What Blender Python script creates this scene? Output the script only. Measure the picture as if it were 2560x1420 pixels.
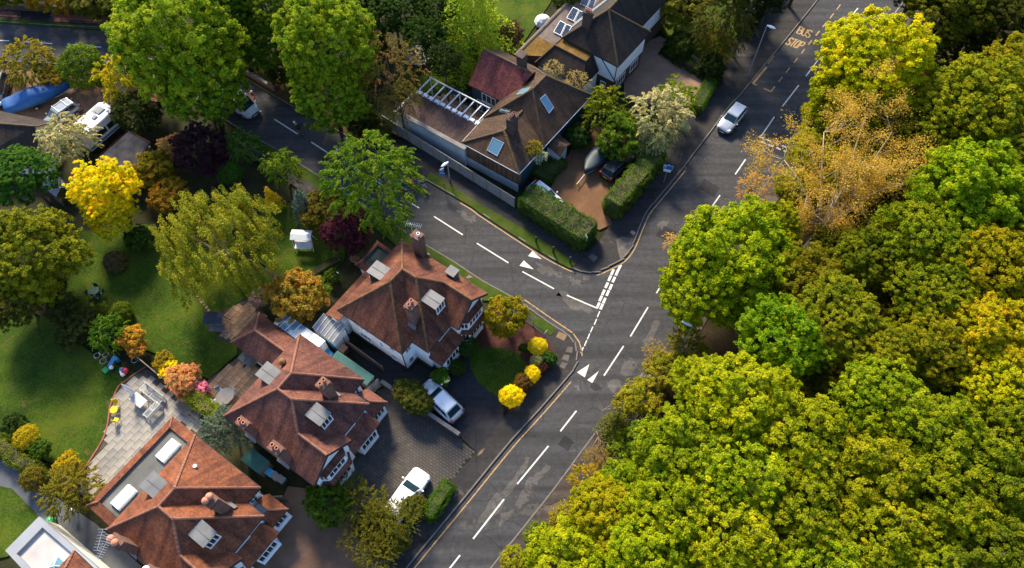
import bpy, bmesh, math, random
import numpy as np
from mathutils import Vector, Matrix
from mathutils.geometry import tessellate_polygon

for o in list(bpy.data.objects):
    bpy.data.objects.remove(o)
SC = bpy.context.scene
COL = SC.collection
R = math.radians
random.seed(7)

# ---------------------------------------------------------------- camera, sky, sun
FPX, HCAM = 1800.0, 60.0                      # focal length in photo pixels, flying height in metres
TILT = math.atan(995 / FPX)
cam = bpy.data.objects.new('camera', bpy.data.cameras.new('camera'))
cam.location = (0, 0, HCAM)
cam.rotation_euler = (TILT, 0, 0)
cam.data.sensor_width = 36
cam.data.lens = FPX / 2560 * 36
cam.data.clip_end = 2000
COL.objects.link(cam)
SC.camera = cam
SUN_EL, SUN_AZ = R(37), math.atan2(0.95, -0.31)   # azimuth measured from +X
W = bpy.data.worlds.new('World'); SC.world = W; W.use_nodes = True
nt = W.node_tree
sky = nt.nodes.new('ShaderNodeTexSky'); sky.sky_type = 'NISHITA'; sky.sun_disc = False
sky.sun_elevation = SUN_EL
sky.ozone_density = 4.0
sky.sun_rotation = math.pi / 2 - SUN_AZ
bg = nt.nodes['Background']; bg.inputs[1].default_value = 0.15
nt.links.new(sky.outputs[0], bg.inputs[0])
sun = bpy.data.objects.new('sun', bpy.data.lights.new('sun', 'SUN'))
sun.data.energy = 4.6; sun.data.angle = R(12.0); sun.data.color = (1.0, 0.85, 0.62)
sd = Vector((math.cos(SUN_EL) * math.cos(SUN_AZ), math.cos(SUN_EL) * math.sin(SUN_AZ), math.sin(SUN_EL)))
sun.rotation_euler = sd.to_track_quat('Z', 'Y').to_euler()
sun.location = sd * 120
COL.objects.link(sun)
SC.view_settings.view_transform = 'Standard'
SC.view_settings.look = 'None'
SC.view_settings.gamma = 1
SC.view_settings.exposure = 1.15

_c, _s = math.cos(TILT), math.sin(TILT)
def G(px, py, z=0.0):
    """where the sight line through a photo pixel meets the level z"""
    u, v = px - 1280, py - 710
    k = (HCAM - z) / (FPX * _c + v * _s)
    return Vector((u * k, (FPX * _s - v * _c) * k, z))
def PXM(px, py, z=0.0):
    p = G(px, py, z)
    return FPX / (p.y * _s + (HCAM - z) * _c)      # photo pixels per metre there

# ---------------------------------------------------------------- materials
def newmat(name):
    m = bpy.data.materials.new(name); m.use_nodes = True
    t = m.node_tree
    return m, t, t.nodes['Principled BSDF']
def nd(t, kind, **kw):
    n = t.nodes.new('ShaderNode' + kind)
    for k, v in kw.items():
        if k.startswith('i_'):
            key = k[2:]
            n.inputs[int(key) if key.isdigit() else key].default_value = v
        else:
            setattr(n, k, v)
    return n
def rgba(c): return (c[0], c[1], c[2], 1)
def coord(t, kind='Object'): return nd(t, 'TexCoord').outputs[kind]
def noise(t, scale, detail=4, vec=None, rough=0.55):
    n = nd(t, 'TexNoise'); n.inputs['Scale'].default_value = scale; n.inputs['Detail'].default_value = detail
    n.inputs['Roughness'].default_value = rough
    if vec is not None: t.links.new(vec, n.inputs['Vector'])
    return n.outputs['Fac']
def ramp(t, fac, stops):
    r = nd(t, 'ValToRGB'); e = r.color_ramp.elements
    while len(e) < len(stops): e.new(0.5)
    for i, (p, c) in enumerate(stops):
        e[i].position = p; e[i].color = rgba(c) if len(c) == 3 else c
    t.links.new(fac, r.inputs[0]); return r.outputs[0]
def mixc(t, fac, a, b, mode='MIX'):
    m = nd(t, 'MixRGB', blend_type=mode)
    for i, x in ((0, fac), (1, a), (2, b)):
        if isinstance(x, (int, float)): m.inputs[i].default_value = x
        elif isinstance(x, tuple): m.inputs[i].default_value = rgba(x)
        else: t.links.new(x, m.inputs[i])
    return m.outputs[0]
def bumpn(t, b, h, strength=0.3, dist=0.02):
    n = nd(t, 'Bump'); n.inputs['Strength'].default_value = strength; n.inputs['Distance'].default_value = dist
    t.links.new(h, n.inputs['Height']); t.links.new(n.outputs[0], b.inputs['Normal'])
def link(t, a, b): t.links.new(a, b)
def step(v): return (v, v, v)

def simple(name, c, rough=0.6, metal=0.0, var=0.25, sc=3.0, spec=0.4, bump=0.0):
    """a plain coloured surface with slight mottling"""
    m, t, b = newmat(name)
    co = coord(t)
    f = noise(t, sc, 5, co)
    d = tuple(x * (1 - var) for x in c); l = tuple(min(1, x * (1 + var * 0.6)) for x in c)
    link(t, ramp(t, f, [(0.3, d), (0.7, l)]), b.inputs['Base Color'])
    b.inputs['Roughness'].default_value = rough; b.inputs['Metallic'].default_value = metal
    b.inputs['Specular IOR Level'].default_value = spec
    if bump: bumpn(t, b, noise(t, sc * 12, 3, co), bump, 0.01)
    return m

def asphalt(name, base, worn, thr=0.56, patch=0.10, rough=0.85):
    m, t, b = newmat(name)
    co = coord(t)
    mp = nd(t, 'Mapping'); link(t, co, mp.inputs[0]); mp.inputs['Rotation'].default_value = (0, 0, R(-54)); mp.inputs['Scale'].default_value = (0.35, 1, 1)
    big = noise(t, patch * 2.2, 5, mp.outputs[0], 0.62)
    fine = noise(t, 2.2, 6, co, 0.7)
    grit = noise(t, 45, 2, co)
    c0 = ramp(t, fine, [(0.3, tuple(x * 0.72 for x in base)), (0.7, tuple(x * 1.25 for x in base))])
    wf = ramp(t, mixc(t, 0.28, big, fine), [(thr - 0.012, step(0)), (thr + 0.012, step(1))])
    mp3 = nd(t, 'Mapping'); link(t, co, mp3.inputs[0]); mp3.inputs['Rotation'].default_value = (0, 0, R(-54)); mp3.inputs['Scale'].default_value = (0.06, 1.1, 1)
    c0 = mixc(t, 1, c0, ramp(t, noise(t, 1.0, 4, mp3.outputs[0], 0.6), [(0.36, step(0.74)), (0.64, step(1.3))]), 'MULTIPLY')
    c1 = mixc(t, wf, c0, ramp(t, fine, [(0.3, tuple(x * 0.8 for x in worn)), (0.75, worn)]))
    g = ramp(t, grit, [(0.3, step(0.72)), (0.7, step(1.2))])
    vor = nd(t, 'TexVoronoi', feature='DISTANCE_TO_EDGE'); vor.inputs['Scale'].default_value = 0.45
    wob = nd(t, 'TexNoise'); wob.inputs['Scale'].default_value = 1.3; link(t, co, wob.inputs['Vector'])
    link(t, mixc(t, 0.22, co, wob.outputs['Color']), vor.inputs['Vector'])
    crack = ramp(t, vor.outputs['Distance'], [(0.0, step(0.55)), (0.012, step(1))])
    link(t, mixc(t, 1, mixc(t, 1, c1, g, 'MULTIPLY'), crack, 'MULTIPLY'), b.inputs['Base Color'])
    b.inputs['Roughness'].default_value = rough; b.inputs['Specular IOR Level'].default_value = 0.25
    bumpn(t, b, grit, 0.25, 0.01)
    return m

def tiles(name, lit, dark, moss=(0.16, 0.11, 0.03), mossamt=0.62, w=0.17, h=0.105):
    """weathered plain clay tiles laid in courses (uv in metres, v up the slope)"""
    m, t, b = newmat(name)
    uv = coord(t, 'UV'); co = coord(t)
    br = nd(t, 'TexBrick', offset=0.5); link(t, uv, br.inputs['Vector'])
    br.inputs['Scale'].default_value = 1; br.inputs['Brick Width'].default_value = w; br.inputs['Row Height'].default_value = h
    br.inputs['Mortar Size'].default_value = 0.012; br.inputs['Mortar Smooth'].default_value = 0.6
    br.inputs['Color1'].default_value = (0.68, 0.68, 0.68, 1); br.inputs['Color2'].default_value = (1.22, 1.22, 1.22, 1)
    br.inputs['Mortar'].default_value = (0.42, 0.42, 0.42, 1)
    mp = nd(t, 'Mapping'); link(t, uv, mp.inputs[0]); mp.inputs['Scale'].default_value = (1.0, 0.28, 1)
    st = noise(t, 0.9, 6, mp.outputs[0], 0.68)
    n2 = noise(t, 0.55, 5, co, 0.6)
    base = ramp(t, mixc(t, 0.5, st, n2), [(0.36, dark), (0.5, tuple((a * 0.55 + c * 0.45) for a, c in zip(lit, dark))), (0.64, lit)])
    mo = ramp(t, noise(t, 3.4, 7, co, 0.74), [(mossamt, step(0)), (mossamt + 0.1, step(0.85))])
    base = mixc(t, mo, base, moss)
    sp = ramp(t, noise(t, 16, 3, co, 0.5), [(0.70, step(0)), (0.76, step(0.5))])
    base = mixc(t, sp, base, (0.36, 0.3, 0.2))
    mp2 = nd(t, 'Mapping'); link(t, uv, mp2.inputs[0]); mp2.inputs['Scale'].default_value = (1.5, 0.13, 1)
    base = mixc(t, 1, base, ramp(t, noise(t, 1.0, 6, mp2.outputs[0], 0.7), [(0.34, step(0.5)), (0.52, step(1.0)), (0.68, step(1.22))]), 'MULTIPLY')
    link(t, mixc(t, 1, base, br.outputs['Color'], 'MULTIPLY'), b.inputs['Base Color'])
    b.inputs['Roughness'].default_value = 0.82; b.inputs['Specular IOR Level'].default_value = 0.2
    # each course tips up towards its lower edge
    sx = nd(t, 'SeparateXYZ'); link(t, uv, sx.inputs[0])
    fr = nd(t, 'Math', operation='FRACT'); dv = nd(t, 'Math', operation='DIVIDE'); dv.inputs[1].default_value = h
    link(t, sx.outputs['Y'], dv.inputs[0]); link(t, dv.outputs[0], fr.inputs[0])
    inv = nd(t, 'Math', operation='SUBTRACT'); inv.inputs[0].default_value = 1; link(t, fr.outputs[0], inv.inputs[1])
    bumpn(t, b, mixc(t, 0.35, inv.outputs[0], st), 0.55, 0.03)
    return m

def brickmat(name, c1, c2, mortar, w=0.22, h=0.075):
    m, t, b = newmat(name)
    uv = coord(t, 'UV'); co = coord(t)
    br = nd(t, 'TexBrick'); link(t, uv, br.inputs['Vector']); br.inputs['Scale'].default_value = 1
    br.inputs['Brick Width'].default_value = w; br.inputs['Row Height'].default_value = h; br.inputs['Mortar Size'].default_value = 0.008
    br.inputs['Color1'].default_value = rgba(c1); br.inputs['Color2'].default_value = rgba(c2); br.inputs['Mortar'].default_value = rgba(mortar)
    n = ramp(t, noise(t, 2.5, 6, co, 0.7), [(0.3, step(0.6)), (0.7, step(1.15))])
    link(t, mixc(t, 1, br.outputs['Color'], n, 'MULTIPLY'), b.inputs['Base Color'])
    b.inputs['Roughness'].default_value = 0.9
    bumpn(t, b, br.outputs['Fac'], -0.3, 0.01)
    return m

def ground_mat(name, cols, sc=0.5, fine=14, bump=0.4, f2=0.45):
    """patchy natural ground: cols = dark, mid, light"""
    m, t, b = newmat(name)
    co = coord(t)
    a = noise(t, sc, 6, co, 0.62); f = noise(t, fine, 4, co, 0.7)
    k = mixc(t, f2, a, f)
    link(t, ramp(t, k, [(0.34, cols[0]), (0.5, cols[1]), (0.68, cols[2])]), b.inputs['Base Color'])
    b.inputs['Roughness'].default_value = 0.95; b.inputs['Specular IOR Level'].default_value = 0.1
    bumpn(t, b, f, bump, 0.05)
    return m

def glassy(name, c, rough=0.06, spec=0.6):
    m, t, b = newmat(name)
    b.inputs['Base Color'].default_value = rgba(c); b.inputs['Roughness'].default_value = rough
    b.inputs['Specular IOR Level'].default_value = spec
    bumpn(t, b, noise(t, 0.8, 2, coord(t)), 0.08, 0.02)
    return m

def leafmat(name, trans=0.35, spread=0.5):
    """leaf colour = the plant's own colour, varied leaf by leaf and spray by spray"""
    m, t, b = newmat(name)
    oi = nd(t, 'ObjectInfo'); at = nd(t, 'Attribute', attribute_name='tone')
    hs = nd(t, 'HueSaturation'); link(t, oi.outputs['Color'], hs.inputs['Color'])
    r1 = nd(t, 'MapRange'); link(t, at.outputs['Fac'], r1.inputs[0]); r1.inputs['To Min'].default_value = 0.545; r1.inputs['To Max'].default_value = 0.465
    link(t, r1.outputs[0], hs.inputs['Hue'])
    r2 = nd(t, 'MapRange'); link(t, at.outputs['Fac'], r2.inputs[0]); r2.inputs['To Min'].default_value = 1 - spread; r2.inputs['To Max'].default_value = 1 + spread
    link(t, r2.outputs[0], hs.inputs['Value'])
    link(t, hs.outputs[0], b.inputs['Base Color'])
    b.inputs['Roughness'].default_value = 0.7; b.inputs['Specular IOR Level'].default_value = 0.06
    tr = nd(t, 'BsdfTranslucent'); link(t, hs.outputs[0], tr.inputs[0])
    mx = nd(t, 'MixShader'); mx.inputs[0].default_value = trans
    link(t, b.outputs[0], mx.inputs[1]); link(t, tr.outputs[0], mx.inputs[2])
    link(t, mx.outputs[0], t.nodes['Material Output'].inputs[0])
    return m

def paintmat(name, c, rough=0.25, metal=0.0):
    m, t, b = newmat(name)
    co = coord(t)
    d = ramp(t, noise(t, 2.5, 5, co, 0.7), [(0.35, tuple(x * 0.86 for x in c)), (0.65, c)])
    link(t, d, b.inputs['Base Color'])
    b.inputs['Roughness'].default_value = rough; b.inputs['Metallic'].default_value = metal
    b.inputs['Coat Weight'].default_value = 0.6; b.inputs['Coat Roughness'].default_value = 0.08
    return m

def worn_paint(name, c, under, thr=0.42):
    """road paint, chipped through to the tarmac"""
    m, t, b = newmat(name)
    co = coord(t)
    f = ramp(t, noise(t, 7, 6, co, 0.75), [(thr - 0.06, step(0)), (thr + 0.02, step(1))])
    link(t, mixc(t, f, under, ramp(t, noise(t, 3, 3, co), [(0.3, tuple(x * 0.75 for x in c)), (0.7, c)])), b.inputs['Base Color'])
    b.inputs['Roughness'].default_value = 0.7
    return m

M = {}
M['road'] = asphalt('road_asphalt', (0.044, 0.044, 0.048), (0.075, 0.071, 0.068), 0.6, 0.10)
M['pave'] = asphalt('footway_asphalt', (0.030, 0.028, 0.028), (0.085, 0.072, 0.066), 0.61, 0.16)
M['pave_brown'] = asphalt('brown_footway', (0.055, 0.043, 0.037), (0.11, 0.085, 0.072), 0.57, 0.2)
M['drive'] = asphalt('drive_asphalt', (0.022, 0.022, 0.025), (0.05, 0.047, 0.046), 0.66, 0.14)
M['white_line'] = worn_paint('white_road_paint', (0.62, 0.61, 0.58), (0.05, 0.05, 0.05), 0.40)
M['yellow_line'] = worn_paint('yellow_road_paint', (0.45, 0.27, 0.09), (0.05, 0.05, 0.05), 0.46)
M['kerb'] = simple('kerb_concrete', (0.17, 0.155, 0.14), 0.9, var=0.4, sc=1.2)
def lawn_mat(name):
    m, t, b = newmat(name)
    co = coord(t)
    a = noise(t, 0.22, 5, co, 0.6); f = noise(t, 7, 5, co, 0.75); c = noise(t, 1.1, 5, co, 0.7)
    base = ramp(t, mixc(t, 0.5, a, f), [(0.41, (0.016, 0.036, 0.003)), (0.50, (0.034, 0.068, 0.005)), (0.59, (0.075, 0.10, 0.009))])
    dry = ramp(t, mixc(t, 0.35, c, f), [(0.54, step(0)), (0.60, step(0.7))])
    col = mixc(t, dry, base, (0.085, 0.075, 0.02))
    link(t, col, b.inputs['Base Color']); b.inputs['Roughness'].default_value = 0.95; b.inputs['Specular IOR Level'].default_value = 0.1
    bumpn(t, b, f, 0.8, 0.06)
    return m
M['grass'] = lawn_mat('lawn_grass')
M['verge'] = ground_mat('verge_grass', ((0.022, 0.042, 0.006), (0.04, 0.07, 0.008), (0.085, 0.072, 0.022)), 0.8, 9, 0.7)
M['soil'] = ground_mat('garden_soil', ((0.012, 0.012, 0.007), (0.026, 0.028, 0.012), (0.05, 0.046, 0.022)), 0.5, 5, 0.6)
M['wood_floor'] = ground_mat('leaf_litter', ((0.014, 0.011, 0.006), (0.03, 0.022, 0.012), (0.055, 0.04, 0.022)), 0.4, 5, 0.6)
M['litter'] = ground_mat('dry_leaf_verge', ((0.04, 0.026, 0.012), (0.075, 0.046, 0.02), (0.06, 0.065, 0.02)), 0.5, 8, 0.6)
M['gravel'] = ground_mat('orange_gravel', ((0.09, 0.048, 0.026), (0.15, 0.08, 0.044), (0.24, 0.14, 0.082)), 0.5, 22, 0.9, 0.6)
M['gravel2'] = ground_mat('brown_gravel', ((0.10, 0.058, 0.038), (0.17, 0.10, 0.066), (0.28, 0.185, 0.125)), 0.5, 22, 0.9, 0.6)
M['gravel3'] = ground_mat('brightened_gravel', ((0.15, 0.095, 0.065), (0.24, 0.155, 0.11), (0.36, 0.25, 0.19)), 0.5, 22, 0.9, 0.6)  # gravel colour brightened to make up for tree shade on the upper drive
M['earth'] = ground_mat('red_earth', ((0.032, 0.015, 0.012), (0.06, 0.024, 0.019), (0.11, 0.046, 0.034)), 0.6, 6, 0.6)
M['greypath'] = ground_mat('wet_grey_path', ((0.05, 0.055, 0.062), (0.09, 0.097, 0.108), (0.13, 0.135, 0.145)), 0.4, 12, 0.3)
M['slab_grey'] = simple('sandstone_slab_grey', (0.27, 0.25, 0.22), 0.85, var=0.38, sc=0.55, bump=0.15)
M['slab_dark'] = simple('sandstone_slab_damp', (0.2, 0.19, 0.175), 0.75, var=0.4, sc=0.7, bump=0.15)
M['slab_brown'] = simple('sandstone_slab_brown', (0.30, 0.175, 0.095), 0.85, var=0.38, sc=0.9, bump=0.15)
M['slab_tan'] = simple('sandstone_slab_tan', (0.36, 0.225, 0.13), 0.85, var=0.3, sc=0.9, bump=0.15)
M['slab_dull'] = simple('worn_paving', (0.10, 0.088, 0.08), 0.9, var=0.4, sc=1.5)
M['slab_tactile'] = simple('buff_tactile_paving', (0.19, 0.125, 0.07), 0.9, var=0.3, sc=2)
M['greywhite'] = simple('weathered_white_wood', (0.42, 0.43, 0.43), 0.7, var=0.15)
M['joint'] = simple('slab_joint_sand', (0.06, 0.05, 0.04), 0.95, var=0.4)
M['sett_a'] = simple('sett_grey', (0.07, 0.062, 0.056), 0.85, var=0.3, sc=2)
M['sett_b'] = simple('sett_brown', (0.082, 0.07, 0.06), 0.85, var=0.3, sc=2)
M['tile_a'] = tiles('clay_tiles_orange', (0.22, 0.08, 0.043), (0.07, 0.026, 0.021), (0.13, 0.085, 0.028), 0.63)
M['tile_b'] = tiles('clay_tiles_purple', (0.215, 0.085, 0.057), (0.072, 0.03, 0.029), (0.15, 0.1, 0.05), 0.68)
M['tile_c'] = tiles('clay_tiles_fresh', (0.28, 0.095, 0.043), (0.095, 0.034, 0.023), (0.12, 0.075, 0.03), 0.66)
M['tile_d'] = tiles('clay_tiles_brown', (0.095, 0.054, 0.032), (0.042, 0.025, 0.02), (0.1, 0.07, 0.02), 0.56)
M['tile_p'] = tiles('purple_brown_tiles', (0.105, 0.062, 0.058), (0.06, 0.038, 0.038), (0.08, 0.055, 0.035), 0.68)
M['tile_red'] = tiles('clay_tiles_red', (0.25, 0.07, 0.058), (0.17, 0.048, 0.044), (0.09, 0.05, 0.04), 0.72, 0.26, 0.16)
M['tile_dark'] = tiles('dark_tiles', (0.045, 0.032, 0.026), (0.03, 0.022, 0.019), (0.06, 0.045, 0.018), 0.66)
M['ridge_a'] = simple('ridge_tile_mossy', (0.17, 0.085, 0.035), 0.9, var=0.5, sc=2.5)
M['ridge_b'] = simple('ridge_tile_pale', (0.24, 0.105, 0.066), 0.9, var=0.35, sc=2.5)
M['ridge_d'] = simple('ridge_tile_dull', (0.13, 0.08, 0.038), 0.9, var=0.4, sc=2.5)
M['render'] = simple('white_render', (0.80, 0.84, 0.88), 0.8, var=0.10, sc=0.8)  # white walls; the sky blue of their shaded sides is tinted into the colour
M['cream'] = simple('cream_render', (0.70, 0.67, 0.58), 0.8, var=0.12, sc=0.6)
M['greyrender'] = simple('grey_blue_render', (0.42, 0.47, 0.5), 0.85, var=0.25, sc=0.5)
M['trim'] = simple('white_trim', (0.78, 0.79, 0.8), 0.5, var=0.06)
M['black'] = simple('black_paint', (0.02, 0.02, 0.022), 0.5, var=0.2)
M['brick'] = brickmat('red_brick', (0.13, 0.052, 0.035), (0.21, 0.09, 0.058), (0.14, 0.11, 0.09))
M['brick_dark'] = brickmat('dark_brick', (0.07, 0.038, 0.03), (0.10, 0.055, 0.042), (0.06, 0.05, 0.045))
M['pot'] = simple('terracotta', (0.5, 0.2, 0.12), 0.8, var=0.25)
M['lead'] = simple('lead_sheet', (0.14, 0.145, 0.15), 0.6, var=0.32, sc=0.9)
M['lead_dark'] = simple('flat_roof_felt', (0.12, 0.125, 0.115), 0.8, var=0.5, sc=0.5)
M['felt_green'] = simple('dark_green_felt', (0.03, 0.042, 0.036), 0.8, var=0.4, sc=0.6)
M['parapet'] = simple('grey_coping', (0.26, 0.28, 0.31), 0.7, var=0.12, sc=0.5)
M['palefelt'] = simple('pale_flat_roof', (0.43, 0.41, 0.40), 0.85, var=0.28, sc=0.45)
M['mossroof'] = ground_mat('mossy_flat_roof', ((0.05, 0.035, 0.015), (0.13, 0.075, 0.018), (0.24, 0.14, 0.05)), 0.7, 5, 0.5, 0.5)
M['chipping'] = ground_mat('roof_chippings', ((0.07, 0.052, 0.045), (0.14, 0.11, 0.1), (0.22, 0.18, 0.165)), 0.9, 14, 0.4, 0.5)
M['glass'] = glassy('window_glass', (0.02, 0.03, 0.038))
M['skyglass'] = glassy('rooflight_glass', (0.10, 0.22, 0.30), 0.05, 0.8)
M['whiteglass'] = simple('white_rooflight', (0.8, 0.82, 0.84), 0.25, var=0.04)
M['polycarb'] = simple('polycarbonate_pane', (0.2, 0.205, 0.205), 0.2, var=0.25, sc=0.9, spec=0.7)
M['solar'] = glassy('solar_cell', (0.012, 0.028, 0.055), 0.12, 0.6)
M['solar_pale'] = simple('pale_solar_glass', (0.3, 0.3, 0.29), 0.2, var=0.2, spec=0.8)
M['alu'] = simple('aluminium', (0.6, 0.61, 0.62), 0.35, 0.7, var=0.1)
M['steel'] = simple('galvanised_steel', (0.42, 0.44, 0.45), 0.5, 0.5, var=0.2)
M['plank'] = simple('weathered_cedar', (0.16, 0.082, 0.042), 0.8, var=0.45, sc=1.4)
M['plank2'] = simple('weathered_cedar_dark', (0.085, 0.05, 0.032), 0.8, var=0.45, sc=1.4)
M['fence'] = simple('grey_fence_panel', (0.27, 0.265, 0.26), 0.85, var=0.25, sc=2.0, bump=0.3)
M['fencewood'] = simple('old_fence_wood', (0.17, 0.135, 0.1), 0.9, var=0.4, sc=1.5)
M['worn'] = asphalt('worn_tarmac', (0.082, 0.077, 0.073), (0.10, 0.094, 0.088), 0.6, 0.3)
M['concrete'] = simple('concrete', (0.19, 0.18, 0.17), 0.9, var=0.3, sc=1.2)
M['teal'] = simple('teal_felt', (0.012, 0.085, 0.085), 0.7, var=0.3, sc=0.7)
M['teal_wall'] = simple('teal_cladding', (0.014, 0.05, 0.062), 0.75, var=0.25)
M['blueplastic'] = simple('blue_plastic', (0.02, 0.2, 0.42), 0.4, var=0.15)
M['bluetarp'] = simple('blue_tarpaulin', (0.008, 0.085, 0.28), 0.7, var=0.3, sc=1.2)
M['darktarp'] = simple('dark_blue_tarpaulin', (0.02, 0.042, 0.06), 0.55, var=0.3, sc=1.0)
M['greenplastic'] = simple('green_plastic', (0.02, 0.3, 0.07), 0.4, var=0.1)
M['redplastic'] = simple('red_plastic', (0.5, 0.02, 0.05), 0.4, var=0.1)
M['yellow'] = simple('yellow_plastic', (0.75, 0.48, 0.01), 0.4, var=0.08)
M['greyplastic'] = simple('grey_plastic', (0.13, 0.135, 0.14), 0.5, var=0.15)
M['darkgreen'] = simple('dark_green_metal', (0.012, 0.06, 0.058), 0.5, var=0.2)
M['navy'] = simple('navy_canvas', (0.015, 0.022, 0.04), 0.75, var=0.25)
M['canvas'] = simple('white_canvas', (0.62, 0.66, 0.69), 0.75, var=0.12)
M['bark'] = simple('bark', (0.09, 0.066, 0.045), 0.95, var=0.4, sc=2.5, bump=0.4)
M['palebark'] = simple('pale_bark', (0.42, 0.33, 0.22), 0.9, var=0.3, sc=2.0, bump=0.3)
M['leaf'] = leafmat('leaf', 0.42, 0.5)
M['needle'] = leafmat('needle', 0.2, 0.45)
M['tyre'] = simple('tyre_rubber', (0.015, 0.015, 0.016), 0.9, var=0.2)
M['carglass'] = glassy('car_glass', (0.012, 0.03, 0.042), 0.04, 0.7)
M['lamp_lens'] = simple('lamp_lens', (0.62, 0.68, 0.72), 0.15, var=0.05, spec=0.8)
M['tail'] = simple('tail_lamp', (0.3, 0.012, 0.012), 0.25, var=0.1)
M['signblue'] = simple('sign_blue', (0.012, 0.16, 0.5), 0.4, var=0.08)
M['signwhite'] = simple('sign_white', (0.75, 0.78, 0.8), 0.4, var=0.05)
M['signred'] = simple('sign_red', (0.42, 0.03, 0.05), 0.4, var=0.08)
M['corr'] = simple('corrugated_cement', (0.27, 0.25, 0.235), 0.9, var=0.5, sc=0.9)
M['skin'] = simple('skin', (0.45, 0.25, 0.17), 0.6, var=0.1)

# ---------------------------------------------------------------- mesh helpers
def wmat(o):
    m = Matrix.LocRotScale(o.location, o.rotation_euler, o.scale)
    return wmat(o.parent) @ m if o.parent else m
def tag(o, label=None, cat=None, group=None, kind=None):
    if label: o['label'] = label
    if cat: o['category'] = cat
    if group: o['group'] = group
    if kind: o['kind'] = kind
    return o
def empty(name, loc=(0, 0, 0), rz=0.0, **kw):
    o = bpy.data.objects.new(name, None); o.location = loc; o.rotation_euler = (0, 0, rz)
    o.empty_display_size = 0.2
    COL.objects.link(o)
    return tag(o, **kw)

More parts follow.
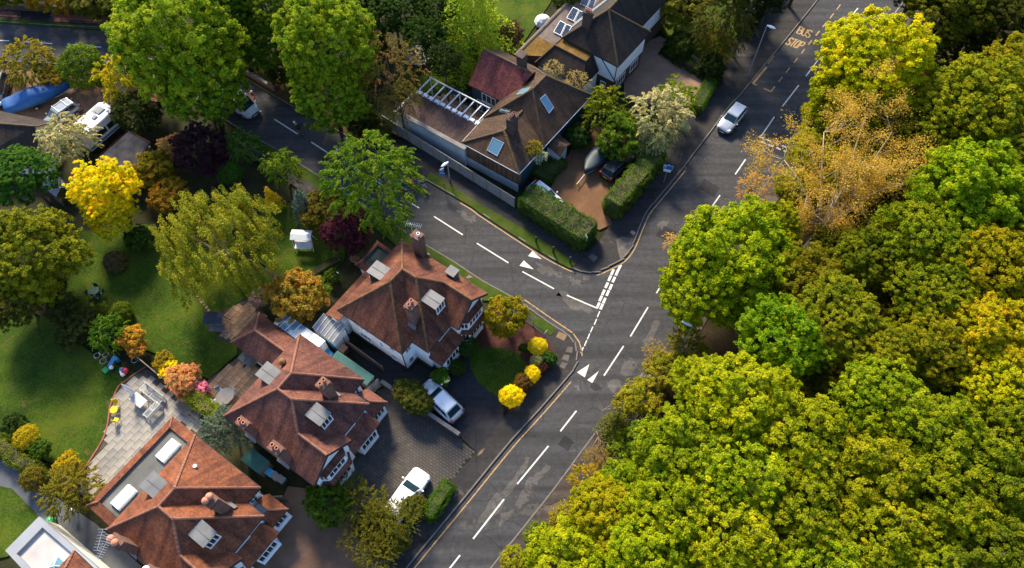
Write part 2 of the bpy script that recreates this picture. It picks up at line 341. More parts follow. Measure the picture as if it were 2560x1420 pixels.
class MB:
    """collects faces; build() links them as one mesh object"""
    def __init__(s): s.v, s.f, s.m = [], [], []
    def poly(s, pts, m=0, up=None):
        pts = [Vector(p) for p in pts]
        if up is not None:
            n = Vector((0, 0, 0))
            for i in range(len(pts)):
                a, b = pts[i], pts[(i + 1) % len(pts)]
                n += a.cross(b)
            if n.dot(Vector(up)) < 0: pts.reverse()
        i = len(s.v); s.v += pts; s.f.append(list(range(i, i + len(pts)))); s.m.append(m)
        return s
    def hexa(s, p, m=0):
        """8 corners: bottom 0-3 counter-clockwise, top 4-7"""
        for q in ((3, 2, 1, 0), (4, 5, 6, 7), (0, 1, 5, 4), (1, 2, 6, 5), (2, 3, 7, 6), (3, 0, 4, 7)):
            s.poly([p[k] for k in q], m)
        return s
    def box(s, x0, x1, y0, y1, z0, z1, m=0, T=None):
        p = [Vector(q) for q in ((x0, y0, z0), (x1, y0, z0), (x1, y1, z0), (x0, y1, z0), (x0, y0, z1), (x1, y0, z1), (x1, y1, z1), (x0, y1, z1))]
        if T: p = [T @ q for q in p]
        return s.hexa(p, m)
    def prism(s, pts, z0, z1, m=0, mside=None):
        """upright prism over a plan polygon"""
        pts = [Vector((p[0], p[1], 0)) for p in pts]
        ar = sum(pts[i].x * pts[(i + 1) % len(pts)].y - pts[(i + 1) % len(pts)].x * pts[i].y for i in range(len(pts)))
        if ar < 0: pts.reverse()
        top = [p + Vector((0, 0, z1)) for p in pts]; bot = [p + Vector((0, 0, z0)) for p in pts]
        for tri in tessellate_polygon([top]):
            a, b, c = (top[k] for k in tri)
            s.poly([a, b, c], m, (0, 0, 1))
            s.poly([bot[k] for k in tri], m if mside is None else mside, (0, 0, -1))
        for i in range(len(pts)):
            j = (i + 1) % len(pts)
            s.poly([bot[i], bot[j], top[j], top[i]], m if mside is None else mside)
        return s
    def tube(s, pts, rad, n=8, m=0, cap=True):
        pts = [Vector(p) for p in pts]
        if not isinstance(rad, (list, tuple)): rad = [rad] * len(pts)
        rings = []
        ref = None
        for i, p in enumerate(pts):
            d = (pts[min(i + 1, len(pts) - 1)] - pts[max(i - 1, 0)]).normalized()
            if ref is None or abs(ref.dot(d)) > 0.98:
                ref = Vector((1, 0, 0)) if abs(d.x) < 0.8 else Vector((0, 1, 0))
            a = (ref - d * ref.dot(d)).normalized(); b = d.cross(a); ref = a
            base = len(s.v)
            for k in range(n):
                t = 2 * math.pi * k / n
                s.v.append(p + (a * math.cos(t) + b * math.sin(t)) * rad[i])
            rings.append(base)
        for i in range(len(rings) - 1):
            for k in range(n):
                k2 = (k + 1) % n
                s.f.append([rings[i] + k, rings[i] + k2, rings[i + 1] + k2, rings[i + 1] + k]); s.m.append(m)
        if cap:
            s.f.append([rings[0] + k for k in reversed(range(n))]); s.m.append(m)
            s.f.append([rings[-1] + k for k in range(n)]); s.m.append(m)
        return s
    def lathe(s, prof, c=(0, 0, 0), n=16, m=0):
        """prof = (radius, z) from bottom to top"""
        c = Vector(c)
        return s.tube([c + Vector((0, 0, z)) for r, z in prof], [max(r, 1e-4) for r, z in prof], n, m)
    def ball(s, c, r, n=10, m=0, sz=1.0):
        k = max(4, n // 2)
        return s.lathe([(r * math.sin(math.pi * i / k), -r * sz * math.cos(math.pi * i / k)) for i in range(k + 1)], c, n, m)
    def build(s, name, mats, parent=None, world=False, smooth=False, bevel=0.0, kind=None, origin=None):
        if not isinstance(mats, (list, tuple)): mats = [mats]
        vs = s.v
        loc = None
        if parent is not None and world:
            inv = wmat(parent).inverted(); vs = [inv @ v for v in vs]
        elif parent is None:
            if origin is None:
                n = len(vs)
                origin = Vector((sum(v.x for v in vs) / n, sum(v.y for v in vs) / n, min(v.z for v in vs)))
            loc = Vector(origin); vs = [v - loc for v in vs]
        me = bpy.data.meshes.new(name)
        me.from_pydata([tuple(v) for v in vs], [], s.f)
        for mm in mats: me.materials.append(M[mm] if isinstance(mm, str) else mm)
        me.polygons.foreach_set('material_index', s.m)
        if bevel:
            bm = bmesh.new(); bm.from_mesh(me)
            bmesh.ops.remove_doubles(bm, verts=bm.verts, dist=1e-4)
            bmesh.ops.recalc_face_normals(bm, faces=bm.faces)
            ed = [e for e in bm.edges if len(e.link_faces) == 2 and e.calc_face_angle(0) > 0.5]
            bmesh.ops.bevel(bm, geom=ed, offset=bevel, segments=1, affect='EDGES', clamp_overlap=True)
            bm.to_mesh(me); bm.free()
        uvmap(me)
        if smooth:
            me.polygons.foreach_set('use_smooth', [True] * len(me.polygons))
        me.update()
        o = bpy.data.objects.new(name, me); COL.objects.link(o)
        if parent is not None: o.parent = parent
        if loc is not None: o.location = loc
        if kind: o['kind'] = kind
        return o

def uvmap(me):
    """uv in metres: u level, v up the slope of each face"""
    uv = me.uv_layers.new(name='UVMap')
    vs = me.vertices
    dat = uv.data
    for p in me.polygons:
        n = p.normal
        if abs(n.z) > 0.999: a, b = Vector((1, 0, 0)), Vector((0, 1, 0))
        else:
            a = Vector((0, 0, 1)).cross(n).normalized(); b = n.cross(a)
        for li in p.loop_indices:
            co = vs[me.loops[li].vertex_index].co
            dat[li].uv = (co.dot(a), co.dot(b))

def copy_tree(o, parent=None):
    c = o.copy(); COL.objects.link(c); c.parent = parent
    for ch in list(o.children): copy_tree(ch, c)
    return c
def pxpoly(pts, z=0.0): return [G(x, y, z) for x, y in pts]
def surface(name, pts, z, mat, kind='structure', depth=0.12, label=None, parent=None):
    """a slab of ground cover whose top is at level z, outlined by photo pixels"""
    b = MB(); b.prism(pxpoly(pts, z), z - depth, z)
    o = b.build(name, mat, parent, world=parent is not None, origin=None if parent is not None else (0, 0, 0))
    return tag(o, label=label, kind=kind)

# ================================================================ THE GROUND
def zf(x0, y0, k): return lambda x, y: (x0 + x * k, y0 + y * k)
KL = [(940, 1530), (1021, 1418), (1167, 1240), (1274, 1109), (1350, 1025), (1418, 947), (1437, 921), (1444, 890), (1437, 858), (1424, 840), (1380, 810),
      (1304, 757), (1266, 734), (1205, 700), (1135, 654), (1067, 613), (1000, 570), (915, 517), (834, 463), (776, 426), (695, 375), (628, 338), (560, 297), (430, 222), (280, 172), (50, 154), (-150, 140)]
KU = [(-150, 45), (0, 56), (118, 64), (304, 76), (450, 112), (600, 190), (680, 238), (760, 284), (847, 330), (950, 388), (1063, 450), (1180, 517), (1201, 533), (1320, 611), (1387, 651), (1438, 675), (1465, 682), (1489, 682),
      (1522, 668), (1556, 649), (1580, 618), (1600, 570), (1617, 533), (1641, 503), (1708, 422), (1728, 395), (1782, 324), (1822, 270), (1856, 233), (1920, 155), (2008, 47), (2060, -20), (2140, -130)]
KR = [(2345, -130), (2250, 15), (2097, 210), (2003, 340), (1825, 585), (1696, 818), (1600, 940), (1490, 1078), (1373, 1235), (1225, 1420), (1140, 1530)]

b = MB(); b.poly([(-420, -160, -0.05), (420, -160, -0.05), (420, 420, -0.05), (-420, 420, -0.05)], 0, (0, 0, 1))
ground = tag(b.build('ground', 'soil', origin=(0, 0, -0.05)), kind='structure')
road = surface('road', KL + KU + KR, 0.0, 'road', depth=0.04)

def smooth_line(pts, seg=0.5):
    """resample a world polyline (xy) at about seg metres with Catmull-Rom rounding"""
    P = [Vector((p.x, p.y, 0)) for p in pts]; out = []
    for i in range(len(P) - 1):
        p0, p1, p2, p3 = P[max(i - 1, 0)], P[i], P[i + 1], P[min(i + 2, len(P) - 1)]
        n = max(1, int((p2 - p1).length / seg))
        for k in range(n):
            t = k / n
            out.append(0.5 * ((2 * p1) + (p2 - p0) * t + (2 * p0 - 5 * p1 + 4 * p2 - p3) * t * t + (3 * p1 - p0 - 3 * p2 + p3) * t ** 3))
    out.append(P[-1]); return out
def walk(line, d):
    """points every d metres along a polyline, with headings"""
    res = []; acc = 0; nxt = 0
    for a, c in zip(line, line[1:]):
        L = (c - a).length
        while acc + L >= nxt and L > 0:
            t = (nxt - acc) / L; res.append((a.lerp(c, t), (c - a).normalized())); nxt += d
        acc += L
    return res
def offset_line(line, off):
    out = []
    for i, p in enumerate(line):
        d = (line[min(i + 1, len(line) - 1)] - line[max(i - 1, 0)]).normalized()
        out.append(p + Vector((-d.y, d.x, 0)) * off)
    return out
def strip(mb, line, w, z, m=0):
    a, c = offset_line(line, w / 2), offset_line(line, -w / 2)
    for i in range(len(line) - 1):
        q = [a[i], a[i + 1], c[i + 1], c[i]]
        mb.poly([(p.x, p.y, z) for p in q], m, (0, 0, 1))
    return mb
ks = MB(); ks.box(-0.447, 0.447, -0.065, 0.065, -0.06, 0.125)
kstone = ks.build('kerb_stone', 'kerb', origin=(0, 0, 0), bevel=0.015).data
bpy.data.objects.remove(bpy.data.objects['kerb_stone'])
def kerb(line, side):
    """kerb bed with single kerb stones on it; side: +1 = road lies to the right of the line"""
    ctr = offset_line(line, 0.065 * side)
    k = tag(strip(MB(), ctr, 0.10, 0.03).build('kerb', 'concrete', origin=(0, 0, 0)), kind='structure')
    for p, d in walk(ctr, 0.905)[:-1]:
        px = p + d * 0.452
        o = bpy.data.objects.new('kerb_stone', kstone); COL.objects.link(o); o.parent = k
        o.location = (px.x, px.y, random.uniform(-0.012, 0.004)); o.rotation_euler = (0, 0, math.atan2(d.y, d.x) + random.uniform(-0.008, 0.008))
lKL = smooth_line(pxpoly(KL)); lKU = smooth_line(pxpoly(KU)); lKR = smooth_line(pxpoly(KR))
kerb(lKL, 1); kerb(lKU, 1); kerb(lKR, 1)

# footways and verges
surface('pavement', [(830, 1530)] + KL[:13] + [(1240, 752), (1275, 778), (1330, 815), (1372, 850), (1392, 890), (1330, 965), (1262, 1040), (1192, 1131), (1110, 1218), (985, 1385)], 0.10, 'pave')
surface('pavement', KU[9:] + [(1985, -110), (1900, 20), (1850, 95), (1795, 185), (1735, 270), (1640, 420), (1530, 552), (1500, 600), (1468, 632), (1286, 517), (1151, 432), (1040, 362), (985, 345)], 0.10, 'pave')
surface('pavement', KR + [(1215, 1530), (1290, 1425), (1430, 1260), (1530, 1120), (1640, 985), (1740, 850), (1880, 590), (2060, 340), (2150, 215), (2310, 15), (2400, -130)], 0.10, 'pave_brown')
surface('grass_verge', [(1063, 450), (1180, 517), (1201, 533), (1320, 611), (1387, 651), (1425, 671), (1441, 658), (1337, 587), (1201, 510), (1100, 445), (1075, 430)], 0.118, 'verge', depth=0.06)
surface('grass_verge', KL[11:22] + [(600, 345), (690, 402), (820, 488), (960, 588), (1010, 630), (1190, 750), (1240, 752), (1262, 746), (1300, 770)], 0.112, 'verge')
surface('grass_verge', [(1322, 778), (1340, 786), (1384, 817), (1388, 828), (1376, 838), (1330, 808)], 0.13, 'verge', depth=0.05)
surface('leaf_litter_verge', KU[4:10] + [(985, 345), (860, 290), (690, 195), (600, 140), (450, 70)], 0.113, 'litter')
surface('footpath', [(600, 345), (690, 402), (820, 488), (905, 548), (885, 565), (800, 510), (670, 420), (580, 365)], 0.118, 'pave')
surface('grass_verge', [(-150, 36), (0, 45), (118, 54), (330, 70), (330, 76), (304, 76), (118, 64), (0, 56), (-150, 45)], 0.115, 'verge')
surface('footpath', [(-150, 10), (60, 20), (330, 34), (335, 70), (118, 54), (0, 45), (-150, 36)], 0.108, 'drive')
# red brick banks beside the far road: single bricks laid flat
def paving(name, pts, z, ang, L, Wd, mats, bond=0.5, gap=0.02, thick=0.05, vary=0.0, limit=300, jit=0.004, bed='joint', far=None, piece='slab', merge=0.0):
    """a paved area: bed with single pieces on it; pieces past the limit are joined into one"""
    poly = [G(x, y, z) for x, y in pts]
    bd = MB(); bd.prism(poly, z - 0.16, z - 0.03)
    bed_o = tag(bd.build(name, bed, origin=(0, 0, 0)), kind='structure')
    ca, sa = math.cos(ang), math.sin(ang)
    loc = [(p.x * ca + p.y * sa, -p.x * sa + p.y * ca) for p in poly]
    def inside(x, y):
        c = False; j = len(loc) - 1
        for i in range(len(loc)):
            (xi, yi), (xj, yj) = loc[i], loc[j]
            if (yi > y) != (yj > y) and x < (xj - xi) * (y - yi) / (yj - yi) + xi: c = not c
            j = i
        return c
    x0, x1 = min(p[0] for p in loc), max(p[0] for p in loc); y0, y1 = min(p[1] for p in loc), max(p[1] for p in loc)
    cells = []; y = y0; r = 0
    while y < y1:
        h = Wd * (1 + random.choice([-vary, 0, vary])) if vary else Wd
        x = x0 - L * bond * (r % 2) - (random.random() * L if vary else 0)
        while x < x1:
            w = L * (1 + random.uniform(-vary, vary) * 1.4) if vary else L
            cx, cy = x + w / 2, y + h / 2
            if inside(cx, cy) and sum(inside(cx + a * w * 0.42, cy + c2 * h * 0.42) for a in (-1, 1) for c2 in (-1, 1)) >= 3:
                cells.append((cx, cy, w - gap, h - gap))
            x += w
        y += h; r += 1
    if far: cells.sort(key=lambda c: far(c[0] * ca - c[1] * sa, c[0] * sa + c[1] * ca))
    cache = {}
    rest = MB()
    for i, (cx, cy, w, h) in enumerate(cells):
        wx, wy = cx * ca - cy * sa, cx * sa + cy * ca
        mi = random.choices(range(len(mats)), [3] + [1] * (len(mats) - 1))[0]
        dz = random.uniform(-jit, jit)
        if i < limit:
            key = (round(w, 2), round(h, 2), mi)
            if key not in cache:
                q = MB(); q.box(-w / 2, w / 2, -h / 2, h / 2, -thick, 0)
                oo = q.build(piece, mats[mi], origin=(0, 0, 0)); cache[key] = oo.data; bpy.data.objects.remove(oo)
            o = bpy.data.objects.new(piece, cache[key]); COL.objects.link(o); o.parent = bed_o
            o.location = (wx, wy, z + dz); o.rotation_euler = (0, 0, ang + random.uniform(-0.01, 0.01))
        else:
            T = Matrix.Translation((wx, wy, z + dz)) @ Matrix.Rotation(ang, 4, 'Z')
            rest.box(-w / 2, w / 2, -h / 2, h / 2, -thick, 0, mi, T)
    if rest.f:
        rest.build('small_' + piece + '_field', mats, bed_o, world=True, kind='stuff')
    return bed_o
M['bankbrick'] = simple('bank_brick', (0.26, 0.085, 0.06), 0.9, var=0.35, sc=2)
paving('brick_paving', [(-60, 22), (50, 27), (54, 43), (-60, 36)], 0.17, R(-5), 0.9, 0.45, ['bankbrick'], piece='brick_slab')
paving('brick_paving', [(128, 32), (335, 43), (325, 62), (120, 52)], 0.17, R(-5), 0.9, 0.45, ['bankbrick'], piece='brick_slab')

# drives, lawns, beds
surface('driveway', [(850, 850), (1000, 900), (1110, 930), (1150, 850), (1200, 860), (1262, 1040), (1192, 1131), (1150, 1092), (955, 962)], 0.09, 'drive')
surface('flower_bed', [(1190, 775), (1300, 795), (1372, 850), (1392, 890), (1330, 965), (1272, 1028), (1248, 1000), (1285, 955), (1312, 913), (1300, 888), (1213, 872), (1165, 866)], 0.105, 'earth')
surface('lawn', [(1173, 884), (1178, 924), (1198, 958), (1222, 978), (1243, 992), (1265, 985), (1289, 958), (1316, 913), (1304, 886), (1260, 870), (1213, 867), (1190, 870)], 0.125, 'grass')
surface('gravel_drive', [(720, 1215), (790, 1225), (870, 1240), (950, 1240), (985, 1385), (830, 1530), (560, 1530), (640, 1330), (700, 1260)], 0.09, 'gravel2')
surface('gravel_drive', [(1370, 480), (1430, 370), (1490, 310), (1590, 360), (1520, 500), (1530, 560), (1498, 575), (1400, 505)], 0.112, 'gravel')
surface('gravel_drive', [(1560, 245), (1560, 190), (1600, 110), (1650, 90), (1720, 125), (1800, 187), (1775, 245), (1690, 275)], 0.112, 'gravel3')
surface('gravel_yard', [(-90, 170), (160, 180), (300, 240), (290, 300), (230, 350), (100, 345), (-90, 310)], 0.06, 'gravel2')
surface('lawn', [(150, 585), (370, 560), (690, 700), (590, 760), (592, 885), (522, 948), (420, 895), (330, 862), (200, 820), (110, 740)], 0.11, 'grass')
surface('lawn', [(-140, 770), (110, 790), (240, 890), (325, 925), (345, 935), (319, 953), (300, 968), (288, 993), (279, 1017), (276, 1039), (271, 1069), (262, 1096), (240, 1134), (200, 1190), (90, 1140), (-140, 1060)], 0.11, 'grass')
surface('lawn', [(640, 540), (700, 505), (775, 515), (870, 600), (860, 650), (800, 715), (720, 700), (640, 650)], 0.11, 'grass')
surface('lawn', [(-140, 1190), (30, 1222), (98, 1292), (20, 1390), (-140, 1430)], 0.11, 'grass')
surface('lawn', [(1240, -60), (1400, -30), (1340, 60), (1305, 112), (1230, 100)], 0.06, 'grass')
surface('lawn', [(1000, 110), (1130, 130), (1200, 190), (1130, 235), (990, 235)], 0.06, 'grass')
surface('lawn', [(1640, 70), (1850, -20), (1870, 60), (1760, 165), (1690, 110)], 0.06, 'grass')
surface('garden_path', [(-120, 1120), (10, 1150), (120, 1230), (240, 1310), (380, 1440), (300, 1460), (98, 1292), (30, 1222), (-120, 1190)], 0.08, 'greypath')
surface('garden_path', [(560, 735), (640, 690), (700, 640), (720, 690), (690, 720), (600, 760)], 0.075, 'pave')
surface('woodland_floor', [(1290, 1425), (1430, 1260), (1530, 1120), (1640, 985), (1740, 850), (1880, 590), (2060, 340), (2150, 215), (2310, 15), (2400, -130), (3400, -150), (3400, 1700), (1150, 1700)], 0.03, 'wood_floor', depth=0.06)

A1 = R(54.9)
paving('patio', [(366, 921), (343, 935), (319, 953), (300, 968), (288, 993), (279, 1017), (276, 1039), (271, 1069), (262, 1096), (240, 1134), (210, 1180), (195, 1225), (230, 1260), (290, 1260), (440, 1060), (500, 1100), (545, 1070), (496, 1021), (441, 986), (416, 957)], 0.15, A1, 0.9, 0.6, ['slab_grey', 'slab_grey', 'slab_dark'], gap=0.022)
paving('patio', [(520, 950), (604, 886), (672, 935), (600, 1030), (556, 1046), (515, 995)], 0.15, A1, 0.55, 0.42, ['slab_brown', 'slab_tan'], vary=0.45, gap=0.03)
paving('patio', [(560, 775), (625, 745), (672, 795), (615, 852), (572, 856), (540, 842)], 0.15, A1, 0.5, 0.4, ['slab_brown', 'slab_tan'], vary=0.45, gap=0.03)
paving('sett_driveway', [(800, 1225), (870, 1120), (935, 985), (955, 964), (1148, 1094), (1190, 1131), (1070, 1275), (940, 1245)], 0.115, R(-33.5), 0.34, 0.23, ['sett_a', 'sett_b'], gap=0.03, thick=0.06, jit=0.008, bed='soil',
       far=lambda x, y: (Vector((x, y)) - G(1160, 1125).to_2d()).length, piece='sett')
paving('terrace', [(1050, 250), (1130, 232), (1220, 290), (1190, 330), (1060, 262)], 0.1, R(146), 0.6, 0.6, ['slab_tan', 'slab_brown'], gap=0.03)
# patio rim: one course of brick edging
e = MB(); strip(e, smooth_line(pxpoly([(366, 919), (343, 933), (318, 951), (298, 967), (286, 993), (277, 1017), (274, 1039), (269, 1069), (260, 1096), (238, 1134), (205, 1182)]), 0.3), 0.14, 0.155)
tag(e.build('brick_edging', 'bankbrick', origin=(0, 0, 0)), kind='structure')
# stepping stones set in the middle garden lawn
for i in range(15):
    t = i / 14
    x, y = 425 + (520 - 425) * t + 8 * math.sin(t * 3), 675 + (775 - 675) * t
    q = MB(); p = G(x, y, 0.12); r = random.uniform(0.13, 0.2)
    q.prism([(p.x + r * math.cos(a + t) * random.uniform(0.8, 1.1), p.y + r * math.sin(a + t)) for a in [k * math.pi / 3 for k in range(6)]], 0.08, 0.122)
    tag(q.build('stepping_stone', 'slab_tan'), label='small round stepping stone in the row crossing the lawn', cat='stone', group='stepping stones in the lawn')

# ---------------------------------------------------------------- road paint (parts of the road)
ZM = 0.004
def quadline(p, q, w, mat, name='lane_dash'):
    a, c = G(*p), G(*q)
    d = (c - a).normalized(); n = Vector((-d.y, d.x, 0)) * w / 2
    m = MB(); m.poly([a + n, c + n, c - n, a - n], 0, (0, 0, 1))
    for v in m.v: v.z = ZM
    return m.build(name, mat, road, world=True)
for p, q in [((2145, 20), (2122, 48)), ((2105, 71), (2069, 118)), ((2051, 142), (2015, 190)), ((1997, 213), (1956, 266)), ((1936, 292), (1903, 340)), ((1864, 398), (1838, 436)), ((1800, 488), (1772, 528)), ((1730, 577), (1702, 626)), ((1671, 685), (1641, 733)),
             ((1620, 768), (1576, 841)), ((1559, 865), (1510, 939)), ((1441, 1027), (1401, 1078)), ((1371, 1115), (1293, 1210)), ((1260, 1248), (1183, 1347)), ((1150, 1388), (1100, 1452)),
             ((1009, 496), (1048, 520)), ((1085, 541), (1157, 587)), ((1192, 608), (1271, 657)), ((1306, 679), (1385, 722)), ((1417, 738), (1494, 771)), ((934, 448), (985, 481)), ((858, 402), (905, 430)), ((778, 355), (830, 389)), ((686, 298), (744, 335)), ((600, 245), (653, 279)), ((520, 200), (565, 226)),
             ((-20, 100), (23, 102)), ((56, 104), (131, 109)), ((170, 111), (253, 118)), ((330, 133), (400, 155))]:
    quadline(p, q, 0.13, 'white_line')
z3b = zf(1100, 300, 640 / 1893)
gA = [(1275, 1125), (1255, 1170), (1232, 1222), (1208, 1275), (1188, 1320), (1170, 1370)]
gB = [(1328, 1090), (1308, 1130), (1285, 1180), (1262, 1235), (1240, 1280), (1215, 1335), (1195, 1380)]
for row in (gA, gB):
    for x, y in row: quadline(z3b(x + 9, y - 20), z3b(x - 9, y + 20), 0.24, 'white_line', 'give_way_mark')
z5b = zf(1000, 700, 640 / 1683)
for x, y in [(1305, 225), (1285, 275), (1260, 325), (1240, 370), (1220, 415), (1198, 460)]: quadline(z5b(x + 8, y - 19), z5b(x - 8, y + 19), 0.1, 'white_line', 'edge_dash')
for t in range(5):
    for k in (0, 1):
        x, y = 1897 + t * 19 + k * 5, 341 + t * 7.5 + k * 13
        quadline((x, y), (x + 12, y + 5), 0.2, 'white_line', 'give_way_mark')
for k in range(5):
    t0 = k * 0.2
    quadline((2247 - 62 * t0, 20 + 78 * t0), (2247 - 62 * (t0 + 0.15), 20 + 78 * (t0 + 0.15)), 0.12, 'white_line', 'edge_dash')
for tri in ([(683, 968), (652, 1006), (752, 1029)], [(620, 1038), (588, 1078), (693, 1104)]):
    m = MB(); m.poly([G(*z3b(*p), ZM) for p in tri], 0, (0, 0, 1)); m.build('hump_triangle', 'white_line', road, world=True)
for tri in ([(1245, 553), (1163, 607), (1215, 640)], [(1307, 598), (1231, 657), (1265, 677)]):
    m = MB(); m.poly([G(*z5b(*p), ZM) for p in tri], 0, (0, 0, 1)); m.build('hump_triangle', 'white_line', road, world=True)
def sub(line, p, q):
    a, c = G(*p), G(*q)
    i = min(range(len(line)), key=lambda k: (line[k] - Vector((a.x, a.y, 0))).length); j = min(range(len(line)), key=lambda k: (line[k] - Vector((c.x, c.y, 0))).length)
    return line[min(i, j):max(i, j) + 1]
def yline(line, p, q, off=-0.42, w=0.1):
    strip(MB(), offset_line(sub(line, p, q), off), w, ZM).build('yellow_line', 'yellow_line', road, world=True)
yline(lKL, (1000, 1450), (1424, 940)); yline(lKL, (1443, 884), (1426, 843)); yline(lKL, (1424, 840), (1304, 757))
yline(lKU, (1150, 500), (1445, 677), -0.3); yline(lKU, (1484, 682), (1708, 422), -0.3)
quadline((1705, 415), (1717, 421), 0.1, 'yellow_line', 'yellow_line')
zb = zf(1740, 20, 540 / 2474)
quadline(zb(805, 675), zb(652, 858), 0.32, 'yellow_line', 'bus_bay_line')
quadline(zb(625, 852), zb(697, 885), 0.14, 'yellow_line', 'bus_bay_line')
quadline(zb(780, 920), zb(862, 960), 0.14, 'yellow_line', 'bus_bay_line'); quadline(zb(858, 958), zb(903, 900), 0.14, 'yellow_line', 'bus_bay_line')
for p, q in [((990, 790), (945, 845)), ((1075, 683), (1030, 740)), ((1165, 573), (1120, 628)), ((1245, 470), (1207, 520)), ((1327, 368), (1287, 420)), ((1415, 263), (1372, 315)), ((1495, 165), (1450, 218)), ((1577, 62), (1533, 120)), ((1655, -40), (1612, 18)), ((895, 545), (822, 640))]:
    quadline(zb(*p), zb(*q), 0.14, 'yellow_line', 'bus_bay_dash')
GL = {'B': [[(0, 0), (0, 1), (.6, 1), (.8, .85), (.8, .65), (.6, .52), (0, .52)], [(.6, .52), (.9, .4), (.9, .12), (.65, 0), (0, 0)]],
      'U': [[(0, 1), (0, .2), (.2, 0), (.65, 0), (.85, .2), (.85, 1)]], 'S': [[(.85, .85), (.65, 1), (.2, 1), (0, .82), (.05, .62), (.8, .4), (.87, .18), (.65, 0), (.2, 0), (0, .15)]],
      'T': [[(0, 1), (.9, 1)], [(.45, 1), (.45, 0)]], 'O': [[(.25, 0), (0, .22), (0, .78), (.25, 1), (.62, 1), (.87, .78), (.87, .22), (.62, 0), (.25, 0)]], 'P': [[(0, 0), (0, 1), (.65, 1), (.87, .85), (.87, .62), (.65, .47), (0, .47)]]}
def letters(word, BL, BR, TR, TL):
    n = len(word)
    BL, BR, TR, TL = (G(*zb(*p), ZM) for p in (BL, BR, TR, TL))
    for i, ch in enumerate(word):
        m = MB()
        for stroke in GL[ch]:
            pts = []
            for s, t in stroke:
                s = (i + 0.06 + s * 0.9) / n
                pts.append(BL.lerp(BR, s).lerp(TL.lerp(TR, s), t))
            for a, c in zip(pts, pts[1:]):
                d = (c - a).normalized(); nn = Vector((-d.y, d.x, 0)) * 0.08
                m.poly([a + nn - d * .04, c + nn + d * .04, c - nn + d * .04, a - nn - d * .04], 0, (0, 0, 1))
        for k, v in enumerate(m.v): v.z = ZM + 0.0004 * (k // 4)
        m.build('painted_letter', 'yellow_line', road, world=True)
letters('BUS', (1150, 283), (1300, 345), (1342, 268), (1192, 212))
letters('STOP', (1022, 412), (1192, 473), (1262, 402), (1085, 338))
# worn and patched tarmac (parts of the road)
def ragged(pts, n=5, amp=.16):
    P = [G(*p) for p in pts]; out = []
    for a, c in zip(P, P[1:] + P[:1]):
        for k in range(n): out.append(a.lerp(c, k / n) + Vector((random.gauss(0, amp), random.gauss(0, amp), 0)) * (1 if k else .4))
    return out
for i, pts in enumerate([[(1195, 1298), (1270, 1212), (1318, 1135), (1325, 1148), (1292, 1202), (1215, 1312)], [(1312, 1220), (1330, 1190), (1362, 1160), (1372, 1168), (1345, 1215), (1322, 1232)], [(1288, 1262), (1310, 1222), (1324, 1238), (1300, 1272)], [(1238, 1308), (1284, 1270), (1288, 1284), (1255, 1312)],
            [(1515, 951), (1548, 948), (1540, 977), (1522, 973)], [(1562, 900), (1590, 905), (1573, 940), (1551, 935)], [(1337, 653), (1404, 682), (1399, 694), (1357, 684)], [(1421, 692), (1454, 702), (1446, 714), (1425, 704)], [(1401, 727), (1472, 763), (1480, 782), (1431, 775), (1404, 748)], [(1138, 524), (1166, 533), (1192, 553), (1180, 558), (1160, 547)],
            [(1560, 1000), (1590, 960), (1600, 968), (1572, 1010)], [(1436, 965), (1450, 950), (1458, 958), (1444, 975)], [(1640, 560), (1660, 545), (1672, 556), (1655, 575)], [(1600, 860), (1640, 800), (1652, 810), (1618, 872)], [(1000, 545), (1030, 560), (1024, 568), (996, 552)]]):
    m = MB(); m.prism(ragged(pts), -.03, .0015 + .0001 * i); m.build('worn_patch', 'worn', road, world=True)
for pts in ([(1640, 590), (1655, 560), (1700, 585), (1688, 612)], [(1745, 470), (1762, 446), (1800, 470), (1784, 492)], [(1395, 1110), (1412, 1088), (1436, 1106), (1420, 1128)], [(1560, 640), (1590, 590), (1597, 594), (1567, 645)]):
    m = MB(); m.prism(pxpoly(pts), -.03, .0022); m.build('trench_repair', 'drive', road, world=True)
# covers let into the surface
def cover(pts, name, mat, z):
    m = MB(); m.prism(pxpoly(pts, z), z - 0.03, z); tag(m.build(name, mat, origin=(0, 0, 0)), kind='structure')
zc = zf(1360, 540, 260 / 2308)
cover([zc(980, 910), zc(1062, 835), zc(1197, 912), zc(1112, 1022)], 'paving_slab', 'slab_dull', 0.106)
cover([zc(1905, 365), zc(1950, 310), zc(2035, 365), zc(1985, 430)], 'paving_slab', 'concrete', 0.106)
cover([zc(1600, 520), zc(1740, 460), zc(1980, 500), zc(1900, 740), zc(1700, 990), zc(1640, 760)], 'tarmac_patch', 'slab_dull', 0.1045)
cover([zc(865, 1420), zc(880, 1320), zc(1020, 1330), zc(1000, 1430)], 'drain_cover', 'slab_dull', 0.008)
cover([(1480, 955), (1498, 962), (1505, 972), (1488, 978), (1474, 968)], 'tarmac_patch', 'drive', 0.0032)
c = G(1570, 617, 0.108); m = MB(); m.lathe([(0.3, -0.03), (0.3, 0.0), (0.26, 0.004), (0, 0.004)], c, 18); tag(m.build('manhole_cover', 'black'), label='round iron manhole cover set in the corner pavement', cat='manhole cover')
for pts in ([(1397, 828), (1418, 838), (1410, 852), (1390, 842)], [(1200, 1127), (1212, 1120), (1205, 1133), (1193, 1140)], [(1418, 866), (1432, 868), (1430, 882), (1414, 880)], [(1410, 886), (1424, 888), (1420, 903), (1404, 898)], [(1406, 905), (1420, 908), (1410, 922), (1398, 916)]):
    cover(pts, 'paving_slab', 'slab_tactile' if pts[0][0] < 1400 else 'slab_dull', 0.107)

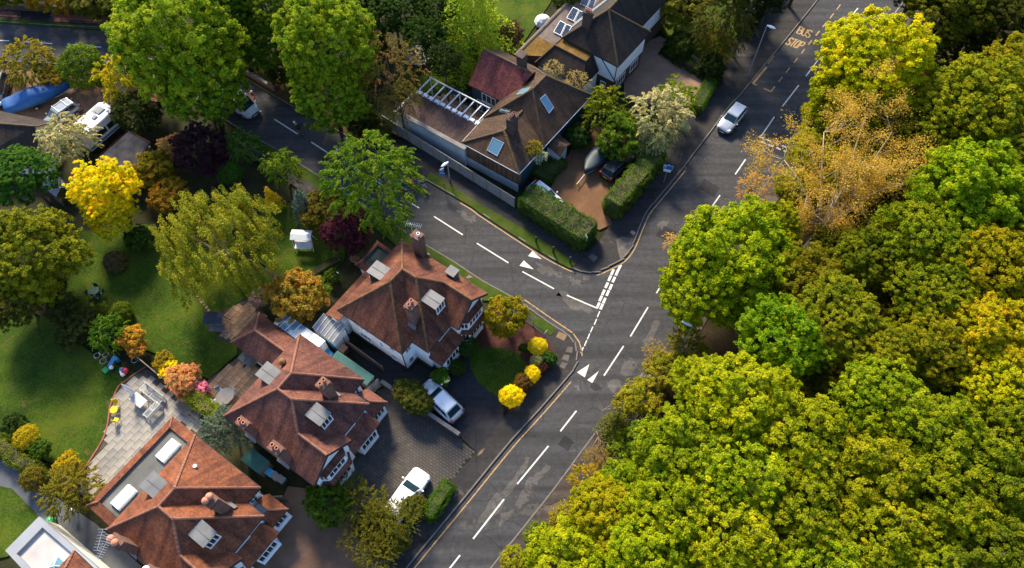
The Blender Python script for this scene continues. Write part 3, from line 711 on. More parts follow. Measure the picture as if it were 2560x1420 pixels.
# ================================================================ HOUSES
def frameT(A, B, s, z, out=0.012):
    """matrix of a wall spot: x along the wall A->B, y up, z outwards (right of A->B)"""
    A, B = Vector((A[0], A[1], 0)), Vector((B[0], B[1], 0))
    d = (B - A).normalized(); n = Vector((d.y, -d.x, 0)); up = Vector((0, 0, 1))
    p = A + d * s + up * z + n * out
    return Matrix(((d.x, up.x, n.x, p.x), (d.y, up.y, n.y, p.y), (d.z, up.z, n.z, p.z), (0, 0, 0, 1)))
def window(parent, T, w, h, nx=2, ny=1, glass='glass', frame='trim', rim=0.07, name='window'):
    f = MB(); d0, d1 = -0.03, 0.055
    f.box(-w / 2, w / 2, 0, rim, d0, d1 + 0.05, 0, T); f.box(-w / 2, w / 2, h - rim, h, d0, d1, 0, T)
    f.box(-w / 2, -w / 2 + rim, rim, h - rim, d0, d1, 0, T); f.box(w / 2 - rim, w / 2, rim, h - rim, d0, d1, 0, T)
    for i in range(1, nx):
        x = -w / 2 + w * i / nx; f.box(x - 0.03, x + 0.03, rim, h - rim, d0, d1 - 0.01, 0, T)
    for j in range(1, ny):
        y = h * j / ny; f.box(-w / 2 + rim, w / 2 - rim, y - 0.02, y + 0.02, d0, d1 - 0.02, 0, T)
    o = f.build(name, frame, parent)
    for i in range(nx):
        g = MB(); x0 = -w / 2 + w * i / nx; x1 = x0 + w / nx
        g.box(x0 + 0.02, x1 - 0.02, rim * 0.5, h - rim * 0.5, -0.01, 0.02, 0, T); g.build('pane', glass, o)
    return o
def roofsheet(parent, polys, mat, name='roof', th=0.14):
    """sloping tiled planes with real thickness"""
    m = MB(); cnt = {}
    key = lambda p: (round(p[0], 2), round(p[1], 2), round(p[2], 2))
    for P in polys:
        P = [Vector(p) for p in P]
        m.poly(P, 0, (0, 0, 1)); m.poly([p - Vector((0, 0, th)) for p in P], 0, (0, 0, -1))
        for a, c in zip(P, P[1:] + P[:1]):
            k = tuple(sorted((key(a), key(c)))); cnt.setdefault(k, []).append((a, c))
    dn = Vector((0, 0, th))
    for e in cnt.values():
        if len(e) == 1:
            a, c = e[0]; m.poly([a, c, c - dn, a - dn])
    return m.build(name, mat, parent)
def ridges(parent, edges, mat, r=0.10):
    for a, c in edges:
        a, c = Vector(a), Vector(c); L = (c - a).length; n = max(2, int(L / 0.32)); m = MB(); pts = []; rad = []
        for i in range(n):
            for t, rr in ((0.02, r * 1.15), (0.98, r * 0.9)):
                pts.append(a.lerp(c, (i + t) / n) + Vector((0, 0, 0.0 + random.uniform(0, 0.012)))); rad.append(rr)
        m.tube(pts, rad, 7); m.build('ridge_tiles', mat, parent)
def chimney(parent, x, y, z0, z1, dx, dy, pots, mat='brick', potm='pot', low=None, balls=False):
    m = MB(); m.box(x - dx, x + dx, y - dy, y + dy, z0 - 0.7, z1)
    m.box(x - dx - 0.06, x + dx + 0.06, y - dy - 0.06, y + dy + 0.06, z1 - 0.35, z1 - 0.2); m.box(x - dx - 0.05, x + dx + 0.05, y - dy - 0.05, y + dy + 0.05, z1, z1 + 0.08)
    c = m.build('chimney', mat, parent, bevel=0.0)
    for px_, py_ in pots:
        p = MB()
        if balls:
            p.lathe([(0.15, 0.05), (0.13, 0.2), (0.24, 0.3), (0.27, 0.42), (0.2, 0.55), (0.0, 0.6)], (x + px_, y + py_, z1), 12)
            p.build('chimney_cowl', potm, c, smooth=True)
        else:
            p.lathe([(0.13, 0.05), (0.12, 0.35), (0.15, 0.38), (0.15, 0.44), (0.10, 0.44), (0.09, 0.3), (0.0, 0.3)], (x + px_, y + py_, z1), 12); p.build('chimney_pot', potm, c)
    if low:                                   # lead apron at the downhill foot of the stack
        lx, ly, lz = low
        a = MB()
        if abs(lx) > 0: 
            s = 1 if lx > 0 else -1; X = x + s * dx
            a.hexa([Vector(q) for q in ((X - s * .0, y - dy - .12, lz - .02), (X + s * .22, y - dy - .12, lz - .24), (X + s * .22, y + dy + .12, lz - .24), (X, y + dy + .12, lz - .02), (X, y - dy - .12, lz + .12), (X + s * .22, y - dy - .12, lz - .08), (X + s * .22, y + dy + .12, lz - .08), (X, y + dy + .12, lz + .12))])
        else:
            s = 1 if ly > 0 else -1; Y = y + s * dy
            a.hexa([Vector(q) for q in ((x - dx - .12, Y, lz - .02), (x + dx + .12, Y, lz - .02), (x + dx + .12, Y + s * .22, lz - .24), (x - dx - .12, Y + s * .22, lz - .24), (x - dx - .12, Y, lz + .12), (x + dx + .12, Y, lz + .12), (x + dx + .12, Y + s * .22, lz - .08), (x - dx - .12, Y + s * .22, lz - .08))])
        a.build('lead_flashing', 'lead', c)
    return c
def aerial(parent, x, y, z, h, ang, L=1.1, cross=9):
    m = MB(); m.tube([(x, y, z), (x, y, z + h)], 0.022, 6)
    d = Vector((math.cos(ang), math.sin(ang), 0)); n = Vector((-d.y, d.x, 0)); p = Vector((x, y, z + h - 0.05))
    m.tube([p - d * L * 0.3, p + d * L * 0.7], 0.016, 5)
    for i in range(cross):
        q = p + d * L * (-0.28 + 0.96 * i / (cross - 1)); w = 0.26 if i else 0.34
        m.tube([q - n * w, q + n * w], 0.01, 4)
    return m.build('tv_aerial', 'alu', parent)
def onplane(px, py, A, B, C):
    """photo pixel -> point on the world plane A B C"""
    n = (B - A).cross(C - A); o = Vector((0, 0, HCAM)); d = G(px, py, 0) - o
    return o + d * (n.dot(A - o) / n.dot(d))
def rooflight(parent, px4, plane, glass='skyglass', frame='alu', up=0.06, rim=0.07, name='rooflight'):
    P = [onplane(x, y, *plane) for x, y in px4]
    n = (plane[1] - plane[0]).cross(plane[2] - plane[0]).normalized()
    if n.z < 0: n = -n
    c = sum(P, Vector()) / 4
    m = MB()
    for i in range(4):
        a, b2 = P[i], P[(i + 1) % 4]; ai, bi = a + (c - a).normalized() * rim * 1.4, b2 + (c - b2).normalized() * rim * 1.4
        m.hexa([a - n * .05, b2 - n * .05, bi - n * .05, ai - n * .05, a + n * up, b2 + n * up, bi + n * up, ai + n * up])
    o = m.build(name, frame, parent, world=True)
    g = MB(); Q = [p + (c - p).normalized() * rim * 1.2 for p in P]
    g.hexa([q - n * 0.04 for q in Q] + [q + n * (up - 0.02) for q in Q]); g.build('pane', glass, o, world=True)
    return o

SL = 0.97
def villa(name, wx, wy, rz, mir, tile, ridge, label, porch=True, detail=True):
    """the hipped 1920s villa that stands along the main road; u along the back eave, v towards the garden"""
    h = empty(name, (wx, wy, 0), rz, label=label, cat='house', group='detached villas along the main road')
    def P(u, v, z): return Vector((mir * u, v, z))
    W_, N_, E_, K1, g2, n2, b_, S_ = P(0, 0, 5), P(8.7, 0, 5), P(8.7, -7.1, 5), P(7.35, -7.1, 5), P(7.35, -8.8, 5), P(4.3, -8.8, 5), P(4.3, -9.6, 5), P(0, -9.6, 5)
    zr = 5 + SL * 3.7
    R1, R0, R2 = P(3.7, -3.7, zr), P(5.2, -3.65, zr), P(3.7, -5.15, zr); R3 = P(2.15, -6.7, 5 + SL * 2.15); T_ = P(2.15, -9.6, 5 + SL * 2.15)
    rf = roofsheet(h, [[W_, N_, R0, R1], [N_, E_, R0], [R0, E_, K1, R1], [R1, K1, g2, R2], [R2, g2, n2, R3], [R3, n2, b_, T_], [W_, R1, R2, R3, T_, S_]], tile)
    ridges(rf, [(R1, R0), (R0, N_), (R0, E_), (R1, W_), (R1, R2), (R2, g2), (R2, R3), (R3, T_)], ridge)
    # walls
    i = 0.38
    foot = [P(i, -i, 0), P(8.7 - i, -i, 0), P(8.7 - i, -7.1 + i, 0), P(7.35 - i, -7.1 + i, 0), P(7.35 - i, -8.8 + i, 0), P(4.3 - i, -8.8 + i, 0), P(4.3 - i, -9.6 + i, 0), P(i, -9.6 + i, 0)]
    m = MB(); m.prism(foot, 0.0, 5.24)
    m.hexa([P(i, -9.6 + i, 5.2), P(4.3 - i, -9.6 + i, 5.2), P(4.3 - i, -9.6 + i + .1, 5.2), P(i, -9.6 + i + .1, 5.2), P(2.0, -9.6 + i, 6.75), P(2.3, -9.6 + i, 6.75), P(2.3, -9.6 + i + .1, 6.75), P(2.0, -9.6 + i + .1, 6.75)])
    bm_fix = m.build('wall', 'render', h, bevel=0.001)
    m = MB(); c0 = sum((f for f in foot), Vector()) / len(foot)
    m.prism([f + (f - c0).normalized() * 0.035 for f in foot], -0.04, 0.55); m.build('plinth', 'brick_dark', h)
    # gutters along every eave, downpipes
    for a, c in ((W_, N_), (N_, E_), (E_, K1), (K1, g2), (g2, n2), (S_, W_)):
        m = MB(); m.tube([a - Vector((0, 0, .1)), c - Vector((0, 0, .1))], 0.06, 6); m.build('gutter', 'black', h)
    for p in (P(8.7 - i + .06, -7.1 + i + .1, 0), P(i - .06, -4.6, 0), P(i + 3.0, -i + .07, 0)):
        m = MB(); m.tube([p, p + Vector((0, 0, 4.95))], 0.05, 6); m.build('downpipe', 'black', h)
    # black timbers of the gable
    m = MB()
    for a, c in ((P(0.1, -9.62, 4.9), P(2.15, -9.62, 6.93)), (P(4.2, -9.62, 4.9), P(2.15, -9.62, 6.93))):
        m.tube([a, c], 0.08, 4)
    m.build('bargeboard', 'black', h)
    def wl(A, B, s, z, w, hh, nx=2, ny=2):
        A, B = P(*A, 0), P(*B, 0)
        if mir < 0: A, B = B, A; s = (B - A).length - s
        window(h, frameT(A, B, s, z), w, hh, nx, ny)
    j = i
    # right side (the one towards E/N), seen on the corner house
    A_, B_ = (8.7 - j, -7.1 + j), (8.7 - j, -j)
    for s, z, w, hh, nx in ((1.35, 0.9, 0.6, 0.9, 1), (1.3, 3.0, 0.55, 0.7, 1), (2.6, 2.0, 0.35, 0.9, 1), (4.0, 3.3, 0.45, 0.7, 1), (4.6, 3.3, 0.45, 0.7, 1), (5.2, 3.3, 0.45, 0.7, 1), (4.6, 1.0, 1.3, 1.0, 3)): wl(A_, B_, s, z, w, hh, nx)
    A_, B_ = (7.35 - j, -7.1 + j), (8.7 - j, -7.1 + j)
    wl(A_, B_, 0.75, 3.3, 0.7, 0.9, 2)
    if not porch: wl(A_, B_, 0.75, 0.9, 0.6, 1.0, 1)
    A_, B_ = (4.3 - j, -8.8 + j), (7.35 - j, -8.8 + j)
    wl(A_, B_, 1.0, 3.75, 1.5, 0.85, 3)
    A_, B_ = (j, -j), (j, -9.6 + j)
    for s in (1.6, 4.8, 7.2): wl(A_, B_, s, 3.4, 0.9, 0.9, 2)
    for s in (1.6, 5.4): wl(A_, B_, s, 1.0, 0.9, 1.0, 2)
    A_, B_ = (8.7 - j, -j), (j, -j)
    for s in (1.2, 3.6, 6.6): wl(A_, B_, s, 3.5, 1.2, 1.0, 3)
    # two-storey bay under the gable
    by = -9.74
    bp = [(0.75, -9.2), (1.15, by), (3.1, by), (3.5, -9.2)]
    m = MB(); m.prism([P(*q, 0) for q in bp], 0.0, 4.62); m.build('bay', 'render', h)
    ap = [(0.62, -9.2), (1.07, by - .12), (3.18, by - .12), (3.63, -9.2)]
    m = MB(); m.prism([P(*q, 0) for q in ap], 4.62, 4.7); m.build('bay_roof', tile, h)
    ap2 = [(0.65, -9.2), (1.1, by - .09), (3.15, by - .09), (3.6, -9.2)]
    m = MB()
    q0 = [P(*q, 3.15) for q in bp]; q1 = [P(*q, 2.62) for q in [(0.5, -9.2), (1.02, by - .3), (3.23, by - .3), (3.75, -9.2)]]
    for k in range(3): m.poly([q1[k], q1[k + 1], q0[k + 1], q0[k]], 0, (0, 0, 1))
    m.poly(q1, 0, (0, 0, -1)); m.build('bay_apron', tile, h)
    for A_, B_, w, nx in ((bp[1], bp[2], 1.75, 4), (bp[2], bp[3], 0.68, 2), (bp[0], bp[1], 0.68, 2)):
        Lw = math.dist(A_, B_)
        wl(A_, B_, Lw / 2, 3.45, w, 1.0, nx, 1); wl(A_, B_, Lw / 2, 1.1, w, 1.2, nx, 1)
    # lean-to tiled canopy and ground floor bay between
    cu0, cu1 = 3.75, 7.05
    roofsheet(h, [[P(cu0 + .35, -8.35, 3.75), P(cu1 - .3, -8.35, 3.75), P(cu1, -9.75, 2.68), P(cu0, -9.75, 2.68)], [P(cu1 - .3, -8.35, 3.75), P(cu1, -8.35, 2.68), P(cu1, -9.75, 2.68)]], tile, 'canopy_roof', 0.1)
    m = MB(); m.prism([P(4.3, -8.3, 0), P(4.55, -9.6, 0), P(6.45, -9.6, 0), P(6.7, -8.3, 0)], 0, 2.66); m.build('ground_floor_bay', 'render', h)
    wl((4.55, -9.6), (6.45, -9.6), 0.95, 1.0, 1.75, 1.25, 4, 1)
    wl((6.45, -9.6), (6.7, -8.3), 0.6, 1.0, 0.8, 1.25, 2, 1)
    if porch:
        roofsheet(h, [[P(8.75, -7.0, 2.62), P(8.75, -9.05, 2.62), P(7.75, -8.1, 3.55), P(7.75, -6.75, 3.55)], [P(8.75, -9.05, 2.62), P(7.05, -9.05, 2.62), P(7.05, -8.1, 3.55), P(7.75, -8.1, 3.55)]], tile, 'porch_roof', 0.1)
        ridges(h, [(P(7.75, -8.1, 3.55), P(8.75, -9.05, 2.62))], ridge, 0.08)
        m = MB(); m.prism([P(7.0, -6.8, 0), P(8.5, -6.8, 0), P(8.5, -8.8, 0), P(7.0, -8.8, 0)], 0, 2.6); m.build('porch', 'render', h)
        wl((7.0, -8.8), (8.5, -8.8), 0.75, 1.1, 1.2, 1.2, 3, 1)
    # front dormer: lead flat, tiled cheeks
    def dormer(u0, u1, vf, vb, zb, zt, front):
        d = MB(); d.hexa([P(u0, vb, zb), P(u1, vb, zb), P(u1, vf, zb), P(u0, vf, zb), P(u0, vb, zt), P(u1, vb, zt), P(u1, vf, zt), P(u0, vf, zt)])
        dd = d.build('dormer', tile, h, bevel=0.001)
        s = -1 if front else 1
        l = MB(); ov = 0.1
        l.hexa([P(u0 - ov, vb, zt), P(u1 + ov, vb, zt), P(u1 + ov, vf + s * ov, zt), P(u0 - ov, vf + s * ov, zt), P(u0 - ov, vb, zt + .09), P(u1 + ov, vb, zt + .09), P(u1 + ov, vf + s * ov, zt + .06), P(u0 - ov, vf + s * ov, zt + .06)])
        l.box(min(mir * u0, mir * u1) + (u1 - u0) * .48, min(mir * u0, mir * u1) + (u1 - u0) * .52, min(vb, vf), max(vb, vf), zt + .05, zt + .12)
        l.build('lead_flat', 'lead', dd)
        A_, B_ = ((u0, vf), (u1, vf)) if front else ((u1, vf), (u0, vf))
        wl(A_, B_, (u1 - u0) / 2, zb + .32, u1 - u0 - .06, zt - zb - .36, 3 if front else 2, 1)
    dormer(3.55, 4.65, -7.75, -6.3, 6.0, 7.45, True)
    dormer(3.8, 5.0, -0.75, -2.2, 5.6, 7.05, False)
    return h, P, rf

# --- the corner villa (mirrored plan)
oN = G(860 * 460 / 1765 + 780, 72 * 460 / 1765 + 580, 5)
h1, P1, rf1 = villa('villa', oN.x, oN.y, R(55.06), -1, 'tile_a', 'ridge_a', 'white villa with mossy orange roof on the road corner', porch=False)
chimney(h1, -6.0, -6.5, 6.2, 8.9, 0.42, 0.36, [(-0.2, 0), (0.2, 0.05)], low=(-1, 0, 5.95))
chimney(h1, -0.42, -2.65, 5.4, 8.6, 0.36, 0.42, [(0, -0.15)], potm='trim', low=(1, 0, 5.3))
aerial(h1, -0.55, -2.3, 8.6, 1.6, R(-70), 1.3)
m = MB(); m.box(-0.95, -0.25, -6.7, -5.9, 5.3, 6.35); v_ = m.build('side_dormer', 'lead_dark', h1)
m = MB(); m.box(-1.05, -0.15, -6.78, -5.82, 6.35, 6.43); m.build('lead_flat', 'lead', v_)
roofsheet(h1, [[P1(9.0, 1.85, 2.55), P1(3.5, 1.85, 2.55), P1(3.5, -0.2, 3.8), P1(9.0, -0.2, 3.8)]], 'tile_a', 'rear_lean_to_roof', 0.12)
m = MB(); m.prism([P1(8.7, 0, 0), P1(8.7, 1.6, 0), P1(3.6, 1.6, 0), P1(3.6, 0, 0)], 0, 2.5); m.build('rear_extension', 'render', h1)
def flat_ext(h, P, u0, u1, v1, z, inner, tile, flat, wallm='render', name='rear_extension'):
    """single-storey flat roof behind a tiled skirt"""
    w = inner; o, q = [P(u0, -.3, z), P(u0, v1, z), P(u1, v1, z), P(u1, -.3, z)], [P(u0 + w, -.3, z + .45), P(u0 + w, v1 - w, z + .45), P(u1 - w, v1 - w, z + .45), P(u1 - w, -.3, z + .45)]
    m = MB(); m.prism([P(u0 + .25, -.3, 0), P(u0 + .25, v1 - .25, 0), P(u1 - .25, v1 - .25, 0), P(u1 - .25, -.3, 0)], 0, z); m.build(name, wallm, h)
    r = roofsheet(h, [[o[0], o[1], q[1], q[0]], [o[1], o[2], q[2], q[1]], [o[2], o[3], q[3], q[2]]], tile, 'skirt_roof', 0.1)
    ridges(r, [(o[1], q[1]), (o[2], q[2])], 'ridge_b' if tile != 'tile_a' else 'ridge_a', 0.07)
    m = MB(); m.prism([P(u0 + w, -.3, 0), P(u0 + w, v1 - w, 0), P(u1 - w, v1 - w, 0), P(u1 - w, -.3, 0)], z - .1, z + .22); m.build('flat_roof', flat, h)
flat_ext(h1, P1, 0.4, 3.6, 3.05, 2.55, 0.55, 'tile_a', 'felt_green')
# --- the middle villa
h2, P2, rf2 = villa('villa', -22.845, 18.464, R(55.09), 1, 'tile_b', 'ridge_b', 'white villa with purple-red roof behind the sett driveway')
chimney(h2, 5.9, -6.4, 6.4, 9.0, 0.40, 0.36, [(-0.2, 0), (0.2, 0)], low=(1, 0, 6.0))
chimney(h2, 0.35, -3.0, 5.4, 7.7, 0.30, 0.45, [(0, 0.2), (0, -0.2)], low=(-1, 0, 5.0))
chimney(h2, 0.35, -6.5, 5.4, 8.0, 0.32, 0.5, [(0, 0.22), (0, -0.22)], low=(-1, 0, 5.0))
m = MB(); m.lathe([(0.22, 0), (0.22, .3), (0.3, .34), (0.28, .5), (0.1, .62), (0, .62)], P2(5.75, -1.6, 6.6), 14); m.build('flue_cowl', 'ridge_a', h2)
rx = roofsheet(h2, [[P2(5.2, 5.65, 2.6), P2(8.65, 5.65, 2.6), P2(6.93, 3.75, 4.3)], [P2(5.2, 5.65, 2.6), P2(6.93, 3.75, 4.3), P2(6.93, -.3, 4.3), P2(5.2, -.3, 2.6)], [P2(8.65, 5.65, 2.6), P2(8.65, -.3, 2.6), P2(6.93, -.3, 4.3), P2(6.93, 3.75, 4.3)]], 'tile_b', 'rear_wing_roof')
ridges(rx, [(P2(6.93, 3.75, 4.3), P2(6.93, 0, 4.3)), (P2(5.2, 5.65, 2.6), P2(6.93, 3.75, 4.3)), (P2(8.65, 5.65, 2.6), P2(6.93, 3.75, 4.3))], 'ridge_b')
m = MB(); m.prism([P2(5.5, 0, 0), P2(8.35, 0, 0), P2(8.35, 5.35, 0), P2(5.5, 5.35, 0)], 0, 2.62); m.build('rear_wing', 'render', h2)
window(h2, frameT(P2(5.5, 5.35, 0), P2(5.5, 0, 0), 2.4, 0.3, 0.02), 2.6, 1.9, 4, 1)
def glassroof(h, P, c, n, z_hi, z_lo, wall=True, nm='glass_lean_to_bar', fr='trim', pane='polycarb'):
    """c = (u0,u1,v0,v1): panes between glazing bars, sloping from u0 (high) to u1 (low)"""
    u0, u1, v0, v1 = c
    for k in range(n + 1):
        v = v0 + (v1 - v0) * k / n
        m = MB(); m.tube([P(u0, v, z_hi + .03), P(u1, v, z_lo + .03)], 0.035, 4); m.build(nm, fr, h)
    for k in range(n):
        a, c2 = v0 + (v1 - v0) * (k + .03) / n, v0 + (v1 - v0) * (k + .97) / n
        m = MB(); m.hexa([P(u0, a, z_hi - .02), P(u1, a, z_lo - .02), P(u1, c2, z_lo - .02), P(u0, c2, z_hi - .02), P(u0, a, z_hi), P(u1, a, z_lo), P(u1, c2, z_lo), P(u0, c2, z_hi)]); m.build('roof_pane', pane, h)
    m = MB(); a, c2 = sorted((u0, u1)); m.prism([P(u0 + (u1 - u0) * .04, v0, 0), P(u1 - (u1 - u0) * .04, v0, 0), P(u1 - (u1 - u0) * .04, v1, 0), P(u0 + (u1 - u0) * .04, v1, 0)], 0, min(z_hi, z_lo) - .06); m.build('lean_to_wall', 'render', h)
glassroof(h2, P2, (8.62, 10.0, 3.75, 1.2), 4, 2.75, 2.5, pane='skyglass')
glassroof(h2, P2, (8.62, 10.0, 1.15, -1.0), 3, 2.75, 2.5, pane='whiteglass')
glassroof(h1, P1, (8.98, 10.6, 2.0, -0.4), 5, 2.55, 2.3)
# --- the next villa down the road
h3, P3, rf3 = villa('villa', -29.793, 9.813, R(54.87), 1, 'tile_c', 'ridge_b', 'white villa with bright orange roof and two long white rooflights')
chimney(h3, 6.1, -6.55, 6.4, 9.0, 0.40, 0.36, [(-0.2, 0.1), (0.15, 0.1)], low=(1, 0, 5.9), balls=True)
chimney(h3, 0.35, -2.75, 5.4, 7.9, 0.30, 0.5, [(-.05, 0.25), (-.05, -0.2)], low=(-1, 0, 5.0), balls=True)
chimney(h3, 0.35, -6.3, 5.4, 7.9, 0.30, 0.5, [(0, 0.25), (0, -0.2)], low=(-1, 0, 5.0), balls=True, potm='trim')
aerial(h3, 0.1, -2.9, 7.6, 1.5, R(200), 1.8, 12); aerial(h3, 0.3, -2.5, 7.6, 2.0, R(215), 1.4, 8)
m = MB(); m.lathe([(0.1, 0), (0.1, .25), (0.16, .28), (0.14, .4), (0, .42)], P3(7.05, -2.8, 6.55), 10); m.build('roof_vent', 'trim', h3)
flat_ext(h3, P3, -0.1, 8.7, 4.05, 2.55, 0.8, 'tile_c', 'lead_dark')
for u in (1.1, 5.6):
    m = MB(); m.hexa([P3(u, 1.45, 2.7), P3(u + 1.85, 1.45, 2.7), P3(u + 1.85, 2.45, 2.7), P3(u, 2.45, 2.7), P3(u + .05, 1.5, 3.05), P3(u + 1.8, 1.5, 3.05), P3(u + 1.8, 2.4, 3.05), P3(u + .05, 2.4, 3.05)])
    k_ = m.build('long_rooflight', 'trim', h3)
    m = MB(); m.hexa([P3(u + .12, 1.57, 3.04), P3(u + 1.73, 1.57, 3.04), P3(u + 1.73, 2.33, 3.04), P3(u + .12, 2.33, 3.04), P3(u + .15, 1.6, 3.09), P3(u + 1.7, 1.6, 3.09), P3(u + 1.7, 2.3, 3.09), P3(u + .15, 2.3, 3.09)]); m.build('pane', 'whiteglass', k_)
# --- the last villa: only its garden end shows
h4, P4, rf4 = villa('villa', -36.75, 1.2, R(54.8), 1, 'tile_c', 'ridge_b', 'villa with pale grey flat roof extension and white side wall')
zz = zf(0, 1220, 300 / 2130)
o4 = [G(*zz(*p), 3.0) for p in ((90, 1110), (690, 505), (1900, 1560), (1200, 2300))]
c4 = sum(o4, Vector()) / 4
m = MB()
inn = [p + (c4 - p).normalized() * 0.95 for p in o4]
for k in range(4):
    a, c2, ai, ci = o4[k], o4[(k + 1) % 4], inn[k], inn[(k + 1) % 4]; dz = Vector((0, 0, 1))
    m.hexa([a - dz * .5, c2 - dz * .5, ci - dz * .5, ai - dz * .5, a, c2, ci, ai])
m.build('parapet', 'parapet', h4, world=True)
m = MB(); m.prism(inn, 2.5, 2.72); m.build('flat_roof', 'palefelt', h4, world=True)
m = MB(); m.prism([p + (c4 - p).normalized() * 0.12 for p in o4], 0, 2.55); m.build('rear_extension', 'cream', h4, world=True)
q = [G(*zz(*p), 2.9) for p in ((850, 1410), (1030, 1205), (1235, 1390), (1050, 1620))]; ap = sum(q, Vector()) / 4 + Vector((0, 0, .7))
m = MB(); [m.poly([q[k], q[(k + 1) % 4], ap], 0, (0, 0, 1)) for k in range(4)]; m.prism(q, 2.7, 2.9); ln = m.build('roof_lantern', 'skyglass', h4, world=True)
m = MB(); [m.tube([q[k], ap + Vector((0, 0, .02))], .035, 5) for k in range(4)]; [m.tube([q[k], q[(k + 1) % 4]], .05, 5) for k in range(4)]; m.build('lantern_bar', 'trim', ln, world=True)

# --- the long house across the side road, with board cladding and rooflights
h5 = empty('clad_house', (0.69, 43.48, 0), R(145.84), label='brown-roofed house with wooden boarding, blue rooflights and a long low wing', cat='house')
V = Vector
S_, W_, L7, B_, E_, V_ = V((0, 0, 3.6)), V((7, 0, 3.6)), V((7, -3.9, 3.6)), V((7, -12.8, 3.6)), V((-.6, -12.8, 3.6)), V((-.2, -4.2, 3.6))
RL, X_, R1, R2 = V((3.5, -2.5, 5.25)), V((3.45, -5.75, 5.22)), V((3.4, -7.4, 6.8)), V((3.3, -9.7, 6.8))
rf = roofsheet(h5, [[S_, W_, RL], [W_, L7, X_, RL], [S_, RL, X_, V_], [V_, X_, R1], [X_, L7, R1], [V_, R1, R2, E_], [L7, B_, R2, R1], [E_, R2, B_]], 'tile_d')
ridges(rf, [(S_, RL), (W_, RL), (RL, X_), (R1, V_), (R1, L7), (R1, R2), (R2, E_), (R2, B_)], 'ridge_d')
m = MB(); m.prism([(.35, -.35, 0), (6.65, -.35, 0), (6.65, -12.4, 0), (-.2, -12.4, 0)], 0, 3.78); m.build('wall', 'teal_wall', h5)
pl = {}
def board(A, B, z0, z1, n):
    A, B = V((A[0], A[1], 0)), V((B[0], B[1], 0)); d = (B - A) / n
    nn = V((d.y, -d.x, 0)).normalized()
    for k in range(n):
        a = A + d * k; m = MB(); t = random.uniform(0.02, 0.045)
        e = a + d * 0.93
        m.hexa([a + V((0, 0, z0)), e + V((0, 0, z0)), e + nn * t + V((0, 0, z0)), a + nn * t + V((0, 0, z0)), a + V((0, 0, z1)), e + V((0, 0, z1)), e + nn * t + V((0, 0, z1)), a + nn * t + V((0, 0, z1))])
        m.build('board', random.choice(['plank', 'plank', 'plank2']), h5)
board((6.65, -.35), (.35, -.35), 1.25, 3.5, 36); board((.35, -.35), (.35, -2.2), 1.25, 3.5, 10)
m = MB(); m.box(.32, 6.68, -.4, -.3, 0, 1.22); m.build('lower_wall', 'greyrender', h5)
for a, c in ((S_, W_), (S_, E_), (W_, L7)):
    m = MB(); m.tube([a - V((0, 0, .06)), c - V((0, 0, .06))], 0.055, 6); m.build('gutter', 'trim', h5)
wm = wmat(h5); z5f = zf(960, 100, 540 / 1743)
pl_sw, pl_se, pl_nw = [wm @ p for p in (S_, W_, RL)], [wm @ p for p in (V_, R1, E_)], [wm @ p for p in (L7, B_, R1)]
rooflight(h5, [z5f(*p) for p in ((880, 785), (970, 830), (915, 940), (830, 890))], pl_sw)
rooflight(h5, [z5f(*p) for p in ((1300, 435), (1370, 545), (1330, 595), (1255, 475))], pl_se)
rooflight(h5, [z5f(*p) for p in ((1190, 380), (1140, 432), (1068, 445), (1110, 400))], pl_nw)
rr = roofsheet(h5, [[V((11.05, -6.8, 3.6)), V((6.0, -6.8, 3.6)), V((4.9, -9.75, 6.15)), V((11.05, -9.75, 6.15))]], 'tile_red', 'wing_roof')
rr2 = roofsheet(h5, [[V((11.05, -9.75, 6.15)), V((4.9, -9.75, 6.15)), V((6.0, -12.9, 3.6)), V((11.05, -12.9, 3.6))]], 'tile_d', 'wing_roof')
ridges(rr, [(V((11.05, -9.75, 6.17)), V((5.2, -9.75, 6.17)))], 'ridge_d')
m = MB(); m.prism([(7, -7.1, 0), (10.8, -7.1, 0), (10.8, -12.6, 0), (7, -12.6, 0)], 0, 3.62)
m.hexa([V((10.7, -7.1, 3.5)), V((10.8, -7.1, 3.5)), V((10.8, -12.5, 3.5)), V((10.7, -12.5, 3.5)), V((10.7, -9.7, 5.9)), V((10.8, -9.7, 5.9)), V((10.8, -9.8, 5.9)), V((10.7, -9.8, 5.9))]); m.build('wing_wall', 'teal_wall', h5)
window(h5, frameT((10.8, -7.1), (7, -7.1), 2.2, 1.9, 0.02), 1.8, 1.2, 3, 1)
window(h5, frameT((10.8, -7.1), (7, -7.1), 1.9, 0.1, 0.02), 2.6, 1.6, 4, 1)
chimney(h5, 2.95, -3.15, 4.9, 6.9, 0.36, 0.5, [(0, .28), (0, 0), (0, -.28)], 'brick_dark', 'ridge_b', low=(-1, 0, 4.7))
aerial(h5, 3.35, -2.8, 6.6, 1.3, R(20), 1.0)
chimney(h5, 6.6, -10.3, 5.5, 7.3, 0.35, 0.45, [], 'brick_dark')
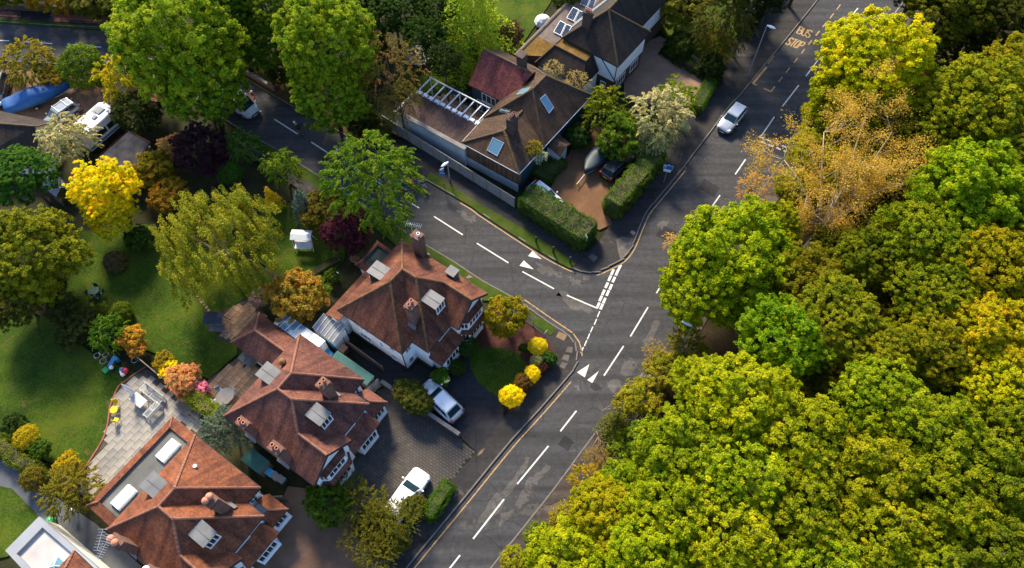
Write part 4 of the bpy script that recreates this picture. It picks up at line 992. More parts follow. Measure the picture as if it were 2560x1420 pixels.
# low wing with parapet wall, tiled roof, white roof boxes
m = MB(); m.box(6.7, 15.9, -0.35, -0.05, 0, 2.62); m.box(15.6, 15.9, -3.6, -0.35, 0, 2.55); m.build('low_wing_wall', 'greyrender', h5)
m = MB(); m.box(6.65, 15.0, -0.45, 0.02, 2.62, 2.72); m.build('coping', 'concrete', h5)
roofsheet(h5, [[V((6.7, -.45, 2.45)), V((15.7, -.45, 2.45)), V((15.7, -3.35, 2.75)), V((6.7, -3.35, 2.75))]], 'tile_p', 'low_wing_roof', 0.12)
m = MB(); m.box(6.9, 15.6, -3.45, -3.38, 0.0, 2.7); m.build('low_wing_back_wall', 'greyrender', h5)
for k in range(11):
    m = MB(); x = 7.3 + k * 0.76; m.box(x, x + .5, -3.8, -3.45, 2.62, 2.82); m.build('roof_box', 'whiteglass', h5)
m = MB(); m.box(7.1, 15.6, -3.95, -3.48, 2.42, 2.6); m.build('box_gutter', 'lead', h5)
for k in range(9):
    m = MB(); x = 7.7 + k * 0.97; m.box(x - .05, x + .05, -5.9, -3.3, 2.62, 2.76); m.build('pergola_beam', 'trim', h5)
m = MB(); m.box(7.6, 15.6, -5.95, -5.85, 2.76, 2.88); m.build('pergola_rail', 'trim', h5)
for x in (7.7, 11.6, 15.5):
    m = MB(); m.box(x - .05, x + .05, -5.95, -5.85, 0, 2.76); m.build('pergola_post', 'trim', h5)
# entrance porch on the drive side
roofsheet(h5, [[V((-.2, -5.0, 2.9)), V((-1.7, -5.0, 2.3)), V((-1.7, -6.0, 2.9)), V((-.2, -6.0, 3.2))], [V((-1.7, -6.0, 2.9)), V((-.2, -6.0, 3.2)), V((-.2, -7.0, 2.9)), V((-1.7, -7.0, 2.3))]], 'tile_d', 'porch_roof', 0.1)
m = MB(); m.prism([(0, -5.2, 0), (-1.4, -5.2, 0), (-1.4, -6.8, 0), (0, -6.8, 0)], 0, 2.3); m.build('porch', 'greyrender', h5)

# --- the house with solar panels
h6 = empty('solar_house', (11.12, 56.38, 0), R(143.2), label='dark-roofed house with white upper walls and solar panels on the flat roof', cat='house')
A_, B_, C_, K_, D_, D2 = V((7.2, 0, 5)), V((0, 0, 5)), V((0, -6.5, 5)), V((1.2, -6.5, 5)), V((1.2, -14, 5)), V((7.2, -14, 5))
T_, T2 = V((3.7, -3.1, 8.4)), V((3.9, -10.6, 8.3))
rf = roofsheet(h6, [[A_, B_, T_], [B_, C_, T_], [C_, K_, T_], [K_, D_, T2, T_], [A_, T_, T2, D2], [D_, D2, T2]], 'tile_dark')
ridges(rf, [(T_, T2), (T_, A_), (T_, C_), (T_, B_)], 'ridge_d')
m = MB(); m.prism([(.35, -.35, 0), (6.9, -.35, 0), (6.9, -13.6, 0), (1.5, -13.6, 0), (1.5, -6.2, 0), (.35, -6.2, 0)], 2.3, 5.25); m.build('upper_wall', 'render', h6)
m = MB(); m.prism([(.4, -.4, 0), (6.85, -.4, 0), (6.85, -13.5, 0), (1.55, -13.5, 0), (1.55, -6.15, 0), (.4, -6.15, 0)], 0, 2.3); m.build('lower_wall', 'brick_dark', h6)
for s, z, w, nx in ((1.5, 0.8, 1.8, 4), (1.4, 3.3, 1.2, 3), (4.2, 3.3, 1.4, 3), (4.3, .8, 1.6, 3)): window(h6, frameT((.35, -6.2), (.35, -.35), 5.85 - s, z, 0.02), w, 1.2, nx, 1)
window(h6, frameT((6.9, -.35), (.35, -.35), 5.3, 1.0, 0.07), 0.7, 0.7, 1, 1)
window(h6, frameT((1.5, -13.6), (1.5, -6.2), 6.3, 3.2, 0.02), 1.1, 1.2, 2, 1)
m = MB(); m.tube([(.3, -.3, 0), (.3, -.3, 5)], 0.05, 6); m.tube([(.3, -.3, 2.6), (2.3, -.3, 4.7)], 0.05, 6); m.build('downpipe', 'black', h6)
chimney(h6, 5.2, -1.6, 6.4, 8.3, 0.45, 0.3, [(-.25, 0), (0, 0), (.25, 0)], 'brick_dark')
m = MB(); m.box(2.5, 8.2, -.3, 2.7, 0, 3.0); m.build('side_wing', 'render', h6)
roofsheet(h6, [[V((7.3, 1.1, 4.75)), V((3.3, 1.1, 4.75)), V((2.3, 3.0, 3.0)), V((8.5, 3.0, 3.0))], [V((3.3, 1.1, 4.75)), V((3.3, -.2, 4.75)), V((2.3, -.2, 3.0)), V((2.3, 3.0, 3.0))], [V((7.3, 1.1, 4.75)), V((8.5, 3.0, 3.0)), V((8.5, -.2, 3.0)), V((7.3, -.2, 4.75))]], 'tile_dark', 'side_wing_roof', 0.1)
m = MB(); m.box(3.3, 7.3, -.3, 1.1, 4.55, 4.68); m.build('mossy_flat_roof', 'mossroof', h6)
ridges(h6, [(V((7.3, 1.1, 4.75)), V((3.3, 1.1, 4.75))), (V((7.3, 1.1, 4.75)), V((8.5, 3, 3.0)))], 'ridge_d', 0.08)
m = MB(); m.prism([(7.0, 0, 0), (11.0, 3.2, 0), (11.3, -14, 0), (7.0, -14, 0)], 0, 2.75); m.build('flat_roofed_wing', 'brick_dark', h6)
m = MB(); m.prism([(7.05, -.2, 0), (10.9, 3.1, 0), (11.2, -13.9, 0), (7.05, -13.9, 0)], 2.7, 2.82); m.build('flat_roof', 'chipping', h6)
m = MB(); m.tube([(10.95, 3.4, 2.85), (11.3, -14, 2.85)], 0.2, 8); m.build('parapet', 'fencewood', h6)
m = MB(); m.prism([(7.9, 1.2, 0), (10.7, 3.0, 0), (10.9, -.6, 0), (7.9, -.6, 0)], 2.8, 2.86); m.build('mossy_flat_roof', 'mossroof', h6)
z4f = zf(1280, 0, 380 / 2248)
def solar(p4, zs, cells='solar', nx=4, ny=7):
    Q = [G(*z4f(*p), z) for p, z in zip(p4, zs)]
    n = (Q[1] - Q[0]).cross(Q[3] - Q[0]).normalized(); n = n if n.z > 0 else -n
    m = MB(); m.hexa([p - n * .06 for p in Q] + Q); fr = m.build('solar_panel', 'alu', h6, world=True)
    g = MB()
    for i in range(nx):
        for j in range(ny):
            def bl(s, t): return Q[0].lerp(Q[1], t).lerp(Q[3].lerp(Q[2], t), s) + n * .008
            s0, s1, t0, t1 = .06 + .88 * i / nx, .06 + .88 * (i + .93) / nx, .04 + .92 * j / ny, .04 + .92 * (j + .95) / ny
            g.poly([bl(s0, t0), bl(s1, t0), bl(s1, t1), bl(s0, t1)], 0, n)
    g.build('solar_cells', cells, fr, world=True)
for bl_, tl, tr, br in [((612, 470), (712, 300), (798, 345), (715, 525)), ((725, 530), (805, 350), (888, 388), (775, 560)), ((805, 262), (905, 100), (992, 143), (912, 315)), ((920, 322), (1000, 150), (1085, 190), (985, 350)), ((1003, 58), (1075, -80), (1165, -40), (1108, 102)), ((1116, 108), (1172, -35), (1240, 0), (1190, 140))]:
    solar([bl_, tl, tr, br], (3.0, 3.45, 3.45, 3.0))
pa = [wmat(h6) @ p for p in (A_, T_, T2)]
for k in range(5):
    for r_ in (0, 1):
        def ln(t, s): return (885 + 560 * t + 60 * s, 418 - 430 * t - 88 * s + 12 * s * t)
        t0, t1, s0, s1 = k / 5, (k + .94) / 5, r_ * .5, r_ * .5 + .46
        rooflight(h6, [z4f(*ln(t0, s0)), z4f(*ln(t0, s1)), z4f(*ln(t1, s1)), z4f(*ln(t1, s0))], pa, 'solar_pale', 'alu', 0.10, 0.04, 'solar_panel')

# --- bungalow and shed by the far yard
r1, r2 = G(-70, 303, 4.6), G(88, 316, 4.6); f1, f2 = G(-70, 402, 2.5), G(104, 398, 2.5)
bk = lambda r, f: Vector((2 * r.x - f.x, 2 * r.y - f.y, 2.5))
b1, b2 = bk(r1, f1), bk(r2, f2)
h7 = empty('bungalow', ((f2.x + b2.x) / 2 - 3, (f2.y + b2.y) / 2, 0), 0, label='low bungalow with near-black tiled roof and cream end wall', cat='house')
iv = wmat(h7).inverted()
rf = roofsheet(h7, [[iv @ p for p in (r1, r2, f2, f1)], [iv @ p for p in (r1, r2, b2, b1)]], 'tile_dark')
ridges(rf, [(iv @ r1, iv @ r2)], 'ridge_d')
for e0, e1 in ((r2, f2), (r2, b2)):
    m = MB(); m.tube([e0, e1], 0.07, 5); m.build('bargeboard', 'fencewood', h7, world=True)
m = MB(); c_ = (f1 + f2 + b1 + b2) / 4; wl4 = [p.lerp(Vector((c_.x, c_.y, p.z)), 0.05) for p in (f1, f2, b2, b1)]
m.prism(wl4, 0, 2.55)
a, c2 = wl4[1], wl4[2]; mid = (a + c2) / 2
m.poly([(a.x, a.y, 2.5), (c2.x, c2.y, 2.5), (mid.x, mid.y, 4.4)]); m.build('wall', 'cream', h7, world=True)
sA, sB = iv @ wl4[1], iv @ wl4[2]
window(h7, frameT(sA, sB, 1.2, 1.0, 0.02), 1.1, 1.1, 2, 1); window(h7, frameT(sA, sB, 4.2, 1.0, 0.02), 1.4, 1.1, 2, 1)
t4 = [G(321, 328, 2.7), G(375, 357, 2.7), G(330, 440, 2.35), G(240, 398, 2.35)]
sh = empty('corrugated_shed', ((t4[0].x + t4[2].x) / 2, (t4[0].y + t4[2].y) / 2, 0), 0, label='shed with weathered corrugated roof beside the yellow tree', cat='shed')
n = 5
for k in range(n):
    m = MB(); R_ = 4
    prev = None
    for i in range(R_ * 2 + 1):
        s = (k + i / (R_ * 2) * 0.995) / n; z = Vector((0, 0, 0.09 * math.cos(i * math.pi)))
        a, c2 = t4[0].lerp(t4[1], s) + z, t4[3].lerp(t4[2], s) + z
        if prev: m.poly([prev[0], a, c2, prev[1]], 0, (0, 0, 1))
        prev = (a, c2)
    m.build('corrugated_sheet', 'corr', sh, world=True)
for i in range(4):
    m = MB(); a, c2 = t4[i], t4[(i + 1) % 4]; m.tube([a + Vector((0, 0, .02)), c2 + Vector((0, 0, .02))], 0.09, 4); m.build('fascia', 'earth', sh, world=True)
cc = sum(t4, Vector()) / 4
m = MB(); m.prism([p.lerp(Vector((cc.x, cc.y, p.z)), 0.06) for p in t4], 0, 2.25); m.build('wall', 'fencewood', sh, world=True)

# ================================================================ VEHICLES
PAINT = {}
def paint(name, c, metal=0.0, rough=0.25):
    if name not in PAINT: PAINT[name] = paintmat(name, c, rough, metal)
    return PAINT[name]
def heading(a, b2):
    p, q = G(*a), G(*b2); return math.atan2(q.y - p.y, q.x - p.x)
def lerp4(Q, s, t): return Q[0].lerp(Q[1], s).lerp(Q[3].lerp(Q[2], s), t)
def pane_on(Q, i0, i1, j0, j1, out, parent, mat, name):
    n = (Q[1] - Q[0]).cross(Q[3] - Q[0]).normalized() * out
    c = [lerp4(Q, i0, j0), lerp4(Q, i1, j0), lerp4(Q, i1, j1), lerp4(Q, i0, j1)]
    m = MB(); m.hexa([p - n * .6 for p in c] + [p + n for p in c]); return m.build(name, mat, parent)
def car(name, ctr, to, L, Wd, H, body, label, belt=0.93, rails=False, van=False, estate=False, group=None, roofm=None):
    """to: photo pixel the bonnet points towards; both pixels on the ground plane"""
    p = G(*ctr); h = empty(name, (p.x, p.y, 0.0 if name == 'x' else CARZ.get(ctr, 0.1)), heading(ctr, to), label=label, cat='van' if van else 'car', group=group)
    w = Wd / 2; hw = L / 2
    if van: st = [(1, .62, .62), (.95, .84, .85), (.84, .95, 1.02), (.74, 1, 1.12), (.2, 1, 1.12), (-.4, 1, 1.12), (-.95, 1, 1.12), (-.985, .97, 1.05), (-1, .93, .9)]
    else: st = [(1, .60, .56), (.965, .80, .68), (.86, .93, .78), (.62, .985, .86), (.42, 1, belt), (0, 1, belt), (-.5, 1, belt + .02), (-.84, .97, belt + .03), (-.95, .9, belt), (-1, .78, .72)]
    m = MB(); rings = []
    for fx, fw, zt in st:
        x, ww = fx * hw, fw * w; zb = .3 if abs(fx) > .9 else .22
        half = [(ww * .9, zb), (ww, zb + .2), (ww * 1.0, zt * .72), (ww * .965, zt - .07), (ww * .86, zt), (ww * .4, zt + .035)]
        ring = half + [(0, zt + .045)] + [(-y, z) for y, z in reversed(half)]
        base = len(m.v); m.v += [Vector((x, y, z)) for y, z in ring]; rings.append((base, len(ring)))
    for (a, n), (c, _) in zip(rings, rings[1:]):
        for k in range(n): m.f.append([a + k, c + k, c + (k + 1) % n, a + (k + 1) % n]); m.m.append(0)
    m.f.append([rings[0][0] + k for k in range(rings[0][1])]); m.m.append(0); m.f.append([rings[-1][0] + k for k in reversed(range(rings[-1][1]))]); m.m.append(0)
    b = m.build('body', body, h, bevel=0.0, smooth=True)
    # cabin
    if van: xb0, xt0, xt1, xb1 = .80, .52, -.95, -.985
    elif estate: xb0, xt0, xt1, xb1 = .44, .12, -.80, -.95
    else: xb0, xt0, xt1, xb1 = .44, .10, -.66, -.93
    zb = (1.1 if van else belt) - .03; wb, wt = w * (.95 if van else .93), w * (.86 if van else .76)
    B = [Vector((xb0 * hw, -wb * .93, zb)), Vector((xb0 * hw, wb * .93, zb)), Vector((xb1 * hw, wb * .93, zb)), Vector((xb1 * hw, -wb * .93, zb))]
    T = [Vector((xt0 * hw, -wt * .95, H)), Vector((xt0 * hw, wt * .95, H)), Vector((xt1 * hw, wt * .95, H)), Vector((xt1 * hw, -wt * .95, H))]
    cx = Vector(((xt0 + xt1) / 2 * hw, 0, H + .035))
    m = MB(); m.hexa([B[0], B[1], B[2], B[3], T[0], T[1], T[2], T[3]])
    m.build('cabin', body, h, bevel=.05, smooth=False)
    Ti = [t.lerp(Vector((cx.x, cx.y, H)), .08) + Vector((0, 0, .022)) for t in T]
    m = MB(); [m.poly([T[k].lerp(Ti[k], .3), T[(k + 1) % 4].lerp(Ti[(k + 1) % 4], .3), Ti[(k + 1) % 4], Ti[k]], 0, (0, 0, 1)) for k in range(4)]; m.poly(Ti, 0, (0, 0, 1)); m.build('roof', roofm or body, h)
    pane_on([B[0], B[1], T[1], T[0]], .06, .94, .08, .90, .015, h, 'carglass', 'windscreen')
    if not van: pane_on([B[2], B[3], T[3], T[2]], .08, .92, .22, .88, .015, h, 'carglass', 'rear_window')
    for sgn in (0, 1):
        Q = [B[3], B[0], T[0], T[3]] if sgn == 0 else [B[1], B[2], T[2], T[1]]
        cuts = [(.10, .36), (.39, .66), (.69, .90)] if not van else [(.75, .93)]
        for a, c in cuts:
            if sgn == 1: a, c = 1 - c, 1 - a
            pane_on(Q, a, c, .22, .86, .012, h, 'carglass', 'side_window')
    r = .31 if not van else .34
    for sx in (.62, -.6):
        for sy in (-1, 1):
            m = MB(); x, y = sx * hw, sy * (w - .10)
            m.tube([(x, y - .1, r), (x, y + .1, r)], r, 18); wl = m.build('wheel', 'tyre', h)
            m = MB(); m.tube([(x, y + sy * .09, r), (x, y + sy * .115, r)], r * .62, 14); m.build('rim', 'alu', wl)
            m = MB(); m.tube([(x, sy * (w * 1.0 - .02), r + .03), (x, sy * (w * 1.0 + .008), r + .03)], r * 1.16, 18); m.build('wheel_arch', 'black', h)
    for sy in (-1, 1):
        m = MB(); z = .62 if not van else .8
        m.hexa([Vector(q) for q in ((hw * .985, sy * w * .48, z), (hw * .985, sy * w * .72, z), (hw * .90, sy * w * .93, z), (hw * .86, sy * w * .7, z + .05), (hw * .95, sy * w * .46, z + .13), (hw * .95, sy * w * .72, z + .14), (hw * .84, sy * w * .93, z + .2), (hw * .8, sy * w * .72, z + .23))]); m.build('headlight', 'lamp_lens', h)
        m = MB(); m.box(-hw * 1.003, -hw * .93, sy * w * .78 - .12, sy * w * .78 + .12, .74, 1.0); m.build('tail_light', 'tail', h)
        m = MB(); xm = xb0 * hw - .12; m.box(xm - .07, xm + .07, sy * (w * .98 + .11) - .1, sy * (w * .98 + .11) + .1, zb + .04, zb + .18); m.build('wing_mirror', body, h, bevel=.03)
    m = MB(); m.box(hw * .985, hw * 1.012, -.45, .45, .4, .56); m.build('grille', 'black', h)
    m = MB(); m.box(hw * 1.0, hw * 1.02, -.26, .26, .3, .41); m.build('number_plate', 'signwhite', h)
    m = MB(); m.box(-hw * 1.012, -hw * .99, -.26, .26, .58, .69); m.build('number_plate', 'yellow', h)
    if rails:
        for sy in (-1, 1):
            m = MB(); m.tube([(xt0 * hw - .15, sy * wt * .86, H + .02), (xt0 * hw - .3, sy * wt * .86, H + .09), (xt1 * hw + .3, sy * wt * .86, H + .09), (xt1 * hw + .15, sy * wt * .86, H + .02)], .022, 6); m.build('roof_rail', 'alu', h)
        if rails == 2:
            for fx in (.0, -.5):
                m = MB(); m.tube([(fx * hw, -wt * .98, H + .13), (fx * hw, wt * .98, H + .13)], .035, 6); m.build('roof_bar', 'alu', h)
    return h
CARZ = {(1826, 306): 0.0, (600, 268): 0.0, (5, 238): 0.06, (160, 300): 0.06, (1362, 500): 0.112, (1541, 424): 0.112, (1103, 1008): 0.09, (1020, 1242): 0.115}
silver = paint('silver_paint', (.5, .53, .56), .55); white = paint('white_paint', (.78, .79, .8)); black = paint('black_car_paint', (.02, .022, .026)); blue = paint('dark_blue_paint', (.03, .05, .08), .2)
car('silver_car', (1826, 306), (1790, 350), 4.1, 1.72, 1.47, silver, 'silver hatchback driving along the main road', estate=True)
car('parked_silver_car', (1103, 1008), (1055, 962), 4.4, 1.82, 1.58, paint('pale_silver_paint', (.62, .65, .68), .35), 'pale silver car with roof rails parked beside the laurels', rails=True, roofm=white)
car('white_estate_car', (1020, 1242), (1058, 1188), 4.6, 1.8, 1.5, white, 'white estate car parked in the thicket on the sett driveway', estate=True)
car('dark_car', (5, 238), (-8, 285), 4.6, 1.85, 1.6, black, 'black car with pale trim at the edge of the gravel yard', estate=True, rails=True)
car('grey_estate_car', (160, 300), (118, 330), 4.4, 1.78, 1.55, paint('grey_green_paint', (.24, .27, .28), .4), 'grey estate car with roof bars beside the motorhome', estate=True, rails=2)
car('white_car', (1362, 500), (1396, 526), 4.0, 1.7, 1.45, white, 'white car mostly hidden behind the long dark hedge')
car('dark_blue_car', (1541, 424), (1573, 392), 4.2, 1.75, 1.5, black, 'black car tucked between tall hedge and covered boat', estate=True)
car('delivery_van', (600, 268), (655, 302), 5.0, 1.95, 2.15, white, 'white van driving along the side road under the trees', van=True)
# motorhome
def motorhome():
    a, c = G(186, 336, 2.7), G(276, 260, 2.7); rz = math.atan2(c.y - a.y, c.x - a.x); ctr = (a + c) / 2
    h = empty('motorhome', (ctr.x, ctr.y, .06), rz, label='long white motorhome parked beside the corrugated shed', cat='motorhome')
    L = (c - a).length / 2
    prof = [(-L, .55), (-L, 2.1), (-L + .35, 2.75), (L - .6, 2.8), (L, 2.35), (L, .55)]
    m = MB()
    w = 1.12
    for (x0, z0), (x1, z1) in zip(prof, prof[1:] + prof[:1]): m.poly([(x0, -w, z0), (x1, -w, z1), (x1, w, z1), (x0, w, z0)])
    m.poly([(x, -w, z) for x, z in prof]); m.poly([(x, w, z) for x, z in reversed(prof)])
    m.build('body', white, h, bevel=.08)
    for x, wd in ((-L + 1.3, 1.0), (-.4, 1.2), (L - 1.6, .9)):
        for s in (-1, 1):
            m = MB(); m.box(x - wd / 2, x + wd / 2, s * w - .02, s * w + .02, 1.35, 2.0); m.build('side_window', 'carglass', h)
    for s in (-1, 1):
        m = MB(); m.box(-L + .05, L - .05, s * w - .015, s * w + .015, .75, 1.0); m.build('stripe', 'blueplastic', h)
    for x, y, a_, b_ in ((L - 1.3, .1, .45, .4), (.2, -.2, .25, .22), (-1.6, .2, .42, .35)):
        m = MB(); m.box(x - a_, x + a_, y - b_, y + b_, 2.78, 2.9); m.build('roof_hatch', 'polycarb', h, bevel=.03)
    m = MB(); m.box(.6, 1.5, .2, .8, 2.79, 2.85); m.build('solar_panel', 'solar_pale', h)
    for x in (-L + 1.6, L - 1.4):
        for s in (-1, 1):
            m = MB(); m.tube([(x, s * w - .12, .34), (x, s * w + .03, .34)], .34, 16); k = m.build('wheel', 'tyre', h); m = MB(); m.tube([(x, s * (w + .03), .34), (x, s * (w + .045), .34)], .2, 12); m.build('rim', 'alu', k)
    m = MB(); m.box(-L, L, -.9, .9, .35, .56); m.build('chassis', 'black', h)
motorhome()
def boat(bow, stern, L, Wd, Hh, cover, label, z0, hull='steel'):
    p, q = G(*bow), G(*stern); rz = math.atan2(p.y - q.y, p.x - q.x); c = (p + q) / 2
    h = empty('covered_boat', (c.x, c.y, z0), rz, label=label, cat='boat'); n = 14; m = MB(); rings = []
    for i in range(n + 1):
        t = i / n; x = -L / 2 + L * t
        w = Wd / 2 * (1.0 if t < .45 else max(.03, (1 - ((t - .45) / .55) ** 2.2))) * (.86 + .14 * min(1, t * 4))
        top = Hh * (.74 + .3 * math.exp(-((t - .42) / .2) ** 2) + .10 * t); edge = Hh * (.62 + .18 * t); bot = .42 + .3 * max(0, t - .6)
        ring = [(w * .5, bot), (w * .95, bot + .25), (w, edge), (w * .55, edge + (top - edge) * .62), (0, top)]
        ring = ring + [(-y, z) for y, z in reversed(ring[:-1])]
        rings.append(len(m.v)); m.v += [Vector((x, y + .015 * math.sin(i * 2.3), z + .012 * math.sin(i * 3.1 + y * 3))) for y, z in ring]
    k = 9
    for a, b2 in zip(rings, rings[1:]):
        for j in range(k - 1): m.f.append([a + j, b2 + j, b2 + j + 1, a + j + 1]); m.m.append(0)
        m.f.append([a + k - 1, b2 + k - 1, b2, a]); m.m.append(0)
    m.f.append([rings[0] + j for j in range(k)]); m.m.append(0); m.f.append([rings[-1] + j for j in reversed(range(k))]); m.m.append(0)
    m.build('cover', cover, h, smooth=True)
    m = MB(); m.tube([(-L * .45, -.5, .38), (L * .25, -.5, .38), (L * .5, 0, .4), (L * .5 + 1.3, 0, .42)], .05, 6); m.tube([(-L * .45, .5, .38), (L * .25, .5, .38), (L * .5, 0, .4)], .05, 6); m.tube([(-L * .1, -.9, .33), (-L * .1, .9, .33)], .05, 6)
    m.tube([(L * .5 + 1.1, 0, .42), (L * .5 + 1.1, 0, .05)], .04, 6); m.build('trailer_frame', hull, h)
    m = MB(); m.tube([(L * .5 + 1.25, 0, .44), (L * .5 + 1.45, 0, .44)], .06, 8); m.build('tow_hitch', 'yellow', h)
    for s in (-1, 1):
        m = MB(); m.tube([(-L * .1, s * 1.0 - .08, .28), (-L * .1, s * 1.0 + .08, .28)], .28, 16); wl = m.build('wheel', 'tyre', h); m = MB(); m.tube([(-L * .1, s * 1.08, .28), (-L * .1, s * 1.1, .28)], .16, 10); m.build('rim', 'alu', wl)
    return h
boat((172, 232), (42, 278), 7.0, 2.3, 1.9, 'bluetarp', 'boat under bright blue cover on the gravel yard', .06)
boat((1470, 432), (1508, 384), 4.8, 1.9, 1.5, 'darktarp', 'boat on a trailer under dark blue cover on the gravel drive', .112)

# ================================================================ STREET FURNITURE
def post(name, base, h, label, cat, z=0.1, r=.06, mat='steel', group=None):
    p = G(*base, z); o = empty(name, p, 0, label=label, cat=cat, group=group)
    m = MB(); m.tube([(0, 0, -.1), (0, 0, h * .25), (0, 0, h)], [r, r, r * .6], 8); m.build('post', mat, o); return o
def lamp(base, h, to, reach, label):
    o = post('street_lamp', base, h, label, 'street lamp', r=.085)
    a = heading(base, to); d = Vector((math.cos(a), math.sin(a), 0))
    m = MB(); m.tube([(0, 0, h - .05), d * .3 * reach + Vector((0, 0, h + .06)), d * reach + Vector((0, 0, h + .1))], .04, 6); m.build('arm', 'steel', o)
    m = MB(); c = d * (reach + .35) + Vector((0, 0, h + .1)); n = Vector((-d.y, d.x, 0))
    for i in range(9):
        t = i / 8; s = math.sin(math.pi * min(max(t, .06), .94)) ** .6
        m_ = [c + d * (t - .5) * .95 + (n * math.cos(k * math.pi / 4) * .19 + Vector((0, 0, math.sin(k * math.pi / 4) * .12))) * s for k in range(8)]
        b0 = len(m.v); m.v += m_
        if i: 
            for k in range(8): m.f.append([b0 - 8 + k, b0 - 8 + (k + 1) % 8, b0 + (k + 1) % 8, b0 + k]); m.m.append(0)
    m.f.append(list(range(7, -1, -1))); m.m.append(0); m.f.append([len(m.v) - 8 + k for k in range(8)]); m.m.append(0)
    m.build('lantern', 'lamp_lens', o, smooth=True); return o
lamp((1868, 192), 7.2, (1920, 215), .1, 'tall street lamp with oval white lantern by the bus bay')
lamp((1697, 884), 5.6, (1650, 860), .15, 'street lamp with pale lantern at the edge of the wood')
lamp((1124, 449), 2.7, (1095, 470), .0, 'short lamp post on the footway by the grey panel fence')
o = post('telegraph_pole', (1833, 142), 7.0, 'wooden telegraph pole among the shrubs by the footway', 'pole', r=.14, mat='fencewood')
m = MB(); m.box(-.5, .5, -.05, .05, 6.5, 6.62); m.build('crossarm', 'fencewood', o)
for s in (-.4, .4): m = MB(); m.lathe([(.05, 0), (.05, .15), (.03, .2)], (s, 0, 6.62), 8); m.build('insulator', 'trim', o)
def plate(o, h, w, hh, face, mat, tilt=0, name='sign_plate', dx=0, dz=0):
    """face = heading the plate looks towards"""
    d = Vector((math.cos(face), math.sin(face), 0)); n = Vector((-d.y, d.x, 0)); c = d * .07 + n * dx + Vector((0, 0, h + dz))
    m = MB(); u = Vector((0, 0, 1))
    q = [c - n * w / 2 - u * hh / 2, c + n * w / 2 - u * hh / 2, c + n * w / 2 + u * hh / 2, c - n * w / 2 + u * hh / 2]
    m.hexa([p - d * .01 for p in q] + [p + d * .01 for p in q]); return m.build(name, mat, o), c, n, u, d
toc = R(-105)
o = post('direction_sign', (1659, 456), 2.9, 'blue direction sign with white arrow on the main road footway', 'sign', r=.04)
pl_, c, n, u, d = plate(o, 2.55, .95, .65, toc, 'signblue')
m = MB()
for a, b2, w in (((-.28, -.25), (-.28, .22), .05), ((-.4, .08), (-.28, .24), .05), ((-.16, .08), (-.28, .24), .05)):
    A, B = c + n * a[0] + u * a[1] + d * .016, c + n * b2[0] + u * b2[1] + d * .016; t = (B - A).normalized(); k = t.cross(d) * w / 2; m.poly([A - k, B - k, B + k, A + k], 0, d)
m.build('arrow', 'signwhite', pl_)
m = MB()
for x0, x1, y0, y1 in ((-.46, .46, .29, .315), (-.46, .46, -.315, -.29), (-.46, -.435, -.29, .29), (.435, .46, -.29, .29)): m.poly([c + n * x + u * y + d * .014 for x, y in ((x0, y0), (x1, y0), (x1, y1), (x0, y1))], 0, d)
m.build('white_border', 'signwhite', pl_)
plate(o, 2.0, .75, .3, toc, 'signwhite')
post('marker_post', (1697, 408), 1.5, 'thin bare post near the kerb beside the blossom tree', 'post', r=.035)
o = post('sign_post', (1459, 624), 2.4, 'grey post with the back of a small sign at the hedge corner', 'sign', r=.04)
plate(o, 2.1, .5, .75, R(20), 'steel')
pn = G(1437, 600, 0.1); o = empty('street_name_plate', pn, heading((1424, 592), (1450, 608)), label='low white street name plate on two legs beside the long hedge', cat='sign')
for s in (-.5, .5): m = MB(); m.box(s - .04, s + .04, -.03, .03, -.1, .7); m.build('leg', 'black', o)
m = MB(); m.box(-.8, .8, -.06, -.03, .35, .68); m.build('name_board', 'signwhite', o)
for i, bse in enumerate([(1340, 605), (1383, 630), (1425, 655)]):
    p = G(*bse, .11); m = MB(); m.lathe([(.09, -.05), (.09, .75), (.11, .78), (.11, .9), (.0, .96)], p, 10)
    tag(m.build('bollard', 'black', None), ['black bollard on the verge, farthest from the junction', 'black bollard on the verge, middle one of three', 'black bollard on the verge, nearest the junction'][i], 'bollard', 'verge bollards')
def triangle_sign(px, py, face, label):
    g = G(px, py, 2.0); o = post('warning_sign', (0, 0), 2.2, label, 'sign', r=.035); o.location = (g.x, g.y, .11)
    d = Vector((math.cos(face), math.sin(face), 0)); n = Vector((-d.y, d.x, 0)); u = Vector((0, 0, 1)); c = d * .06 + u * 1.95
    def tri(r, off): return [c + n * (r * math.sin(a)) + u * (r * math.cos(a)) + d * off for a in (0, 2.0944, 4.18879)]
    m = MB(); a, b2 = tri(.5, -.01), tri(.5, .01); m.poly(b2, 0, d); m.poly(a, 0, -d)
    for k in range(3): m.poly([a[k], a[(k + 1) % 3], b2[(k + 1) % 3], b2[k]])
    pl_ = m.build('sign_plate', 'signred', o)
    m = MB(); m.poly(tri(.36, .014), 0, d); m.build('white_face', 'signwhite', pl_)
    m = MB()
    for s, e in (((-.07, -.12), (-.03, .12)), ((.07, -.12), (.03, .12))):
        A, B = c + n * s[0] + u * s[1] + d * .018, c + n * e[0] + u * e[1] + d * .018; t = (B - A).normalized(); k = t.cross(d) * .02; m.poly([A - k, B - k, B + k, A + k], 0, d)
    m.build('symbol', 'black', pl_)
triangle_sign(1173, 691, R(-80), 'red and white triangular warning sign on the verge beside the corner villa roof')
triangle_sign(1335, 793, R(-60), 'red and white triangular warning sign on the verge near the pavement corner')
o = post('notice_post', (1362, 845), 1.5, 'small grey notice on a post at the pavement corner bed', 'sign', r=.035); plate(o, 1.35, .45, .3, R(-40), 'steel')
o = post('verge_sign', (1109, 459), 2.3, 'small blue and white signs on a pole in the side road verge', 'sign', r=.04, mat='alu')
